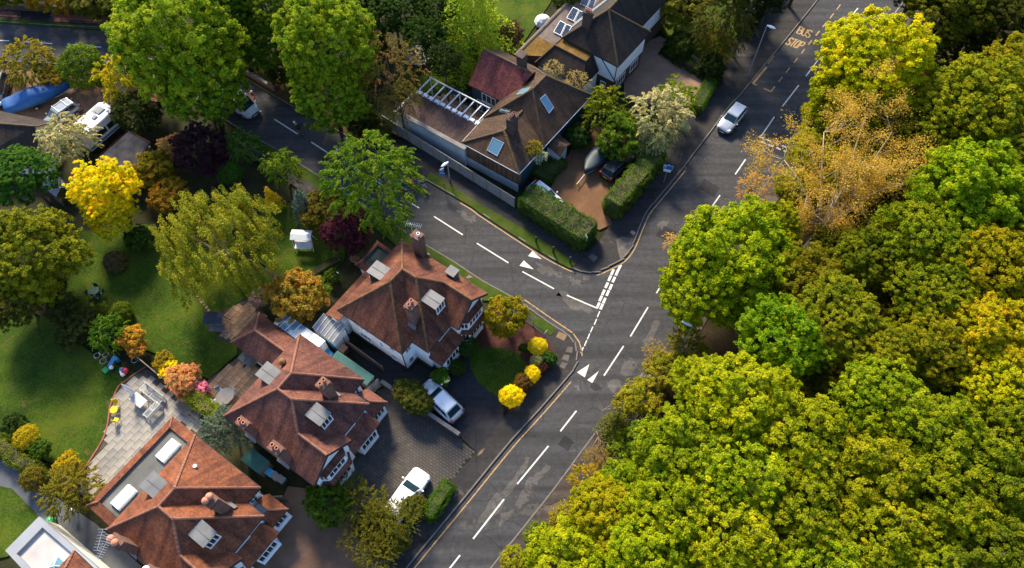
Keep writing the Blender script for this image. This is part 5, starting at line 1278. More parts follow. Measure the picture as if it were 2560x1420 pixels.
plate(o, 2.1, .5, .3, R(-100), 'signblue'); plate(o, 1.7, .55, .3, R(-100), 'signblue'); plate(o, 2.45, .45, .2, R(-60), 'signwhite')

# ================================================================ FENCES AND WALLS
def run(a, b2): 
    A, B = G(*a), G(*b2); return A, B, (B - A).length, math.atan2(B.y - A.y, B.x - A.x)
def fence(name, a, b2, h, n, label, pm, postm, th=.05, z0=.1, slats=0):
    A, B, L, an = run(a, b2); f = empty(name, (A.x, A.y, 0), an, label=label, cat='fence'); w = L / n
    for k in range(n + 1):
        m = MB(); m.box(k * w - .06, k * w + .06, -.06, .06, 0, h + .06); m.build('post', postm, f)
    for k in range(n):
        m = MB(); x0, x1 = k * w + .065, (k + 1) * w - .065
        m.box(x0, x1, -th / 2, th / 2, z0, h)
        pn_ = m.build('panel', pm, f)
        m = MB(); m.box(x0, x1, -th / 2 - .02, th / 2 + .02, h, h + .05); m.build('capping', postm, pn_)
        if slats:
            sl = MB()
            for j in range(slats): sl.box(x0, x1, -th / 2 - .012, -th / 2 - .001, z0 + (h - z0) * j / slats, z0 + (h - z0) * (j + .8) / slats)
            sl.build('weave', pm, pn_)
    return f
fence('panel_fence', (962, 316), (1286, 519), 1.65, 10, 'grey panel fence along the side road footway', 'fence', 'concrete', slats=8)
fence('garden_fence', (325, 878), (418, 956), 1.1, 4, 'weathered wooden fence between lawn and pale patio', 'fencewood', 'fencewood')
fence('garden_fence', (190, 775), (325, 878), 1.1, 6, 'old wooden fence in the border between the long lawns', 'fencewood', 'fencewood')
fence('side_fence', (862, 858), (960, 930), 1.3, 4, 'narrow fence between teal shed and corner villa', 'fencewood', 'fencewood')
fence('grey_gate', (922, 992), (952, 966), 1.7, 2, 'grey boarded gate beside the sett driveway', 'fence', 'concrete')
fence('side_fence', (618, 1255), (716, 1250), 1.4, 3, 'dark fence between two villas by the bins', 'fencewood', 'fencewood')
def wall(a, b2, h, th, label, mat='concrete', cap='concrete'):
    A, B, L, an = run(a, b2); o = empty('garden_wall', (A.x, A.y, 0), an, label=label, cat='wall')
    m = MB(); m.box(0, L, -th / 2, th / 2, 0, h); m.build('wall_body', mat, o)
    k = int(L / .6)
    cp = None
    for i in range(k):
        m = MB(); m.box(i * L / k + .006, (i + 1) * L / k - .006, -th / 2 - .04, th / 2 + .04, h, h + .07); m.build('coping_stone', cap, o)
wall((957, 962), (1150, 1094), .95, .26, 'mossy concrete-capped wall between the two villa driveways', 'brick_dark')
wall((611, 183), (690, 230), .7, .25, 'low wall on the far side of the side road beneath the trees', 'brick')
wall((-60, 22), (335, 38), .9, .25, 'dark boundary wall above the red brick bank', 'brick_dark', 'concrete')
wall((400, 1400), (470, 1440), 1.2, .25, 'narrow brick wall between the lower villas', 'brick')

# ================================================================ GARDEN THINGS
def local(name, px, py, z, ang, label, cat, group=None):
    p = G(px, py, z); return empty(name, (p.x, p.y, z), ang, label=label, cat=cat, group=group)
def swing_seat(px, py, ang, canopy, frame, label, w=2.0):
    o = local('swing_seat', px, py, .11, ang, label, 'swing seat'); h = 1.75
    m = MB(); m.hexa([Vector(q) for q in ((-w / 2, -.55, h - .1), (w / 2, -.55, h - .1), (w / 2, .0, h + .12), (-w / 2, .0, h + .12), (-w / 2, -.55, h - .06), (w / 2, -.55, h - .06), (w / 2, .0, h + .16), (-w / 2, .0, h + .16))])
    m.hexa([Vector(q) for q in ((-w / 2, .0, h + .12), (w / 2, .0, h + .12), (w / 2, .6, h - .06), (-w / 2, .6, h - .06), (-w / 2, .0, h + .16), (w / 2, .0, h + .16), (w / 2, .6, h - .02), (-w / 2, .6, h - .02))]); m.build('canopy', canopy, o)
    for s in (-1, 1):
        m = MB(); x = s * (w / 2 - .06); m.tube([(x, -.75, 0), (x, -.1, h)], .035, 6); m.tube([(x, .65, 0), (x, .1, h)], .035, 6); m.build('leg_frame', frame, o)
    m = MB(); m.box(-w / 2 + .18, w / 2 - .18, -.75, -.2, .42, .5); m.build('seat', frame, o)
    m = MB(); m.box(-w / 2 + .18, w / 2 - .18, -.22, -.14, .5, .95); m.build('backrest', frame, o)
    for s in (-1, 1): m = MB(); m.tube([(s * (w / 2 - .2), -.45, .5), (s * (w / 2 - .2), 0, h)], .012, 4); m.build('chain', 'steel', o)
swing_seat(764, 612, R(-3), 'canvas', 'trim', 'white canopied garden swing on the lawn by the wine-red tree')
swing_seat(551, 815, R(-1), 'navy', 'greyplastic', 'navy canopied garden swing beside the brown patio', 1.7)
zp = zf(240, 880, 400 / 2185)
def table(name, px, py, ang, w, d, h, top, label, z=.15, round_=0, legm=None, cat='table', group=None):
    o = local(name, px, py, z, ang, label, cat, group); m = MB()
    if round_: m.prism([(w / 2 * math.cos(k * 2 * math.pi / round_ + .39), d / 2 * math.sin(k * 2 * math.pi / round_ + .39)) for k in range(round_)], h - .05, h)
    else: m.box(-w / 2, w / 2, -d / 2, d / 2, h - .05, h)
    m.build('table_top', top, o, bevel=.01)
    for sx in (-1, 1):
        for sy in (-1, 1):
            m = MB(); m.box(sx * w * .36 - .03, sx * w * .36 + .03, sy * d * .36 - .03, sy * d * .36 + .03, 0, h - .05); m.build('leg', legm or top, o)
    return o
def chair(name, px, py, ang, mat, label, z=.15, s=.45, group=None):
    o = local(name, px, py, z, ang, label, 'chair', group); m = MB(); m.box(-s / 2, s / 2, -s / 2, s / 2, .40, .45); m.build('seat', mat, o, bevel=.01)
    m = MB(); m.box(-s / 2, s / 2, s / 2 - .05, s / 2, .45, .85); m.build('backrest', mat, o, bevel=.01)
    for sx in (-1, 1):
        for sy in (-1, 1): m = MB(); m.box(sx * s * .42 - .02, sx * s * .42 + .02, sy * s * .42 - .02, sy * s * .42 + .02, 0, .4); m.build('leg', mat, o)
    return o
table('patio_table', *zp(625, 690), A1 - R(90), 1.45, .85, .7, 'greywhite', 'white rectangular table between the corner benches on the pale patio')
def slat_bench(px, py, ang, L, label):
    o = local('slatted_bench', px, py, .15, ang, label, 'bench', 'white slatted corner benches'); W_ = .72
    m = MB()
    for x0, x1, y0, y1 in ((-L / 2, L / 2, -W_ / 2, -W_ / 2 + .06), (-L / 2, L / 2, W_ / 2 - .06, W_ / 2), (-L / 2, -L / 2 + .06, -W_ / 2 + .06, W_ / 2 - .06), (L / 2 - .06, L / 2, -W_ / 2 + .06, W_ / 2 - .06), (-.04, .04, -W_ / 2 + .06, W_ / 2 - .06)): m.box(x0, x1, y0, y1, .36, .42)
    m.build('seat_frame', 'greywhite', o)
    n = int(L / .13)
    for k in range(n):
        x = -L / 2 + .1 + (L - .2) * k / (n - 1); dx = .16 if x < 0 else -.16
        m = MB(); m.hexa([Vector(q) for q in ((x - dx - .02, -W_ / 2 + .05, .385), (x - dx + .02, -W_ / 2 + .05, .385), (x + dx + .02, W_ / 2 - .05, .385), (x + dx - .02, W_ / 2 - .05, .385), (x - dx - .02, -W_ / 2 + .05, .41), (x - dx + .02, -W_ / 2 + .05, .41), (x + dx + .02, W_ / 2 - .05, .41), (x + dx - .02, W_ / 2 - .05, .41))]); m.build('slat', 'greywhite', o)
    m = MB(); m.box(-L / 2, L / 2, W_ / 2, W_ / 2 + .05, .36, .8); m.build('backrest', 'greywhite', o)
    for sx in (-1, 1):
        for sy in (-1, 1): m = MB(); m.box(sx * (L / 2 - .04) - .04, sx * (L / 2 - .04) + .04, sy * (W_ / 2 - .04) - .04, sy * (W_ / 2 - .04) + .04, 0, .36); m.build('leg', 'greywhite', o)
slat_bench(*zp(790, 590), A1 - R(90), 2.5, 'long white slatted bench on the pale patio, hedge side')
slat_bench(*zp(795, 810), A1 + R(180), 1.5, 'short white slatted bench on the pale patio, house side')
o = local('closed_parasol', *zp(545, 590), .15, 0, 'closed pale parasol with square base on the pale patio', 'parasol')
m = MB(); m.box(-.4, .4, -.4, .4, 0, .1, 0, Matrix.Rotation(A1, 4, 'Z')); m.build('base', 'lead', o)
m = MB(); m.tube([(0, 0, .1), (0, 0, 2.6)], .025, 8); m.build('pole', 'alu', o)
m = MB(); m.lathe([(.06, .9), (.22, .95), (.2, 1.4), (.13, 2.1), (.05, 2.6), (0, 2.68)], (0, 0, 0), 10); m.build('canopy', 'canvas', o)
chair('yellow_chair', *zp(300, 715), R(20), 'yellow', 'small yellow chair nearer the parasol on the pale patio', s=.4)
chair('yellow_chair', *zp(305, 950), R(170), 'yellow', 'small yellow chair nearer the house on the pale patio', s=.4)
table('yellow_table', *zp(280, 812), 0, .66, .66, .5, 'yellow', 'small round yellow table on the pale patio', round_=14)
table('stone_table', *zp(1800, 640), A1, 1.75, 1.5, .72, 'slab_grey', 'pale octagonal table on the brown patio', round_=8, legm='steel')
for i, (x, y, a) in enumerate(((1700, 540, 40), (1900, 560, -40), (1660, 690, 130))): chair('metal_chair', *zp(x, y), R(a), 'steel', 'thin metal chair pulled up to the octagonal table', group='chairs of the octagonal table')
o = local('storage_bench', *zp(2080, 130), .15, A1 - R(90), 'grey double-lidded storage box on the brown patio', 'storage box')
m = MB(); m.box(-.75, .75, -.35, .35, 0, .5); m.build('box', 'greyplastic', o)
for s in (-1, 1): m = MB(); m.box(s * .38 - .36, s * .38 + .36, -.38, .38, .5, .56); m.build('lid', 'lead_dark', o)
o = local('low_table', *zp(1250, 760), .15, A1 - R(90), 'low brown slate table with iron ornament on the pale patio', 'table')
m = MB(); m.box(-.75, .75, -.5, .5, .4, .48); m.build('table_top', 'fencewood', o)
for sx in (-1, 1):
    for sy in (-1, 1): m = MB(); m.box(sx * .65 - .05, sx * .65 + .05, sy * .4 - .05, sy * .4 + .05, 0, .4); m.build('leg', 'fencewood', o)
p = G(*zp(1420, 870), .15); m = MB(); T = Matrix.Translation(p) @ Matrix.Rotation(A1, 4, 'Z'); m.box(-.4, .4, -.6, .6, 0, .8, 0, T); m.box(-.43, .43, -.63, .63, .8, .86, 0, T); tag(m.build('covered_barbecue', 'black', bevel=.02), 'black covered barbecue beside the low slate table', 'barbecue')
# toys on the lower lawn
o = local('toy_slide', *zp(235, 165), .11, R(-40), 'bright blue and green toy slide on the dark lawn corner', 'toy')
m = MB(); m.hexa([Vector(q) for q in ((-.2, -.5, 0), (.2, -.5, 0), (.2, .35, .55), (-.2, .35, .55), (-.2, -.5, .05), (.2, -.5, .05), (.2, .35, .6), (-.2, .35, .6))]); m.build('slide', 'blueplastic', o)
m = MB(); m.box(-.25, .25, .35, .65, 0, .55); m.build('ladder', 'blueplastic', o)
m = MB(); m.box(-.2, .3, -1.0, -.55, 0, .2); m.build('step', 'greenplastic', o)
p = G(*zp(222, 222), .11); m = MB(); m.ball(p + Vector((0, 0, .2)), .2, 12); tag(m.build('ball', 'trim', smooth=True), 'white ball lying beside the toy slide', 'ball')
o = local('toy_rocker', *zp(415, 275), .11, R(30), 'red, white and blue ride-on toy on the lawn', 'toy')
m = MB(); m.ball((0, 0, .28), .34, 12, 0, .75); m.build('body', 'redplastic', o, smooth=True)
m = MB(); m.box(-.42, -.1, -.35, .2, .1, .42); m.build('seat', 'signwhite', o, bevel=.04)
m = MB(); m.ball((-.2, .25, .3), .22, 10); m.build('nose', 'blueplastic', o, smooth=True)
for i, (x, y, r) in enumerate(((45, 75, .26), (165, 60, .26), (130, 150, .28), (555, 135, .27), (120, 25, .28))):
    p = G(*zp(x, y), .11); m = MB()
    pts = [p + Vector((r * math.cos(a), r * math.sin(a), .45)) for a in np.linspace(0, 2 * math.pi, 15)]; m.tube(pts, .022, 5, cap=False)
    for a in (0, 2.1, 4.2): m.tube([p + Vector((r * math.cos(a), r * math.sin(a), -.02)), p + Vector((r * math.cos(a), r * math.sin(a), .45))], .015, 4)
    tag(m.build('wire_plant_ring', 'steel'), 'wire plant ring standing in the dark lawn corner', 'plant ring', 'wire plant rings')
table('garden_table', 245, 735, 0, .85, .85, .7, 'darkgreen', 'round teal metal table on the middle lawn', z=.11, round_=16)
for i, (x, y, a) in enumerate(((228, 738, 90), (260, 735, -90), (244, 722, 0), (246, 750, 180))): chair('metal_garden_chair', x, y, R(a), 'darkgreen', 'dark teal metal chair around the round lawn table', .11, .4, 'lawn table chairs')
# behind the clad house
o = local('trampoline', 1050, 150, .06, 0, 'round trampoline with dark net in the shaded garden', 'trampoline')
m = MB(); m.tube([Vector((1.5 * math.cos(a), 1.5 * math.sin(a), .7)) for a in np.linspace(0, 2 * math.pi, 25)], .06, 6, cap=False); m.build('rim', 'greyplastic', o)
m = MB(); m.prism([(1.45 * math.cos(a), 1.45 * math.sin(a)) for a in np.linspace(0, 2 * math.pi, 25)[:-1]], .68, .7); m.build('mat', 'darktarp', o)
for k in range(6):
    a = k * math.pi / 3; m = MB(); m.tube([(1.5 * math.cos(a), 1.5 * math.sin(a), 0), (1.5 * math.cos(a), 1.5 * math.sin(a), .7), (1.5 * math.cos(a), 1.5 * math.sin(a), 2.2)], .035, 6); m.build('pole', 'steel', o)
m = MB(); m.tube([Vector((1.5 * math.cos(a), 1.5 * math.sin(a), 2.2)) for a in np.linspace(0, 2 * math.pi, 25)], .035, 5, cap=False); m.build('net_ring', 'steel', o)
m = MB()
for k in range(48):
    a = k * math.pi / 24; m.tube([(1.5 * math.cos(a), 1.5 * math.sin(a), .72), (1.5 * math.cos(a), 1.5 * math.sin(a), 2.2)], .008, 3)
m.build('net', 'navy', o)
o = local('garden_bench', 1150, 190, .06, R(-33), 'brown wooden bench on the shaded lawn', 'bench')
for j in range(4): m = MB(); m.box(-.8, .8, -.3 + j * .14, -.18 + j * .14, .42, .46); m.build('seat_slat', 'plank', o)
for j in range(3): m = MB(); m.box(-.8, .8, .26, .3, .55 + j * .14, .66 + j * .14); m.build('back_slat', 'plank', o)
for s in (-.7, .7): m = MB(); m.box(s - .04, s + .04, -.28, .28, 0, .42); m.box(s - .04, s + .04, .28, .34, 0, .95); m.build('leg', 'plank2', o)
table('ring_table', 1161, 206, 0, .75, .75, .55, 'lead', 'small round table with pale rim by the red-roofed wing', z=.06, round_=16)
table('dark_patio_table', 1150, 243, R(-34), 2.0, 1.0, .72, 'navy', 'long dark table beneath the red-roofed wing', z=.1)
# between the villas: sheds, bins, pots
def boxthing(name, c, sz, ang, mats, label, cat, z=.0, lid=True, slope=.0, world=None):
    p = world if world else G(*c, z); o = empty(name, (p.x, p.y, z), ang, label=label, cat=cat); a, b2, h = sz
    m = MB(); m.box(-a / 2, a / 2, -b2 / 2, b2 / 2, 0, h); m.build('body', mats[0], o, bevel=.02)
    m = MB(); m.hexa([Vector(q) for q in ((-a / 2 - .05, -b2 / 2 - .05, h), (a / 2 + .05, -b2 / 2 - .05, h), (a / 2 + .05, b2 / 2 + .05, h), (-a / 2 - .05, b2 / 2 + .05, h), (-a / 2 - .05, -b2 / 2 - .05, h + .07), (a / 2 + .05, -b2 / 2 - .05, h + .07), (a / 2 + .05, b2 / 2 + .05, h + .07 + slope), (-a / 2 - .05, b2 / 2 + .05, h + .07 + slope))]); m.build('lid' if lid else 'roof', mats[1], o); return o
w2 = wmat(h2)
boxthing('side_shed', None, (.9, 4.1, 2.1), R(55.09), ('fencewood', 'teal'), 'long narrow shed with teal felt roof between two villas', 'shed', lid=False, world=w2 @ Vector((9.5, -4.4, 0)))
boxthing('blue_storage_box', None, (.7, .7, 1.2), R(55.09), ('blueplastic', 'blueplastic'), 'bright blue box at the end of the glass lean-to', 'storage box', world=w2 @ Vector((9.4, -1.4, 0)))
boxthing('blue_storage_box', (845, 868), (.8, .7, 1.1), R(55), ('blueplastic', 'blueplastic'), 'bright blue box beside the corner villa side wall', 'storage box')
boxthing('crate', (862, 880), (.6, .6, .8), R(55), ('plank', 'slab_tan'), 'pale wooden crate beside the blue box', 'crate')
boxthing('green_box', (826, 856), (.7, .6, 1.0), R(55), ('darkgreen', 'teal'), 'dark green box under the grey lean-to', 'storage box')
z2f = zf(540, 770, 440 / 1358)
boxthing('side_shed', z2f(345, 1215), (1.15, 2.0, 1.5), R(55.0), ('fencewood', 'teal'), 'small shed with teal roof beside the wheelie bins', 'shed', lid=False)
def bin_(c, ang, m1, m2, label):
    o = local('wheelie_bin', *c, .0, ang, label, 'bin', 'wheelie bins between the villas'); m = MB(); m.hexa([Vector(q) for q in ((-.2, -.22, .08), (.2, -.22, .08), (.2, .22, .08), (-.2, .22, .08), (-.28, -.33, 1.0), (.28, -.33, 1.0), (.28, .33, 1.0), (-.28, .33, 1.0))]); m.build('body', m1, o)
    m = MB(); m.hexa([Vector(q) for q in ((-.3, -.35, 1.0), (.3, -.35, 1.0), (.3, .36, 1.0), (-.3, .36, 1.0), (-.27, -.3, 1.09), (.27, -.3, 1.09), (.27, .34, 1.07), (-.27, .34, 1.07))]); m.build('lid', m2, o)
    for s in (-1, 1): m = MB(); m.tube([(s * .2 - .03, .26, .1), (s * .2 + .03, .26, .1)], .1, 10); m.build('wheel', 'tyre', o)
bin_(z2f(440, 1290), R(55), 'blueplastic', 'blueplastic', 'blue wheelie bin next to the small teal shed')
bin_(z2f(485, 1320), R(50), 'greyplastic', 'greyplastic', 'grey wheelie bin beside the blue one')
bin_(z2f(530, 1345), R(58), 'darkgreen', 'greyplastic', 'green wheelie bin with grey lid, last in the row')
p = G(137, 1306, .08); m = MB(); m.lathe([(.26, 0), (.3, .5), (.32, .75), (.3, .82), (.08, .9), (0, .92)], p, 16); tag(m.build('water_butt', 'greenplastic', smooth=False), 'green round bin against the white extension wall', 'bin')
p = G(196, 1282, .08); m = MB(); m.tube([p, p + Vector((0, 0, .8))], .04, 6); m.ball(p + Vector((0, 0, .95)), .2, 12, 1); tag(m.build('globe_lamp', ['black', 'trim'], smooth=True), 'white globe garden lamp beside the olive tree', 'lamp')
p = G(840, 694, .0); m = MB(); m.lathe([(.2, 0), (.28, .35), (.36, .5), (.36, .55), (.25, .56), (0, .52)], p, 16); tag(m.build('bird_bath', 'signwhite'), 'round white bird bath in the corner villa kitchen garden', 'bird bath')
boxthing('planter', (889, 652), (.8, .5, .45), R(-20), ('pot', 'plank'), 'orange wooden planter in the kitchen garden', 'planter')
boxthing('raised_bed', (815, 668), (3.2, .5, .35), R(40), ('fencewood', 'soil'), 'narrow raised bed edging the swing lawn', 'planter')
# dark little greenhouse beside the yellow tree
o = local('greenhouse', 160, 485, .0, R(-38), 'small dark-framed greenhouse beside the yellow tree', 'greenhouse')
for x in (-1.2, -.4, .4, 1.2):
    m = MB(); m.tube([(x, -.9, 0), (x, -.9, 1.4), (x, 0, 2.0), (x, .9, 1.4), (x, .9, 0)], .03, 5); m.build('frame', 'greyplastic', o)
m = MB(); m.tube([(-1.2, 0, 2.0), (1.2, 0, 2.0)], .03, 5); m.build('ridge_bar', 'steel', o)
for k in range(3):
    for s in (-1, 1):
        m = MB(); x0, x1 = -1.17 + k * .8, -.43 + k * .8; m.hexa([Vector(q) for q in ((x0, s * .88, 1.38), (x1, s * .88, 1.38), (x1, 0, 1.97), (x0, 0, 1.97), (x0, s * .88, 1.4), (x1, s * .88, 1.4), (x1, 0, 1.99), (x0, 0, 1.99))]); m.build('roof_pane', 'glass', o)
        m = MB(); m.box(x0, x1, s * .87 - .01, s * .87 + .01, .05, 1.36); m.build('side_pane', 'glass', o)
# patio heap behind the solar house: covered furniture
o = local('covered_furniture', 1357, 58, .1, R(20), 'pale dust sheet over garden furniture beside the flat roof', 'cover')
m = MB(); m.lathe([(1.0, 0), (1.05, .3), (.8, .7), (.45, .95), (0, 1.0)], (0, 0, 0), 9); m.build('sheet', 'canvas', o)

# ================================================================ CYCLISTS
def skinned(name, verts, edges, rad, root=0, sub=2):
    me = bpy.data.meshes.new(name); me.from_pydata(verts, edges, []); o = bpy.data.objects.new(name, me); COL.objects.link(o)
    sk = o.modifiers.new('s', 'SKIN'); sk.use_smooth_shade = True
    for i, r in enumerate(rad): me.skin_vertices[0].data[i].radius = (r, r) if not isinstance(r, tuple) else r; me.skin_vertices[0].data[i].use_root = i == root
    o.modifiers.new('b', 'SUBSURF').levels = sub
    bpy.context.view_layer.update()
    dg = bpy.context.evaluated_depsgraph_get(); ev = bpy.data.meshes.new_from_object(o.evaluated_get(dg)); bpy.data.objects.remove(o); return ev
def cyclist(px, py, to, shirt, helmet, wear, bikecol, shorts='black'):
    z = 0; p = G(px, py); an = heading((px, py), to)
    bk = empty('bicycle', (p.x, p.y, z), an, label='%s racing bicycle under the %s' % (bikecol, wear), cat='bicycle', group='bicycles on the side road')
    fm = {'red': 'redplastic', 'black': 'black', 'white': 'signwhite', 'blue': 'blueplastic'}[bikecol]
    for x in (-.5, .5):
        m = MB(); m.tube([Vector((x + .33 * math.cos(a), 0, .34 + .33 * math.sin(a))) for a in np.linspace(0, 2 * math.pi, 21)], .016, 5, cap=False); w = m.build('wheel', 'tyre', bk)
        m = MB()
        for k in range(8): a = k * math.pi / 4; m.tube([(x, 0, .34), (x + .32 * math.cos(a), 0, .34 + .32 * math.sin(a))], .004, 3)
        m.build('spokes', 'alu', w)
    m = MB()
    for a, b2 in (((-.5, .34), (-.12, .3)), ((-.5, .34), (-.2, .78)), ((-.12, .3), (-.22, .9)), ((-.12, .3), (.36, .72)), ((-.2, .78), (.34, .82)), ((.33, .9), (.5, .34))): m.tube([(a[0], 0, a[1]), (b2[0], 0, b2[1])], .02, 6)
    m.build('frame', fm, bk)
    m = MB(); m.tube([(.33, 0, .9), (.4, 0, .95)], .018, 6); m.tube([(.42, -.21, .93), (.4, 0, .95), (.42, .21, .93)], .016, 6); m.build('handlebars', 'black', bk)
    m = MB(); m.hexa([Vector(q) for q in ((-.36, -.07, .9), (-.1, -.02, .9), (-.1, .02, .9), (-.36, .07, .9), (-.36, -.07, .94), (-.1, -.02, .94), (-.1, .02, .94), (-.36, .07, .94))]); m.build('saddle', 'black', bk)
    m = MB(); m.tube([(-.12, -.1, .3), (-.12, .1, .3)], .03, 8); m.tube([(-.12, .1, .3), (-.05, .12, .15)], .012, 4); m.tube([(-.12, -.1, .3), (-.19, -.12, .45)], .012, 4); m.build('cranks', 'alu', bk)
    pr = empty('person', (p.x, p.y, z), an, label='%s bent over the handlebars' % wear, cat='person', group='cyclists on the side road')
    V3 = [(-.22, 0, 1.0), (-.08, 0, 1.2), (.08, 0, 1.36), (.16, 0, 1.46), (.23, 0, 1.54), (.29, 0, 1.62),   # pelvis, waist, chest, neck, head, crown
          (.06, .19, 1.38), (.22, .24, 1.16), (.41, .2, .99), (.06, -.19, 1.38), (.22, -.24, 1.16), (.41, -.2, .99),
          (-.2, .1, .98), (.14, .11, .78), (-.06, .12, .4), (-.05, .12, .2), (.09, .12, .17), (-.2, -.1, .98), (.08, -.11, .92), (-.18, -.12, .6), (-.2, -.12, .46), (-.06, -.12, .43)]
    E3 = [(0, 1), (1, 2), (2, 3), (3, 4), (4, 5), (2, 6), (6, 7), (7, 8), (2, 9), (9, 10), (10, 11), (0, 12), (12, 13), (13, 14), (14, 15), (15, 16), (0, 17), (17, 18), (18, 19), (19, 20), (20, 21)]
    rad = [(.15, .13), (.15, .11), (.19, .13), .065, .1, .09, .075, .05, .036, .075, .05, .036, .1, .075, .05, .04, .035, .1, .075, .05, .04, .035]
    me = skinned('body', V3, E3, rad, 0, 2)
    for k in (M[shirt], M[shorts], M['skin']): me.materials.append(k)
    for f in me.polygons:
        c = f.center
        hd = (Vector((.2, 0, 1.5)) - c); 
        if c.z > 1.44: f.material_index = 2
        elif c.x > .26 and c.z > .9 and abs(c.y) > .12: f.material_index = 2
        elif c.z > 1.08 or (c.z > .98 and c.x > .1 and abs(c.y) > .15): f.material_index = 0
        elif c.z > .66: f.material_index = 1
        else: f.material_index = 2 if c.z > .22 else 1
    o = bpy.data.objects.new('body', me); COL.objects.link(o); o.parent = pr
    for s in (-1, 1):       # hands closed round the bar
        m = MB()
        for k in range(4): x0 = .405 + .0 * k; y0 = s * (.165 + k * .02); m.tube([(x0 - .03, y0, .985), (x0 + .025, y0, .975), (x0 + .045, y0, .94), (x0 + .02, y0, .915)], .0095, 5)
        m.tube([(.37, s * .16, .97), (.4, s * .135, .95), (.42, s * .13, .925)], .0095, 5); m.build('hand', 'skin', pr)
    m = MB(); m.lathe([(.115, 0), (.13, .05), (.1, .12), (.04, .15), (0, .155)], (.28, 0, 1.58), 12); hm = m.build('helmet', helmet, pr, smooth=True)
    m = MB(); m.box(.325, .345, -.045, -.02, 1.525, 1.54); m.box(.325, .345, .02, .045, 1.525, 1.54); m.build('sunglasses', 'black', pr)
    m = MB(); m.tube([(.325, 0, 1.52), (.35, 0, 1.495), (.325, 0, 1.485)], [.008, .014, .008], 6); m.build('nose', 'skin', pr)
D_ = (1500, 700)
cyclist(636, 252, (700, 290), 'redplastic', 'signwhite', 'cyclist in red top and white helmet behind the van', 'red')
cyclist(750, 334, (690, 298), 'black', 'signwhite', 'cyclist in black top on the centre line', 'black')
cyclist(846, 396, (905, 432), 'redplastic', 'signwhite', 'cyclist in red top passing under the feathery tree', 'black')
cyclist(1012, 474, (950, 440), 'teal', 'signblue', 'cyclist in teal top and blue helmet', 'blue')
cyclist(1033, 474, (970, 442), 'redplastic', 'signred', 'cyclist in red top and red helmet', 'red')
cyclist(1058, 468, (1000, 436), 'skin', 'signwhite', 'cyclist in pale pink top by the kerb', 'white')

# ================================================================ PLANTS
rng = np.random.default_rng(11)
def unit(a): return a / np.maximum(np.linalg.norm(a, axis=-1, keepdims=True), 1e-9)
def leafmesh(name, pos, nrm, size, tone, mat, ratio=0.55):
    """one rhombic leaf per row of pos"""
    n = len(pos); nrm = unit(nrm)
    t = unit(np.cross(nrm, rng.normal(size=(n, 3)))); b = np.cross(nrm, t)
    L = (size * 0.5)[:, None]; Wd = L * ratio
    v = np.empty((n, 4, 3)); v[:, 0] = pos - t * L; v[:, 1] = pos - b * Wd + nrm * L * .12; v[:, 2] = pos + t * L; v[:, 3] = pos + b * Wd + nrm * L * .12
    me = bpy.data.meshes.new(name); me.vertices.add(n * 4); me.vertices.foreach_set('co', v.reshape(-1).astype(np.float32))
    me.loops.add(n * 4); me.loops.foreach_set('vertex_index', np.arange(n * 4, dtype=np.int32))
    me.polygons.add(n); me.polygons.foreach_set('loop_start', np.arange(0, n * 4, 4, dtype=np.int32))
    at = me.attributes.new('tone', 'FLOAT', 'FACE'); at.data.foreach_set('value', np.clip(tone, 0, 1).astype(np.float32))
    me.materials.append(M[mat]); me.update(calc_edges=True)
    return me
def fib(n, zmin=-0.45, zmax=1.0):
    i = np.arange(n) + 0.5; z = zmax - (zmax - zmin) * i / n; a = i * 2.39996
    r = np.sqrt(np.clip(1 - z * z, 0, 1)); return np.stack([r * np.cos(a), r * np.sin(a), z], 1)
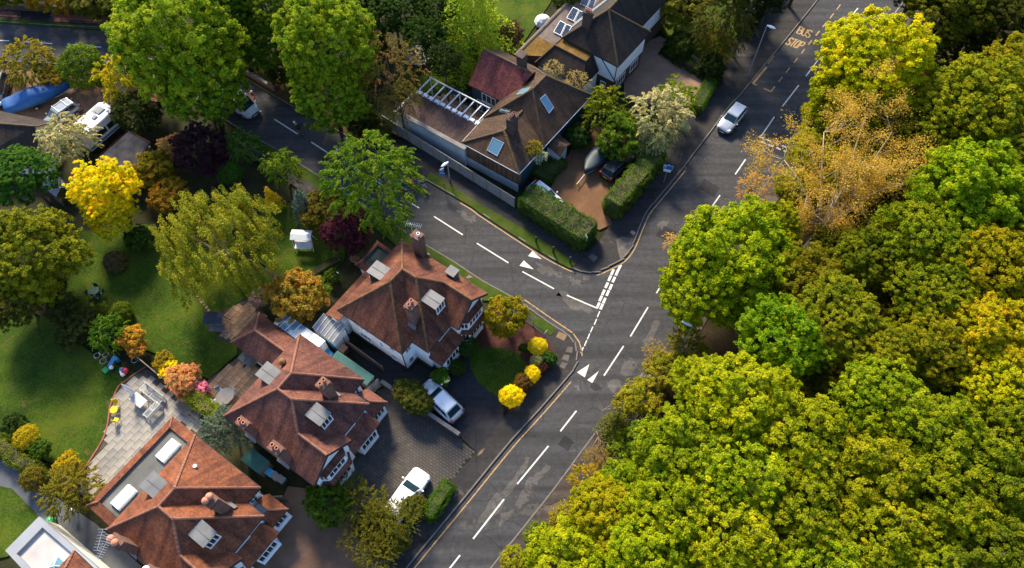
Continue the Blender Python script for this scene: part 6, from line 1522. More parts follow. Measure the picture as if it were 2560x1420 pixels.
def crown_mesh(name, kind, nb=20, ns=22, nl=70, leaf=0.05, seed=0, mat='leaf', zmin=-0.45, spray=0.095, blob=(0.30, 0.42), rad=0.66, fill=0):
    """crown of unit radius: boughs > sprays > leaves"""
    global rng
    rng = np.random.default_rng(seed)
    d = unit(fib(nb, zmin) + rng.normal(size=(nb, 3)) * 0.16)
    c = d * (rad * rng.uniform(0.72, 1.13, (nb, 1))); br = rng.uniform(blob[0], blob[1], nb)
    if fill:
        df = unit(fib(fill, -.3) + rng.normal(size=(fill, 3)) * .2); d = np.concatenate([d, df]); c = np.concatenate([c, df * .5]); br = np.concatenate([br, np.full(fill, .40)]); nb += fill
    sd = unit(rng.normal(size=(nb, ns, 3)) + d[:, None, :] * 0.75 + np.array([0, 0, .35]))
    sp = c[:, None, :] + sd * (br[:, None, None] * rng.uniform(0.6, 1.28, (nb, ns, 1)))
    btone = rng.normal(0.5, 0.07, (nb, 1, 1)); stone = btone + rng.normal(0, 0.16, (nb, ns, 1))
    q = rng.normal(size=(nb, ns, nl, 3)); s3 = np.array([1, 1, .62])
    if kind == 'broad':
        off = unit(q) * rng.uniform(0, 1, (nb, ns, nl, 1)) ** 0.5 * spray * s3
        nrm = sd[:, :, None, :] * 0.75 + unit(rng.normal(size=q.shape)) * 0.75 + np.array([0, 0, .3])
    elif kind == 'weep':
        h = rng.uniform(0, 1, (nb, ns, nl, 1)); out = sd * np.array([1, 1, 0])
        off = unit(q) * 0.035 + out[:, :, None, :] * h * 0.05 + np.array([0, 0, -1]) * h * spray * 3.4
        nrm = sd[:, :, None, :] * 0.6 + unit(rng.normal(size=q.shape)) * 0.9
    elif kind == 'tuft':
        h = rng.uniform(0, 1, (nb, ns, nl, 1)); out = unit(sd * np.array([1, 1, .35]))
        off = unit(q) * 0.04 * (1.15 - h) + out[:, :, None, :] * h * spray * 2.2 + np.array([0, 0, -1]) * h * h * spray * 1.3
        nrm = np.array([0, 0, .8]) + unit(rng.normal(size=q.shape)) * 0.8
    pos = (sp[:, :, None, :] + off).reshape(-1, 3); tone = (stone[:, :, None, :] + rng.normal(0, .12, (nb, ns, nl, 1))).reshape(-1)
    size = leaf * np.repeat(rng.uniform(0.7, 1.3, nb * ns), nl) * rng.uniform(0.6, 1.3, len(pos))
    return leafmesh(name, pos, nrm.reshape(-1, 3), size, tone, mat), c
def ball_mesh(name, n=9000, leaf=0.075, seed=1, rough=0.05, mat='leaf', zmin=-0.75, flat=1.0):
    """clipped or dense shrub: leaves over a lumpy ball"""
    global rng
    rng = np.random.default_rng(seed)
    d = unit(rng.normal(size=(n * 2, 3))); d = d[d[:, 2] > zmin][:n]
    k = unit(rng.normal(size=(14, 3))); lump = np.max(d @ k.T, axis=1)
    f = np.sin(d[:, 0] * 9 + 1) * np.sin(d[:, 1] * 8) * np.sin(d[:, 2] * 7 + 2)
    r = (1 - rough * 2.2 + rough * 3 * (lump - .75) + rough * 1.2 * f) * rng.uniform(0.86, 1.03, len(d))
    p = d * r[:, None]; p[:, 2] *= flat
    return leafmesh(name, p, d * .8 + unit(rng.normal(size=d.shape)) * .7, leaf * rng.uniform(.6, 1.3, len(d)), np.clip(.5 + .12 * f + rng.normal(0, .14, len(d)), 0, 1), mat)
def conifer_mesh(name, levels=11, arms=13, nl=150, leaf=0.06, seed=3, droop=0.28):
    """tiers of drooping fronds round a stem: z 0..2, radius 1"""
    global rng
    rng = np.random.default_rng(seed); P, N, T = [], [], []
    for i in range(levels):
        t = i / (levels - 1); z = 0.15 + 1.75 * t; rad = (1 - t) ** 0.75 * 0.95 + 0.06; na = max(5, int(arms * (1 - t * .5)))
        for a in range(na):
            an = a * 2 * math.pi / na + i * 1.3 + rng.normal(0, .15); L = rad * rng.uniform(.75, 1.1)
            n = int(nl * L + 20); s = rng.uniform(0.12, 1, n) ** .7; w = rng.normal(0, .09, n) * (1.15 - s * .5)
            hang = np.abs(rng.normal(0, .09, n))
            x = s * L; dz = -droop * s * s * L * 1.4 + .1 * s * L - hang
            ca, sa = math.cos(an), math.sin(an)
            P.append(np.stack([x * ca - w * sa, x * sa + w * ca, z + dz], 1)); N.append(np.tile([ca * .5, sa * .5, .7], (n, 1)) + unit(rng.normal(size=(n, 3))) * .7)
            T.append(np.clip(.5 + rng.normal(0, .08) + rng.normal(0, .12, n), 0, 1))
    P = np.concatenate(P); return leafmesh(name, P, np.concatenate(N), leaf * rng.uniform(.6, 1.4, len(P)), np.concatenate(T), 'needle', 0.4)

def branches(mb, p, d, L, r, depth, tips, rnd, up=0.15, spread=0.7, segs=4, kids=3, mid=True):
    """recursive tapered limbs; tips collects twig ends"""
    pts = [p]; rad = [r]; q = p.copy(); dd = d.copy()
    for i in range(segs):
        dd = (dd + Vector((rnd.gauss(0, .16), rnd.gauss(0, .16), rnd.gauss(0, .12) + up * .2))).normalized()
        q = q + dd * L / segs; pts.append(q.copy()); rad.append(r * (1 - .55 * (i + 1) / segs))
    mb.tube(pts, rad, 6 if r > .06 else 4 if r > .02 else 3)
    if depth == 0:
        tips += pts[1:]; return
    for k in range(kids):
        j = rnd.randint(max(1, segs - 2), segs) if k else segs
        v = Vector((rnd.gauss(0, 1), rnd.gauss(0, 1), rnd.gauss(0, .6) + up)).normalized()
        branches(mb, pts[j], (dd * (1 - spread * .6) + v * spread).normalized(), L * rnd.uniform(.55, .8), rad[j] * rnd.uniform(.55, .8), depth - 1, tips, rnd, up, spread, segs, kids)

def trunk_mesh(name, cl, seed, mat='bark', thick=0.05):
    """unit trunk: crown centre at z = 1 (crown radius 1): stem and limbs"""
    rnd = random.Random(seed); m = MB()
    m.tube([(0, 0, -.02), (.01, 0, .3), (-.01, .02, .6), (0, 0, 1.0)], [thick * 1.35, thick, thick * .85, thick * .45], 8)
    for k, c in enumerate(cl[:9]):
        z0 = rnd.uniform(.5, .85); e = Vector((c[0] * .8, c[1] * .8, 1 + c[2] * .5)); s = Vector((0, 0, z0)); md = s.lerp(e, .5) + Vector((0, 0, -.05))
        m.tube([s, md, e], [thick * .5, thick * .32, thick * .1], 5)
    o = m.build(name, mat, origin=(0, 0, 0), smooth=True); me = o.data; bpy.data.objects.remove(o); return me

CR = {}
def addc(key, kind, seeds, bark='bark', **kw):
    CR[key] = []
    for s in seeds:
        me, c = crown_mesh('crown', kind, seed=s, **kw); CR[key].append((me, trunk_mesh('trunk', c, s, bark)))
addc('broad', 'broad', (21, 22, 23, 24), nb=52, ns=23, nl=58, leaf=0.043, spray=0.060, fill=7, blob=(.2, .3), rad=.74)
addc('dense', 'broad', (31, 32), nb=48, ns=22, nl=58, leaf=0.040, spray=0.058, fill=6, blob=(.2, .28), rad=.76)
addc('weep', 'weep', (41, 42), nb=24, ns=22, nl=70, leaf=0.036, fill=3, bark='palebark')
addc('tuft', 'tuft', (51, 52), nb=18, ns=24, nl=60, leaf=0.05)
addc('thin', 'tuft', (61, 62), nb=18, ns=14, nl=30, leaf=0.05)
addc('small', 'broad', (71, 72, 73), nb=16, ns=24, nl=38, leaf=0.085, spray=0.11)
addc('smalltuft', 'tuft', (81, 82), nb=14, ns=16, nl=34, leaf=0.095, spray=0.13)
stem = trunk_mesh('stem', [(0.3, 0, 0), (-.3, .2, 0), (0, -.3, 0)], 5)
CR['ball'] = [(ball_mesh('foliage', 7500, .085, 91, .09), stem), (ball_mesh('foliage', 7500, .085, 92, .11), stem)]
CR['rough'] = [(ball_mesh('foliage', 6500, .11, 93, .14), stem), (ball_mesh('foliage', 6500, .11, 94, .16), stem)]
CR['cedar'] = [(conifer_mesh('crown'), stem)]
CR['spruce'] = [(conifer_mesh('crown', 10, 11, 60, .1, 5, .1), stem)]
pick = {}
LEAFK = 2.0
def plant(name, px, py, zc, rpx, kind, col, label, cat='tree', group=None, az=0.85, ay=1.0, rot=None):
    """a plant whose crown centre is seen at photo pixel px,py at height zc; rpx = crown radius in photo pixels"""
    Rm = rpx / PXM(px, py, zc); p = G(px, py, zc)
    if kind in ('ball', 'rough'): Rm *= 1.16; ay = ay * random.uniform(.84, 1.12)
    root = empty(name, (p.x, p.y, 0), 0, label=label, cat=cat, group=group)
    i = pick.get(kind, 0); pick[kind] = i + 1
    cm, tm = CR[kind][i % len(CR[kind])]
    c = bpy.data.objects.new('crown' if cat == 'tree' else 'foliage', cm); COL.objects.link(c); c.parent = root
    c.rotation_euler = (0, 0, random.uniform(0, 6.28) if rot is None else rot)
    if kind in ('cedar', 'spruce'):
        c.location = (0, 0, zc - Rm * az); c.scale = (Rm, Rm, Rm * az)
    else:
        c.location = (0, 0, zc); c.scale = (Rm, Rm * ay, Rm * az)
    k = random.uniform(0.92, 1.08) * LEAFK
    if col[1] > .58 * col[0]: col = (col[0] * 1.06, col[1] * 1.03, col[2] * .6)
    c.color = (col[0] * k, col[1] * k, col[2] * k, 1)
    t = bpy.data.objects.new('trunk' if cat == 'tree' else 'stem', tm); COL.objects.link(t); t.parent = root
    t.scale = (Rm, Rm, max(zc, .2)); t.rotation_euler = c.rotation_euler
    return root
# leaf colours
YG = (0.17, 0.175, 0.010); LG = (0.105, 0.155, 0.012); MG = (0.055, 0.095, 0.010); DG = (0.022, 0.045, 0.010); OL = (0.10, 0.095, 0.012); GO = (0.40, 0.345, 0.010)
OR = (0.28, 0.145, 0.022); PU = (0.045, 0.014, 0.022); BL = (0.075, 0.10, 0.115); BR = (0.10, 0.068, 0.028); YO = (0.22, 0.165, 0.012); PK = (0.36, 0.19, 0.13); WH = (0.26, 0.245, 0.185); EM = (0.035, 0.085, 0.014)

S_ = 'shrub'
# --- trees along the side road and behind
plant('broadleaf_tree', 450, 110, 9, 165, 'broad', (.125,.165,.012), 'tall bright green tree at the bend of the side road', az=1.1)
plant('broadleaf_tree', 505, 215, 5.5, 110, 'broad', LG, 'green tree overhanging the van on the side road', az=.9)
plant('broadleaf_tree', 815, 110, 9.5, 125, 'broad', (.12, .16, .012), 'tall bright green tree on the far verge of the side road', az=1.25)
plant('broadleaf_tree', 825, 235, 5.0, 100, 'broad', LG, 'lower green tree at the foot of the tall verge tree', az=.9)
plant('broadleaf_tree', 645, 105, 5.5, 85, 'broad', MG, 'mid green tree between the two tall roadside trees')
plant('broadleaf_tree', 560, 15, 9, 85, 'broad', MG, 'mid green tree behind the bend of the side road')
plant('broadleaf_tree', 665, 20, 8, 85, 'broad', (.08, .11, .012), 'green tree rising behind the low tree between the tall ones')
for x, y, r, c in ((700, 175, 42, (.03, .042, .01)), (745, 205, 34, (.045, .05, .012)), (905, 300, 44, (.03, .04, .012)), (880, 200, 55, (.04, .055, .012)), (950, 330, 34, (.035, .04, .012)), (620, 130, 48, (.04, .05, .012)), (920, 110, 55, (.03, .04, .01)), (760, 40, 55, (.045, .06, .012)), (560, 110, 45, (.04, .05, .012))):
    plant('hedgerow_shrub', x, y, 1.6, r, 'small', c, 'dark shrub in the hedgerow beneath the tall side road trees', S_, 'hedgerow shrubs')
plant('thin_tree', 975, 185, 6, 80, 'thin', BR, 'thin brown-leaved tree next to the trampoline', az=1.2)
plant('thin_tree', 1000, 265, 4.5, 55, 'thin', (.08, .075, .02), 'thin olive tree at the end of the low wing', az=1)
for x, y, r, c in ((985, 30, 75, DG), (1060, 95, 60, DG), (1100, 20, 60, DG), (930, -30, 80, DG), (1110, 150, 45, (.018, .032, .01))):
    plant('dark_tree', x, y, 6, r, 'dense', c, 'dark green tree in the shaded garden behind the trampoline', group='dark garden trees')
plant('cedar_tree', 1178, 30, 6.5, 150, 'cedar', (.13, .17, .012), 'drooping yellow-green conifer above the red-roofed wing', az=.95)
plant('copper_shrub', 1268, 85, 2.0, 40, 'small', (.07, .035, .02), 'dark copper shrub beside the drooping conifer', S_)
plant('roadside_tree', 935, 455, 7.0, 112, 'tuft', (.085, .135, .014), 'feathery green tree leaning over the side road beside the cyclists', az=1.15)
plant('young_tree', 705, 420, 3.0, 46, 'smalltuft', (.085, .13, .014), 'young green tree on the verge of the side road', az=1.1)
plant('young_tree', 605, 365, 3.0, 42, 'smalltuft', (.05, .095, .02), 'young dark green tree behind the copper-purple tree')
plant('purple_tree', 500, 375, 3.6, 70, 'dense', (.032, .013, .017), 'dark purple-leaved tree near the corrugated shed', az=.9)
plant('purple_shrub', 535, 410, 2.0, 36, 'small', (.07, .012, .045), 'magenta-tinted shrub under the purple tree', S_)
plant('round_shrub', 575, 432, 1.6, 33, 'ball', EM, 'clipped round dark green shrub by the purple tree', S_)
plant('purple_tree', 868, 578, 3.0, 60, 'dense', (.055, .012, .022), 'wine-red tree beside the garden swing lawn', az=.9)
plant('blue_spruce', 755, 505, 2.6, 44, 'spruce', (.05, .075, .10), 'blue-grey spruce at the lawn edge', az=1.2)
plant('olive_shrub', 810, 530, 2.0, 58, 'small', (.07, .06, .012), 'brown-green shrub between blue spruce and wine-red tree', S_)
plant('golden_conifer', 676, 490, 2.2, 27, 'spruce', (.30, .21, .01), 'small golden upright conifer next to the birch', az=1.5)
plant('birch_tree', 545, 600, 6.0, 150, 'weep', (.125, .13, .014), 'large weeping birch over the middle lawn', az=.85)
plant('yellow_tree', 268, 480, 4.5, 84, 'dense', GO, 'brilliant yellow tree beside the corrugated shed', az=1.0)
plant('yellow_tree', 275, 540, 3.2, 62, 'dense', (.36, .305, .010), 'lower golden bough tree below the brilliant yellow one', az=.8)
plant('olive_tree', 85, 640, 5.0, 125, 'broad', (.12, .128, .010), 'broad olive-gold tree at the edge of the middle lawn', az=.85)
plant('olive_tree', 40, 750, 3.5, 80, 'dense', (.055, .055, .010), 'dark olive tree between the two lawns', az=.7)
plant('broadleaf_tree', 55, 440, 5.0, 82, 'dense', EM, 'dense fresh green tree beside the cream bungalow wall', az=.85)
plant('green_shrub', 75, 165, 2.2, 62, 'smalltuft', (.14, .12, .014), 'yellow-green loose shrub by the gravel yard', S_)
plant('round_shrub', 207, 168, 2.2, 58, 'ball', (.06, .095, .010), 'big round clipped evergreen by the gravel yard', S_, az=.95)
plant('olive_shrub', 140, 200, 1.4, 34, 'small', (.13, .1, .012), 'small olive shrub between the yard and the round evergreen', S_)
plant('yellow_tree', 318, 195, 3.6, 62, 'smalltuft', (.23, .2, .01), 'yellow tree behind the motorhome', az=1.2)
plant('flowering_shrub', 375, 240, 2.6, 46, 'small', PK, 'pink-brown flowering shrub under the tall bend tree', S_)
plant('flowering_shrub', 432, 365, 1.8, 34, 'small', (.33, .2, .10), 'peach flowering shrub beside the purple tree', S_)
plant('dark_evergreen', 345, 280, 2.4, 66, 'dense', (.028, .04, .012), 'dark evergreen at the nose of the motorhome', az=.8)
plant('variegated_tree', 165, 350, 3.6, 62, 'smalltuft', WH, 'pale cream-green conifer over the motorhome tail', az=1.0)
plant('olive_shrub', 392, 425, 2.5, 52, 'small', (.13, .105, .012), 'olive-yellow shrub beside the corrugated roof', S_)
plant('orange_shrub', 425, 495, 2.2, 50, 'small', (.17, .1, .014), 'rusty olive shrub between yellow tree and birch', S_)
plant('dark_shrub', 350, 600, 1.4, 36, 'small', DG, 'dark shrub under the weeping birch', S_)
plant('bare_mound', 288, 655, 0.7, 31, 'rough', (.085, .065, .045), 'brown domed shrub alone on the middle lawn', S_, az=.9)
plant('clipped_mound', 250, 782, 0.8, 23, 'ball', (.05, .075, .01), 'smaller clipped green mound on the middle lawn', S_)
plant('clipped_mound', 303, 786, 0.8, 34, 'ball', (.055, .08, .01), 'larger clipped green mound on the middle lawn', S_)
plant('green_shrub', 270, 832, 2.0, 46, 'smalltuft', (.05, .10, .012), 'feathery green shrub beside the orange azalea', S_)
plant('orange_azalea', 330, 845, 1.4, 34, 'small', (.34, .19, .02), 'orange-flowered azalea between the two lawns', S_)
plant('orange_azalea', 345, 872, 1.0, 25, 'small', (.32, .16, .02), 'low orange azalea beside the garden fence', S_)
for x, y, r, c in ((160, 770, 42, (.04, .045, .016)), (190, 830, 48, (.035, .042, .014)), (215, 800, 34, (.06, .055, .02)), (130, 720, 35, (.03, .035, .012))):
    plant('dark_shrub', x, y, 1.3, r, 'small', c, 'dark shrub in the border between the two long lawns', S_, 'border shrubs')
plant('golden_shrub', 412, 905, 1.0, 28, 'small', (.17, .13, .012), 'yellow-green shrub at the garden fence', S_)
plant('golden_shrub', 425, 928, 1.0, 26, 'small', (.44, .36, .008), 'bright golden shrub at the garden fence', S_)
plant('flowering_shrub', 460, 950, 1.5, 44, 'small', (.33, .17, .06), 'orange-pink rhododendron at the patio fence', S_)
plant('flowering_shrub', 500, 972, 1.0, 24, 'small', (.40, .16, .20), 'pink-flowered rhododendron at the patio fence', S_)
plant('orange_rhododendron', 738, 745, 2.4, 72, 'small', (.21, .135, .03), 'large bronze-orange rhododendron behind the corner villa', S_, az=.95)
plant('green_shrub', 800, 735, 1.2, 30, 'small', (.05, .085, .012), 'green shrub beside the bronze rhododendron', S_)
plant('green_shrub', 830, 690, 0.8, 22, 'rough', (.045, .08, .012), 'low green shrub by the corner villa kitchen garden', S_)
plant('lilac_shrub', 650, 745, 1.2, 26, 'small', (.22, .16, .2), 'lilac-flowered shrub at the birch foot', S_)
plant('blue_tree', 568, 1075, 3.0, 62, 'tuft', (.072, .095, .105), 'blue-grey tree between two villas', az=.9)
plant('golden_ball', 66, 1095, 1.1, 30, 'ball', (.22, .17, .01), 'golden clipped ball beside the long hedge', S_)
plant('green_shrub', 105, 1122, 1.0, 26, 'small', (.04, .075, .012), 'green shrub next to the golden clipped ball', S_)
plant('golden_shrub', 172, 1160, 1.3, 32, 'small', (.24, .18, .01), 'golden loose shrub above the olive tree by the path', S_)
plant('round_shrub', 84, 1196, 1.2, 32, 'ball', (.085, .07, .012), 'bronze clipped ball beside the grey path', S_)
plant('olive_tree', 180, 1222, 2.4, 66, 'tuft', (.105, .09, .014), 'spiky olive tree by the patio corner', az=.75)
plant('dark_shrub', 35, 1060, 1.0, 30, 'small', (.02, .035, .01), 'dark green shrub at the lower lawn edge', S_)
# front gardens
plant('green_shrub', 822, 1262, 1.8, 56, 'small', (.05, .085, .010), 'dense green shrub under the villa bay window', S_)
plant('green_shrub', 790, 1235, 1.2, 30, 'rough', (.05, .085, .010), 'green hedge stub below the villa gable', S_)
for x, y, r, c in ((905, 1265, 62, (.075, .075, .012)), (960, 1320, 66, (.08, .075, .012)), (905, 1355, 52, (.075, .065, .012)), (1010, 1290, 50, (.07, .075, .014)), (935, 1400, 50, (.09, .085, .012)), (880, 1220, 40, (.06, .07, .012))):
    plant('olive_bush', x, y, 2.0, r, 'thin', c, 'loose olive bush in the thicket around the parked white estate car', S_, 'front garden thicket')
for x, y, r in ((970, 1350, 48), (935, 1310, 50), (1035, 1265, 32)):
    plant('olive_bush', x, y, 1.2, r, 'small', (.06, .062, .012), 'low dense bush inside the thicket by the white estate car', S_, 'low front garden bushes')
plant('laurel', 1018, 978, 1.7, 38, 'rough', (.075, .075, .018), 'glossy olive laurel beside the parked silver car, house end', S_)
plant('laurel', 1036, 993, 1.7, 38, 'rough', (.075, .078, .018), 'glossy olive laurel beside the parked silver car, middle of three', S_)
plant('laurel', 1052, 1010, 1.6, 36, 'rough', (.075, .075, .018), 'glossy olive laurel beside the parked silver car, road end', S_)
plant('white_flower_shrub', 1102, 942, 0.8, 24, 'small', (.05, .10, .012), 'small green shrub with white flowers by the corner villa', S_)
plant('white_flower_shrub', 1114, 948, 0.9, 11, 'rough', (.62, .64, .62), 'cluster of white flowers beside the corner villa bay', S_)
plant('round_shrub', 1168, 866, 1.1, 27, 'ball', (.022, .05, .010), 'dark green ball shrub at the corner villa bay', S_)
plant('round_shrub', 1142, 918, 0.8, 22, 'ball', (.03, .05, .012), 'low dark ball shrub beside the driveway', S_)
plant('bay_tree', 1265, 795, 2.6, 58, 'small', (.15, .125, .008), 'golden-green bush tree on the corner lawn bed', az=1.0)
plant('golden_shrub', 1345, 866, 1.0, 25, 'ball', (.36, .30, .010), 'golden clipped shrub by the corner pavement', S_)
plant('pale_shrub', 1342, 902, 0.8, 18, 'ball', (.22, .23, .13), 'pale cream-green ball shrub in the corner bed', S_)
plant('green_shrub', 1374, 896, 0.9, 22, 'rough', (.03, .07, .016), 'deep green shrub at the pavement corner', S_)
plant('maroon_shrub', 1356, 918, 0.7, 16, 'small', (.055, .02, .014), 'maroon spiky shrub among the golden shrubs', S_)
plant('golden_shrub', 1330, 935, 1.0, 23, 'ball', (.46, .375, .010), 'bright golden shrub behind the brown one', S_)
plant('bronze_shrub', 1308, 954, 1.0, 25, 'rough', (.10, .055, .012), 'brown-bronze shrub between two golden shrubs', S_)
plant('golden_shrub', 1278, 990, 1.2, 33, 'ball', (.48, .395, .010), 'largest bright golden ball shrub at the drive entrance', S_, az=.9)
plant('dark_shrub', 1310, 870, 0.6, 16, 'rough', DG, 'small dark shrub in the red mulch bed', S_)
# across the side road
plant('green_tree', 1515, 285, 2.6, 60, 'smalltuft', (.10, .12, .012), 'yellow-green garden tree beside the clad house gable', az=1.0)
plant('green_tree', 1548, 345, 2.6, 58, 'small', (.055, .09, .010), 'mid green garden tree over the covered boat', az=1)
plant('green_tree', 1690, 245, 2.8, 48, 'smalltuft', (.10, .14, .012), 'bright green young tree behind the blossom tree')
plant('blossom_tree', 1645, 300, 3.6, 72, 'smalltuft', WH, 'white blossoming tree at the drive hedge', az=1.0)
plant('blossom_tree', 1622, 345, 2.6, 52, 'smalltuft', (.17, .185, .12), 'lower white blossom tree beside the tall hedge', az=.8)
plant('climbing_plant', 1335, 372, 3.9, 22, 'smalltuft', (.14, .12, .014), 'golden climber growing over the clad house eave', S_)
plant('climbing_plant', 1350, 392, 3.3, 18, 'smalltuft', (.26, .28, .32), 'pale wisteria hanging at the clad house corner', S_)
plant('twiggy_climber', 1440, 205, 4.0, 30, 'thin', (.25, .2, .12), 'dry twiggy climber between the two roofs', S_)
plant('twiggy_climber', 1385, 175, 4.0, 26, 'thin', (.24, .2, .13), 'grey twiggy climber on the house boundary', S_)
plant('garden_shrub', 1445, 340, 1.5, 38, 'rough', (.02, .04, .012), 'dark shrub at the clad house porch', S_)
plant('olive_tree', 1700, 20, 3.2, 66, 'small', (.085, .085, .012), 'olive tree behind the solar house drive')
plant('large_conifer', 1810, 60, 5.0, 72, 'tuft', (.055, .055, .014), 'grey-olive shaggy tree beside the telegraph pole', az=1.0)
plant('garden_shrub', 1790, 110, 2.2, 46, 'smalltuft', (.12, .11, .01), 'yellow-green shrub below the telegraph pole', S_)
plant('dark_shrub', 1780, 165, 1.6, 38, 'rough', (.018, .03, .01), 'dark shrub at the gravel drive mouth', S_)
plant('dark_shrub', 1700, 115, 1.2, 40, 'rough', (.03, .045, .01), 'dark shrub on the lawn edge by the solar house', S_)
plant('dark_tree', 1900, -10, 4.5, 62, 'dense', (.022, .03, .01), 'shadowy tree beside the bus stop pavement')
plant('green_tree', 1730, -25, 3.5, 70, 'dense', (.07, .075, .012), 'olive-green tree at the back of the solar house garden')
for x, y in ((25, -20), (130, -10), (235, 5), (320, 15)):
    plant('roadside_shrub', x, y, 2.2, 62, 'small', (.075, .075, .012) if x != 130 else (.16, .1, .01), 'olive roadside shrub above the red brick bank', S_, 'shrubs above the brick bank')
plant('dark_shrub', 275, 58, 0.8, 16, 'rough', DG, 'small dark conifer on the red brick bank', S_)
plant('garden_tree', 1420, -20, 3.0, 50, 'dense', (.04, .06, .012), 'dark garden tree beside the solar roof')

# --- the wood beside the main road
GW = 'trees of the roadside wood'
wood = [
 # bright yellow-green crowns
 (2180, 165, 9, 135, 'broad', (.27, .23, .008), 'A'), (2130, 255, 7, 100, 'broad', (.16, .175, .008), 'A2'),
 (1830, 640, 7, 135, 'broad', (.16, .18, .008), 'B'), (1760, 720, 6, 105, 'broad', (.165, .18, .008), 'B'), (1930, 570, 6, 70, 'broad', (.15, .17, .008), 'B'),
 (1950, 850, 8, 105, 'dense', (.13, .17, .010), 'B'), (1700, 1130, 8, 110, 'broad', (.155, .18, .010), 'B'), (1860, 1010, 9, 120, 'broad', (.165, .185, .010), 'B'),
 (1760, 970, 7, 80, 'dense', (.15, .17, .010), 'B'), (2010, 1110, 9, 120, 'broad', (.16, .18, .010), 'B'), (1850, 1200, 9, 115, 'broad', (.16, .18, .010), 'B'),
 (1680, 1280, 8, 110, 'broad', (.17, .18, .010), 'B'), (1520, 1290, 6, 90, 'broad', (.19, .175, .010), 'B'), (1560, 1210, 5, 60, 'dense', (.12, .16, .010), 'B'),
 (2010, 1280, 9, 115, 'broad', (.165, .18, .010), 'B'), (1830, 1370, 9, 115, 'broad', (.17, .185, .010), 'B'), (1420, 1400, 6, 100, 'broad', (.18, .18, .010), 'B'),
 (1620, 1400, 8, 105, 'broad', (.165, .18, .010), 'B'), (2040, 1420, 9, 105, 'broad', (.16, .175, .010), 'B'),
 # mid greens to the right
 (2200, 1010, 9, 110, 'broad', (.11, .135, .010), 'C'), (2170, 1190, 9, 120, 'broad', (.12, .145, .010), 'C'), (2330, 1100, 9, 115, 'broad', (.105, .13, .010), 'C'),
 (2340, 1260, 9, 120, 'broad', (.10, .125, .010), 'C'), (2200, 1350, 9, 110, 'broad', (.115, .135, .010), 'C'), (2480, 1200, 9, 120, 'broad', (.08, .105, .010), 'C'),
 (2460, 1380, 9, 115, 'broad', (.065, .085, .010), 'C'), (2330, 1430, 9, 90, 'broad', (.11, .125, .010), 'C'), (2560, 1060, 9, 100, 'broad', (.08, .095, .010), 'C'),
 (2080, 800, 8, 105, 'dense', (.085, .095, .012), 'C'), (2010, 700, 6.5, 90, 'dense', (.08, .085, .012), 'C'), (2420, 490, 9, 135, 'broad', (.105, .145, .010), 'C'),
 (2300, 600, 8, 105, 'dense', (.075, .105, .010), 'C'), (2170, 640, 6.5, 80, 'dense', (.06, .085, .010), 'C'),
 # olive and gold
 (2430, 270, 9, 125, 'broad', (.105, .105, .010), 'D'), (2560, 190, 9, 100, 'broad', (.12, .12, .010), 'D'), (2330, 340, 7, 85, 'dense', (.085, .085, .010), 'D'),
 (2530, 370, 9, 80, 'dense', (.11, .09, .012), 'D'), (2490, 680, 9, 115, 'broad', (.14, .12, .008), 'D'), (2330, 740, 8, 95, 'dense', (.095, .09, .010), 'D'),
 (2470, 850, 9, 110, 'broad', (.17, .125, .010), 'D'), (2330, 880, 8, 90, 'dense', (.12, .085, .012), 'D'), (2190, 880, 8, 90, 'dense', (.11, .105, .010), 'D'), (2520, 970, 9, 95, 'broad', (.18, .13, .010), 'D'),
 (2560, 560, 9, 90, 'broad', (.10, .12, .010), 'D'),
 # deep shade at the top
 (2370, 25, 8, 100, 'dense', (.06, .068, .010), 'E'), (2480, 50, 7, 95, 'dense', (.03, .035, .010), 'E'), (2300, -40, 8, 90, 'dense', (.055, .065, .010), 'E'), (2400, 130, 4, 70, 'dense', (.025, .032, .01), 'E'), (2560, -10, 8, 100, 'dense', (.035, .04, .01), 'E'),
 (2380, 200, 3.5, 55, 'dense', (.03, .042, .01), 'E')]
WL = {'A': 'golden-yellow broad tree leaning over the bus bay road edge', 'A2': 'lime green tree directly below the golden-yellow one', 'B': 'bright yellow-green tree of the roadside wood', 'C': 'mid green tree of the roadside wood', 'D': 'olive to bronze tree of the roadside wood', 'E': 'dark shaded tree where the wood meets the road beyond the golden tree'}
und = random.Random(3)
for x, y, z, r, k, c, w in wood:
    g_ = G(x, y, z); dr = min((Vector((g_.x, g_.y, 0)) - q).length for q in lKR)
    lab = WL[w] + ('' if w not in 'BCD' else ', overhanging the footway' if dr < 7 else ', a row back from the footway' if dr < 15 else ', far from the road')
    c = (c[0], max(c[1], c[0] * .98), c[2] * .6)
    if w == 'B': c = (c[0] * .93, c[1], c[2])
    if w == 'D' and x < 2440: c = (c[0] * .9, c[1] * 1.06, c[2])
    if w in 'BCD': f_ = und.uniform(.82, 1.1); c = (c[0] * f_, c[1] * (f_ * .4 + .6) * und.uniform(.88, 1.06), c[2])
    if w in 'CD': c = (c[0] * 1.16 + .008, c[1] * 1.2, c[2])
    plant('woodland_tree', x, y, z, r * 1.1, k, c, lab, 'tree', GW if w in 'BCDE' else None, az=.85)
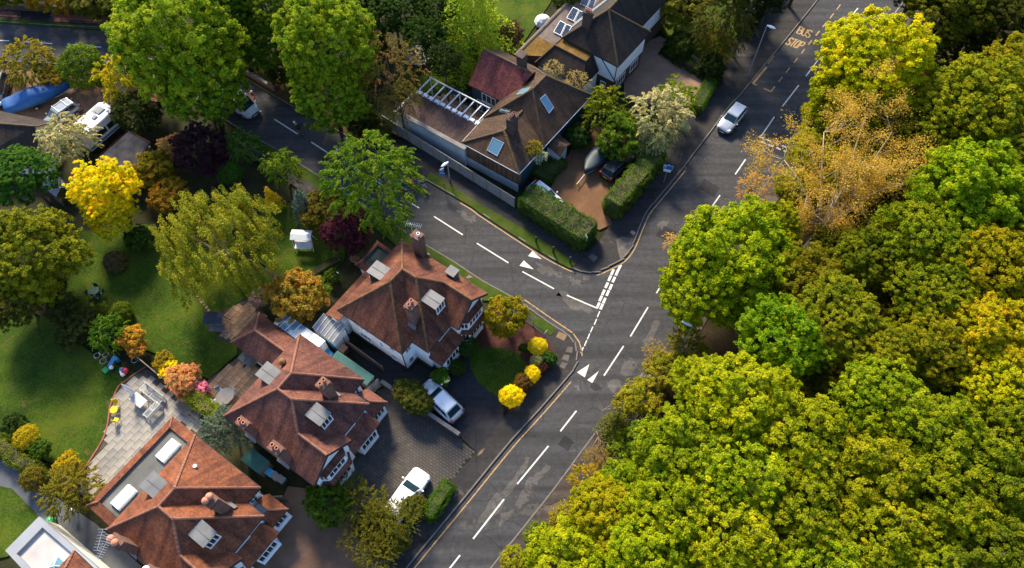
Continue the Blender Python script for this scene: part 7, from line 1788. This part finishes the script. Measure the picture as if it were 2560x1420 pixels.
for gy in range(380, 1460, 105):
    for gx in range(1500, 2640, 105):
        x, y = gx + und.uniform(-25, 25) + (gy // 105 % 2) * 50, gy + und.uniform(-25, 25)
        q = G(x, y, 3.5); dk = min(lKR, key=lambda t: (t - Vector((q.x, q.y, 0))).length); i_ = lKR.index(dk)
        dd = lKR[min(i_ + 1, len(lKR) - 1)] - lKR[max(i_ - 1, 0)]; side = dd.x * (q.y - dk.y) - dd.y * (q.x - dk.x)
        if side < 0 or (Vector((q.x, q.y, 0)) - dk).length < 5.5: continue
        if min(math.hypot(x - t[0], y - t[1]) / t[3] for t in wood) < .42: continue
        plant('understorey_tree', x, y, 3.8, und.uniform(58, 78), 'dense', und.choice([(.10, .105, .010), (.085, .10, .010), (.12, .11, .012), (.075, .095, .010)]), 'low olive-green tree filling a gap under the taller wood crowns', 'tree', 'understorey of the wood', az=.9)
for x, y in ((1860, -70), (1960, -100), (2040, -150)):
    plant('tall_tree', x, y, 9, 85, 'dense', (.03, .04, .01), 'tall dark tree shading the bus bay footway', 'tree', 'tall trees by the bus bay', az=1.1)
for x, y, r in ((2150, 420, 95), (2050, 390, 85), (2240, 390, 85), (2090, 310, 95), (2190, 320, 85), (1990, 470, 60)):
    plant('plane_neighbour', x, y, 4.5, r, 'dense', (.16, .155, .010), 'yellow-green tree under the pale limbs of the half-bare tree', 'tree', 'trees under the half-bare tree', az=.7)
# scrub at the wood edge
for x, y, r, k, c in ((1600, 1000, 58, 'small', (.15, .145, .012)), (1660, 930, 52, 'small', (.14, .135, .012)), (1715, 870, 50, 'smalltuft', (.14, .13, .012)), (1570, 1120, 50, 'small', (.10, .13, .012)), (1480, 1260, 50, 'small', (.14, .15, .012)), (1640, 890, 34, 'thin', (.2, .15, .05)), (1470, 1200, 42, 'smalltuft', (.20, .15, .014)), (1490, 1150, 36, 'thin', (.16, .11, .03)), (1350, 1345, 40, 'small', (.07, .10, .012)), (1285, 1400, 34, 'small', (.16, .16, .012)), (1690, 610, 30, 'thin', (.32, .22, .08)), (1760, 560, 44, 'thin', (.16, .13, .04)), (1880, 470, 40, 'thin', (.32, .2, .05)), (1410, 1290, 36, 'smalltuft', (.18, .15, .014)), (1600, 1090, 40, 'small', (.06, .11, .012))):
    plant('edge_shrub', x, y, 1.8, r, k, c, 'loose shrub on the strip between wood and main road footway', S_, 'shrubs at the wood edge')
plant('dark_evergreen', 1540, 1055, 3.0, 52, 'spruce', (.05, .055, .012), 'dark upright evergreen standing at the wood edge', az=1.3)
# --- the half-bare plane tree with pale limbs
def plane_tree():
    base = G(2000, 640, 0); root = empty('plane_tree', base, 0, label='half-bare tree with thick pale limbs and orange leaves', cat='tree')
    rnd = random.Random(4); m = MB(); tips = []
    m.tube([(0, 0, -.1), (.3, .2, 1.5), (.7, .5, 3.0)], [.42, .36, .32], 10)
    for tx, ty, tz in ((2150, 400, 9), (2060, 330, 9), (2230, 330, 9.5), (1960, 400, 7.5), (2180, 250, 9.5), (2080, 480, 7), (2260, 460, 8.5)):
        e = G(tx, ty, tz) - base; s = Vector((.7, .5, 3.0)); md = s.lerp(e, .5) + Vector((rnd.gauss(0, .4), rnd.gauss(0, .4), .6))
        pts = [s, s.lerp(md, .5) + Vector((.1, 0, .2)), md, md.lerp(e, .5) + Vector((0, .2, .2)), e]
        m.tube(pts, [.19, .15, .10, .065, .04], 8)
        for q, r in ((pts[1], .06), (pts[2], .05), (pts[2], .05), (pts[3], .045), (pts[3], .045), (pts[4], .04), (pts[4], .035), (pts[4], .035)):
            v = Vector((rnd.gauss(0, 1), rnd.gauss(0, 1), rnd.gauss(.3, .5))).normalized()
            branches(m, q, v, 2.2, r, 2, tips, rnd, .2, .75, 4, 3)
    m.build('trunk', 'palebark', root, smooth=True)
    tp = np.array([tuple(t) for t in tips]); k = rng.integers(0, len(tp), 27000)
    pos = tp[k] + rng.normal(0, .28, (len(k), 3)); me = leafmesh('crown', pos, rng.normal(size=pos.shape) + np.array([0, 0, .6]), .155 * rng.uniform(.6, 1.3, len(pos)), rng.normal(.5, .2, len(pos)), 'leaf')
    c = bpy.data.objects.new('crown', me); COL.objects.link(c); c.parent = root; c.color = (.60, .38, .05, 1)
plane_tree()
def bare_twigs(px, py, h, seed, label):
    p = G(px, py, 0); root = empty('bare_sapling', p, 0, label=label, cat='sapling', group='bare saplings at the wood edge'); rnd = random.Random(seed); m = MB(); tips = []
    for k in range(4):
        v = Vector((rnd.gauss(0, .45), rnd.gauss(0, .45), 1)).normalized(); branches(m, Vector((0, 0, 0)), v, h * .5, .035, 2, tips, rnd, .3, .5, 4, 3)
    m.build('stem', 'palebark', root)
for i, (x, y) in enumerate(((1505, 1085), (1560, 1060), (1500, 1200), (1440, 1290), (1700, 900), (1610, 960), (1720, 640))): bare_twigs(x, y, 4.5, 60 + i, 'leafless grey sapling at the edge of the wood')

# --- hedges: dense box of leaves on stems
def hedge(name, a, b2, width, height, col, label, leaf=0.13, dens=230, cat='hedge', rough=0.10):
    """a, b2: photo pixels of the two foot ends of its centre line"""
    global rng
    A, B = G(*a), G(*b2); L = (B - A).length; ang = math.atan2(B.y - A.y, B.x - A.x); c = (A + B) / 2
    root = empty(name, (c.x, c.y, 0), ang, label=label, cat=cat)
    rng = np.random.default_rng(int(a[0] + a[1]))
    area = L * width + 2 * height * (L + width); n = int(min(26000, area * dens)); h = np.array([L / 2, width / 2, height / 2])
    fa = np.array([L * width, L * height, L * height, width * height, width * height]); f = rng.choice(5, n, p=fa / fa.sum())
    u = rng.uniform(-1, 1, (n, 3)); nr = np.zeros((n, 3))
    for k, (ax, s) in enumerate(((2, 1), (1, 1), (1, -1), (0, 1), (0, -1))):
        w = f == k; u[w, ax] = s; nr[w, ax] = s
    p = u * h
    wob = np.sin(p[:, 0] * 2.1 + 1) * np.cos(p[:, 1] * 2.7 + p[:, 2] * 2.3) + .6 * np.sin(p[:, 0] * 5.3 + p[:, 2] * 4)
    r = np.minimum(h.min() * .5, .35); ed = np.clip((np.abs(u) * h - (h - r)) / r, 0, 1); rd = np.sqrt((ed ** 2).sum(1)); p = p * (1 - 0.16 * np.clip(rd - 1, 0, 1))[:, None]
    wob = wob + .9 * np.sin(p[:, 0] * .9 + 2) * np.cos(p[:, 1] * 1.1)
    p += nr * (wob * rough * 1.25 + rng.normal(0, .07, n))[:, None]; p[:, 2] += height / 2
    me = leafmesh('foliage', p, nr * .8 + unit(rng.normal(size=p.shape)) * .7, leaf * rng.uniform(.6, 1.3, n), .5 + .1 * wob + rng.normal(0, .14, n), 'leaf')
    o = bpy.data.objects.new('foliage', me); COL.objects.link(o); o.parent = root; o.color = (col[0] * 1.4, col[1] * 1.85, col[2], 1)
    m = MB()
    for k in range(max(2, int(L / .8))):
        x = -L / 2 + L * (k + .5) / max(2, int(L / .8)); m.tube([(x, 0, -.02), (x + .05, .04, height * .5), (x, 0, height * .85)], [.04, .03, .015], 5)
    m.build('stem', 'bark', root)
    m = MB(); i = .22; m.box(-L / 2 + i, L / 2 - i, -width / 2 + i, width / 2 - i, .15, height - i); m.build('twig_core', 'bark', root)
    return root
hedge('hedge', (1312, 508), (1474, 612), 2.7, 2.3, (.05, .085, .010), 'long dark green hedge between side road footway and gravel drive')
hedge('hedge', (1520, 545), (1640, 405), 2.0, 2.6, (.085, .105, .018), 'tall light green hedge between gravel drive and main road')
hedge('hedge', (1345, 460), (1400, 405), 1.9, 1.3, (.04, .07, .010), 'low broad hedge against the clad house wall')
hedge('hedge', (1735, 285), (1775, 215), 1.3, 1.3, (.06, .10, .010), 'neat clipped hedge block by the gravel drive mouth', leaf=.09, dens=420, rough=.03)
hedge('hedge', (1068, 1300), (1128, 1210), 1.1, 1.3, (.055, .095, .008), 'narrow bright hedge beside the white estate car', leaf=.1, dens=380)
hedge('hedge', (-20, 1090), (140, 1210), 1.2, 1.4, (.10, .095, .014), 'long yellowish hedge beside the grey path')
hedge('hedge', (470, 980), (556, 1050), 1.2, 1.5, (.17, .16, .012), 'yellow-green hedge between the two patios')
hedge('hedge', (1650, 130), (1800, 215), 1.2, 1.0, (.02, .032, .008), 'dark low hedge along the lawn behind the gravel drive')
hedge('hedge', (1850, 80), (1930, -40), 2.2, 2.4, (.018, .025, .008), 'dark hedge beside the bus bay footway')
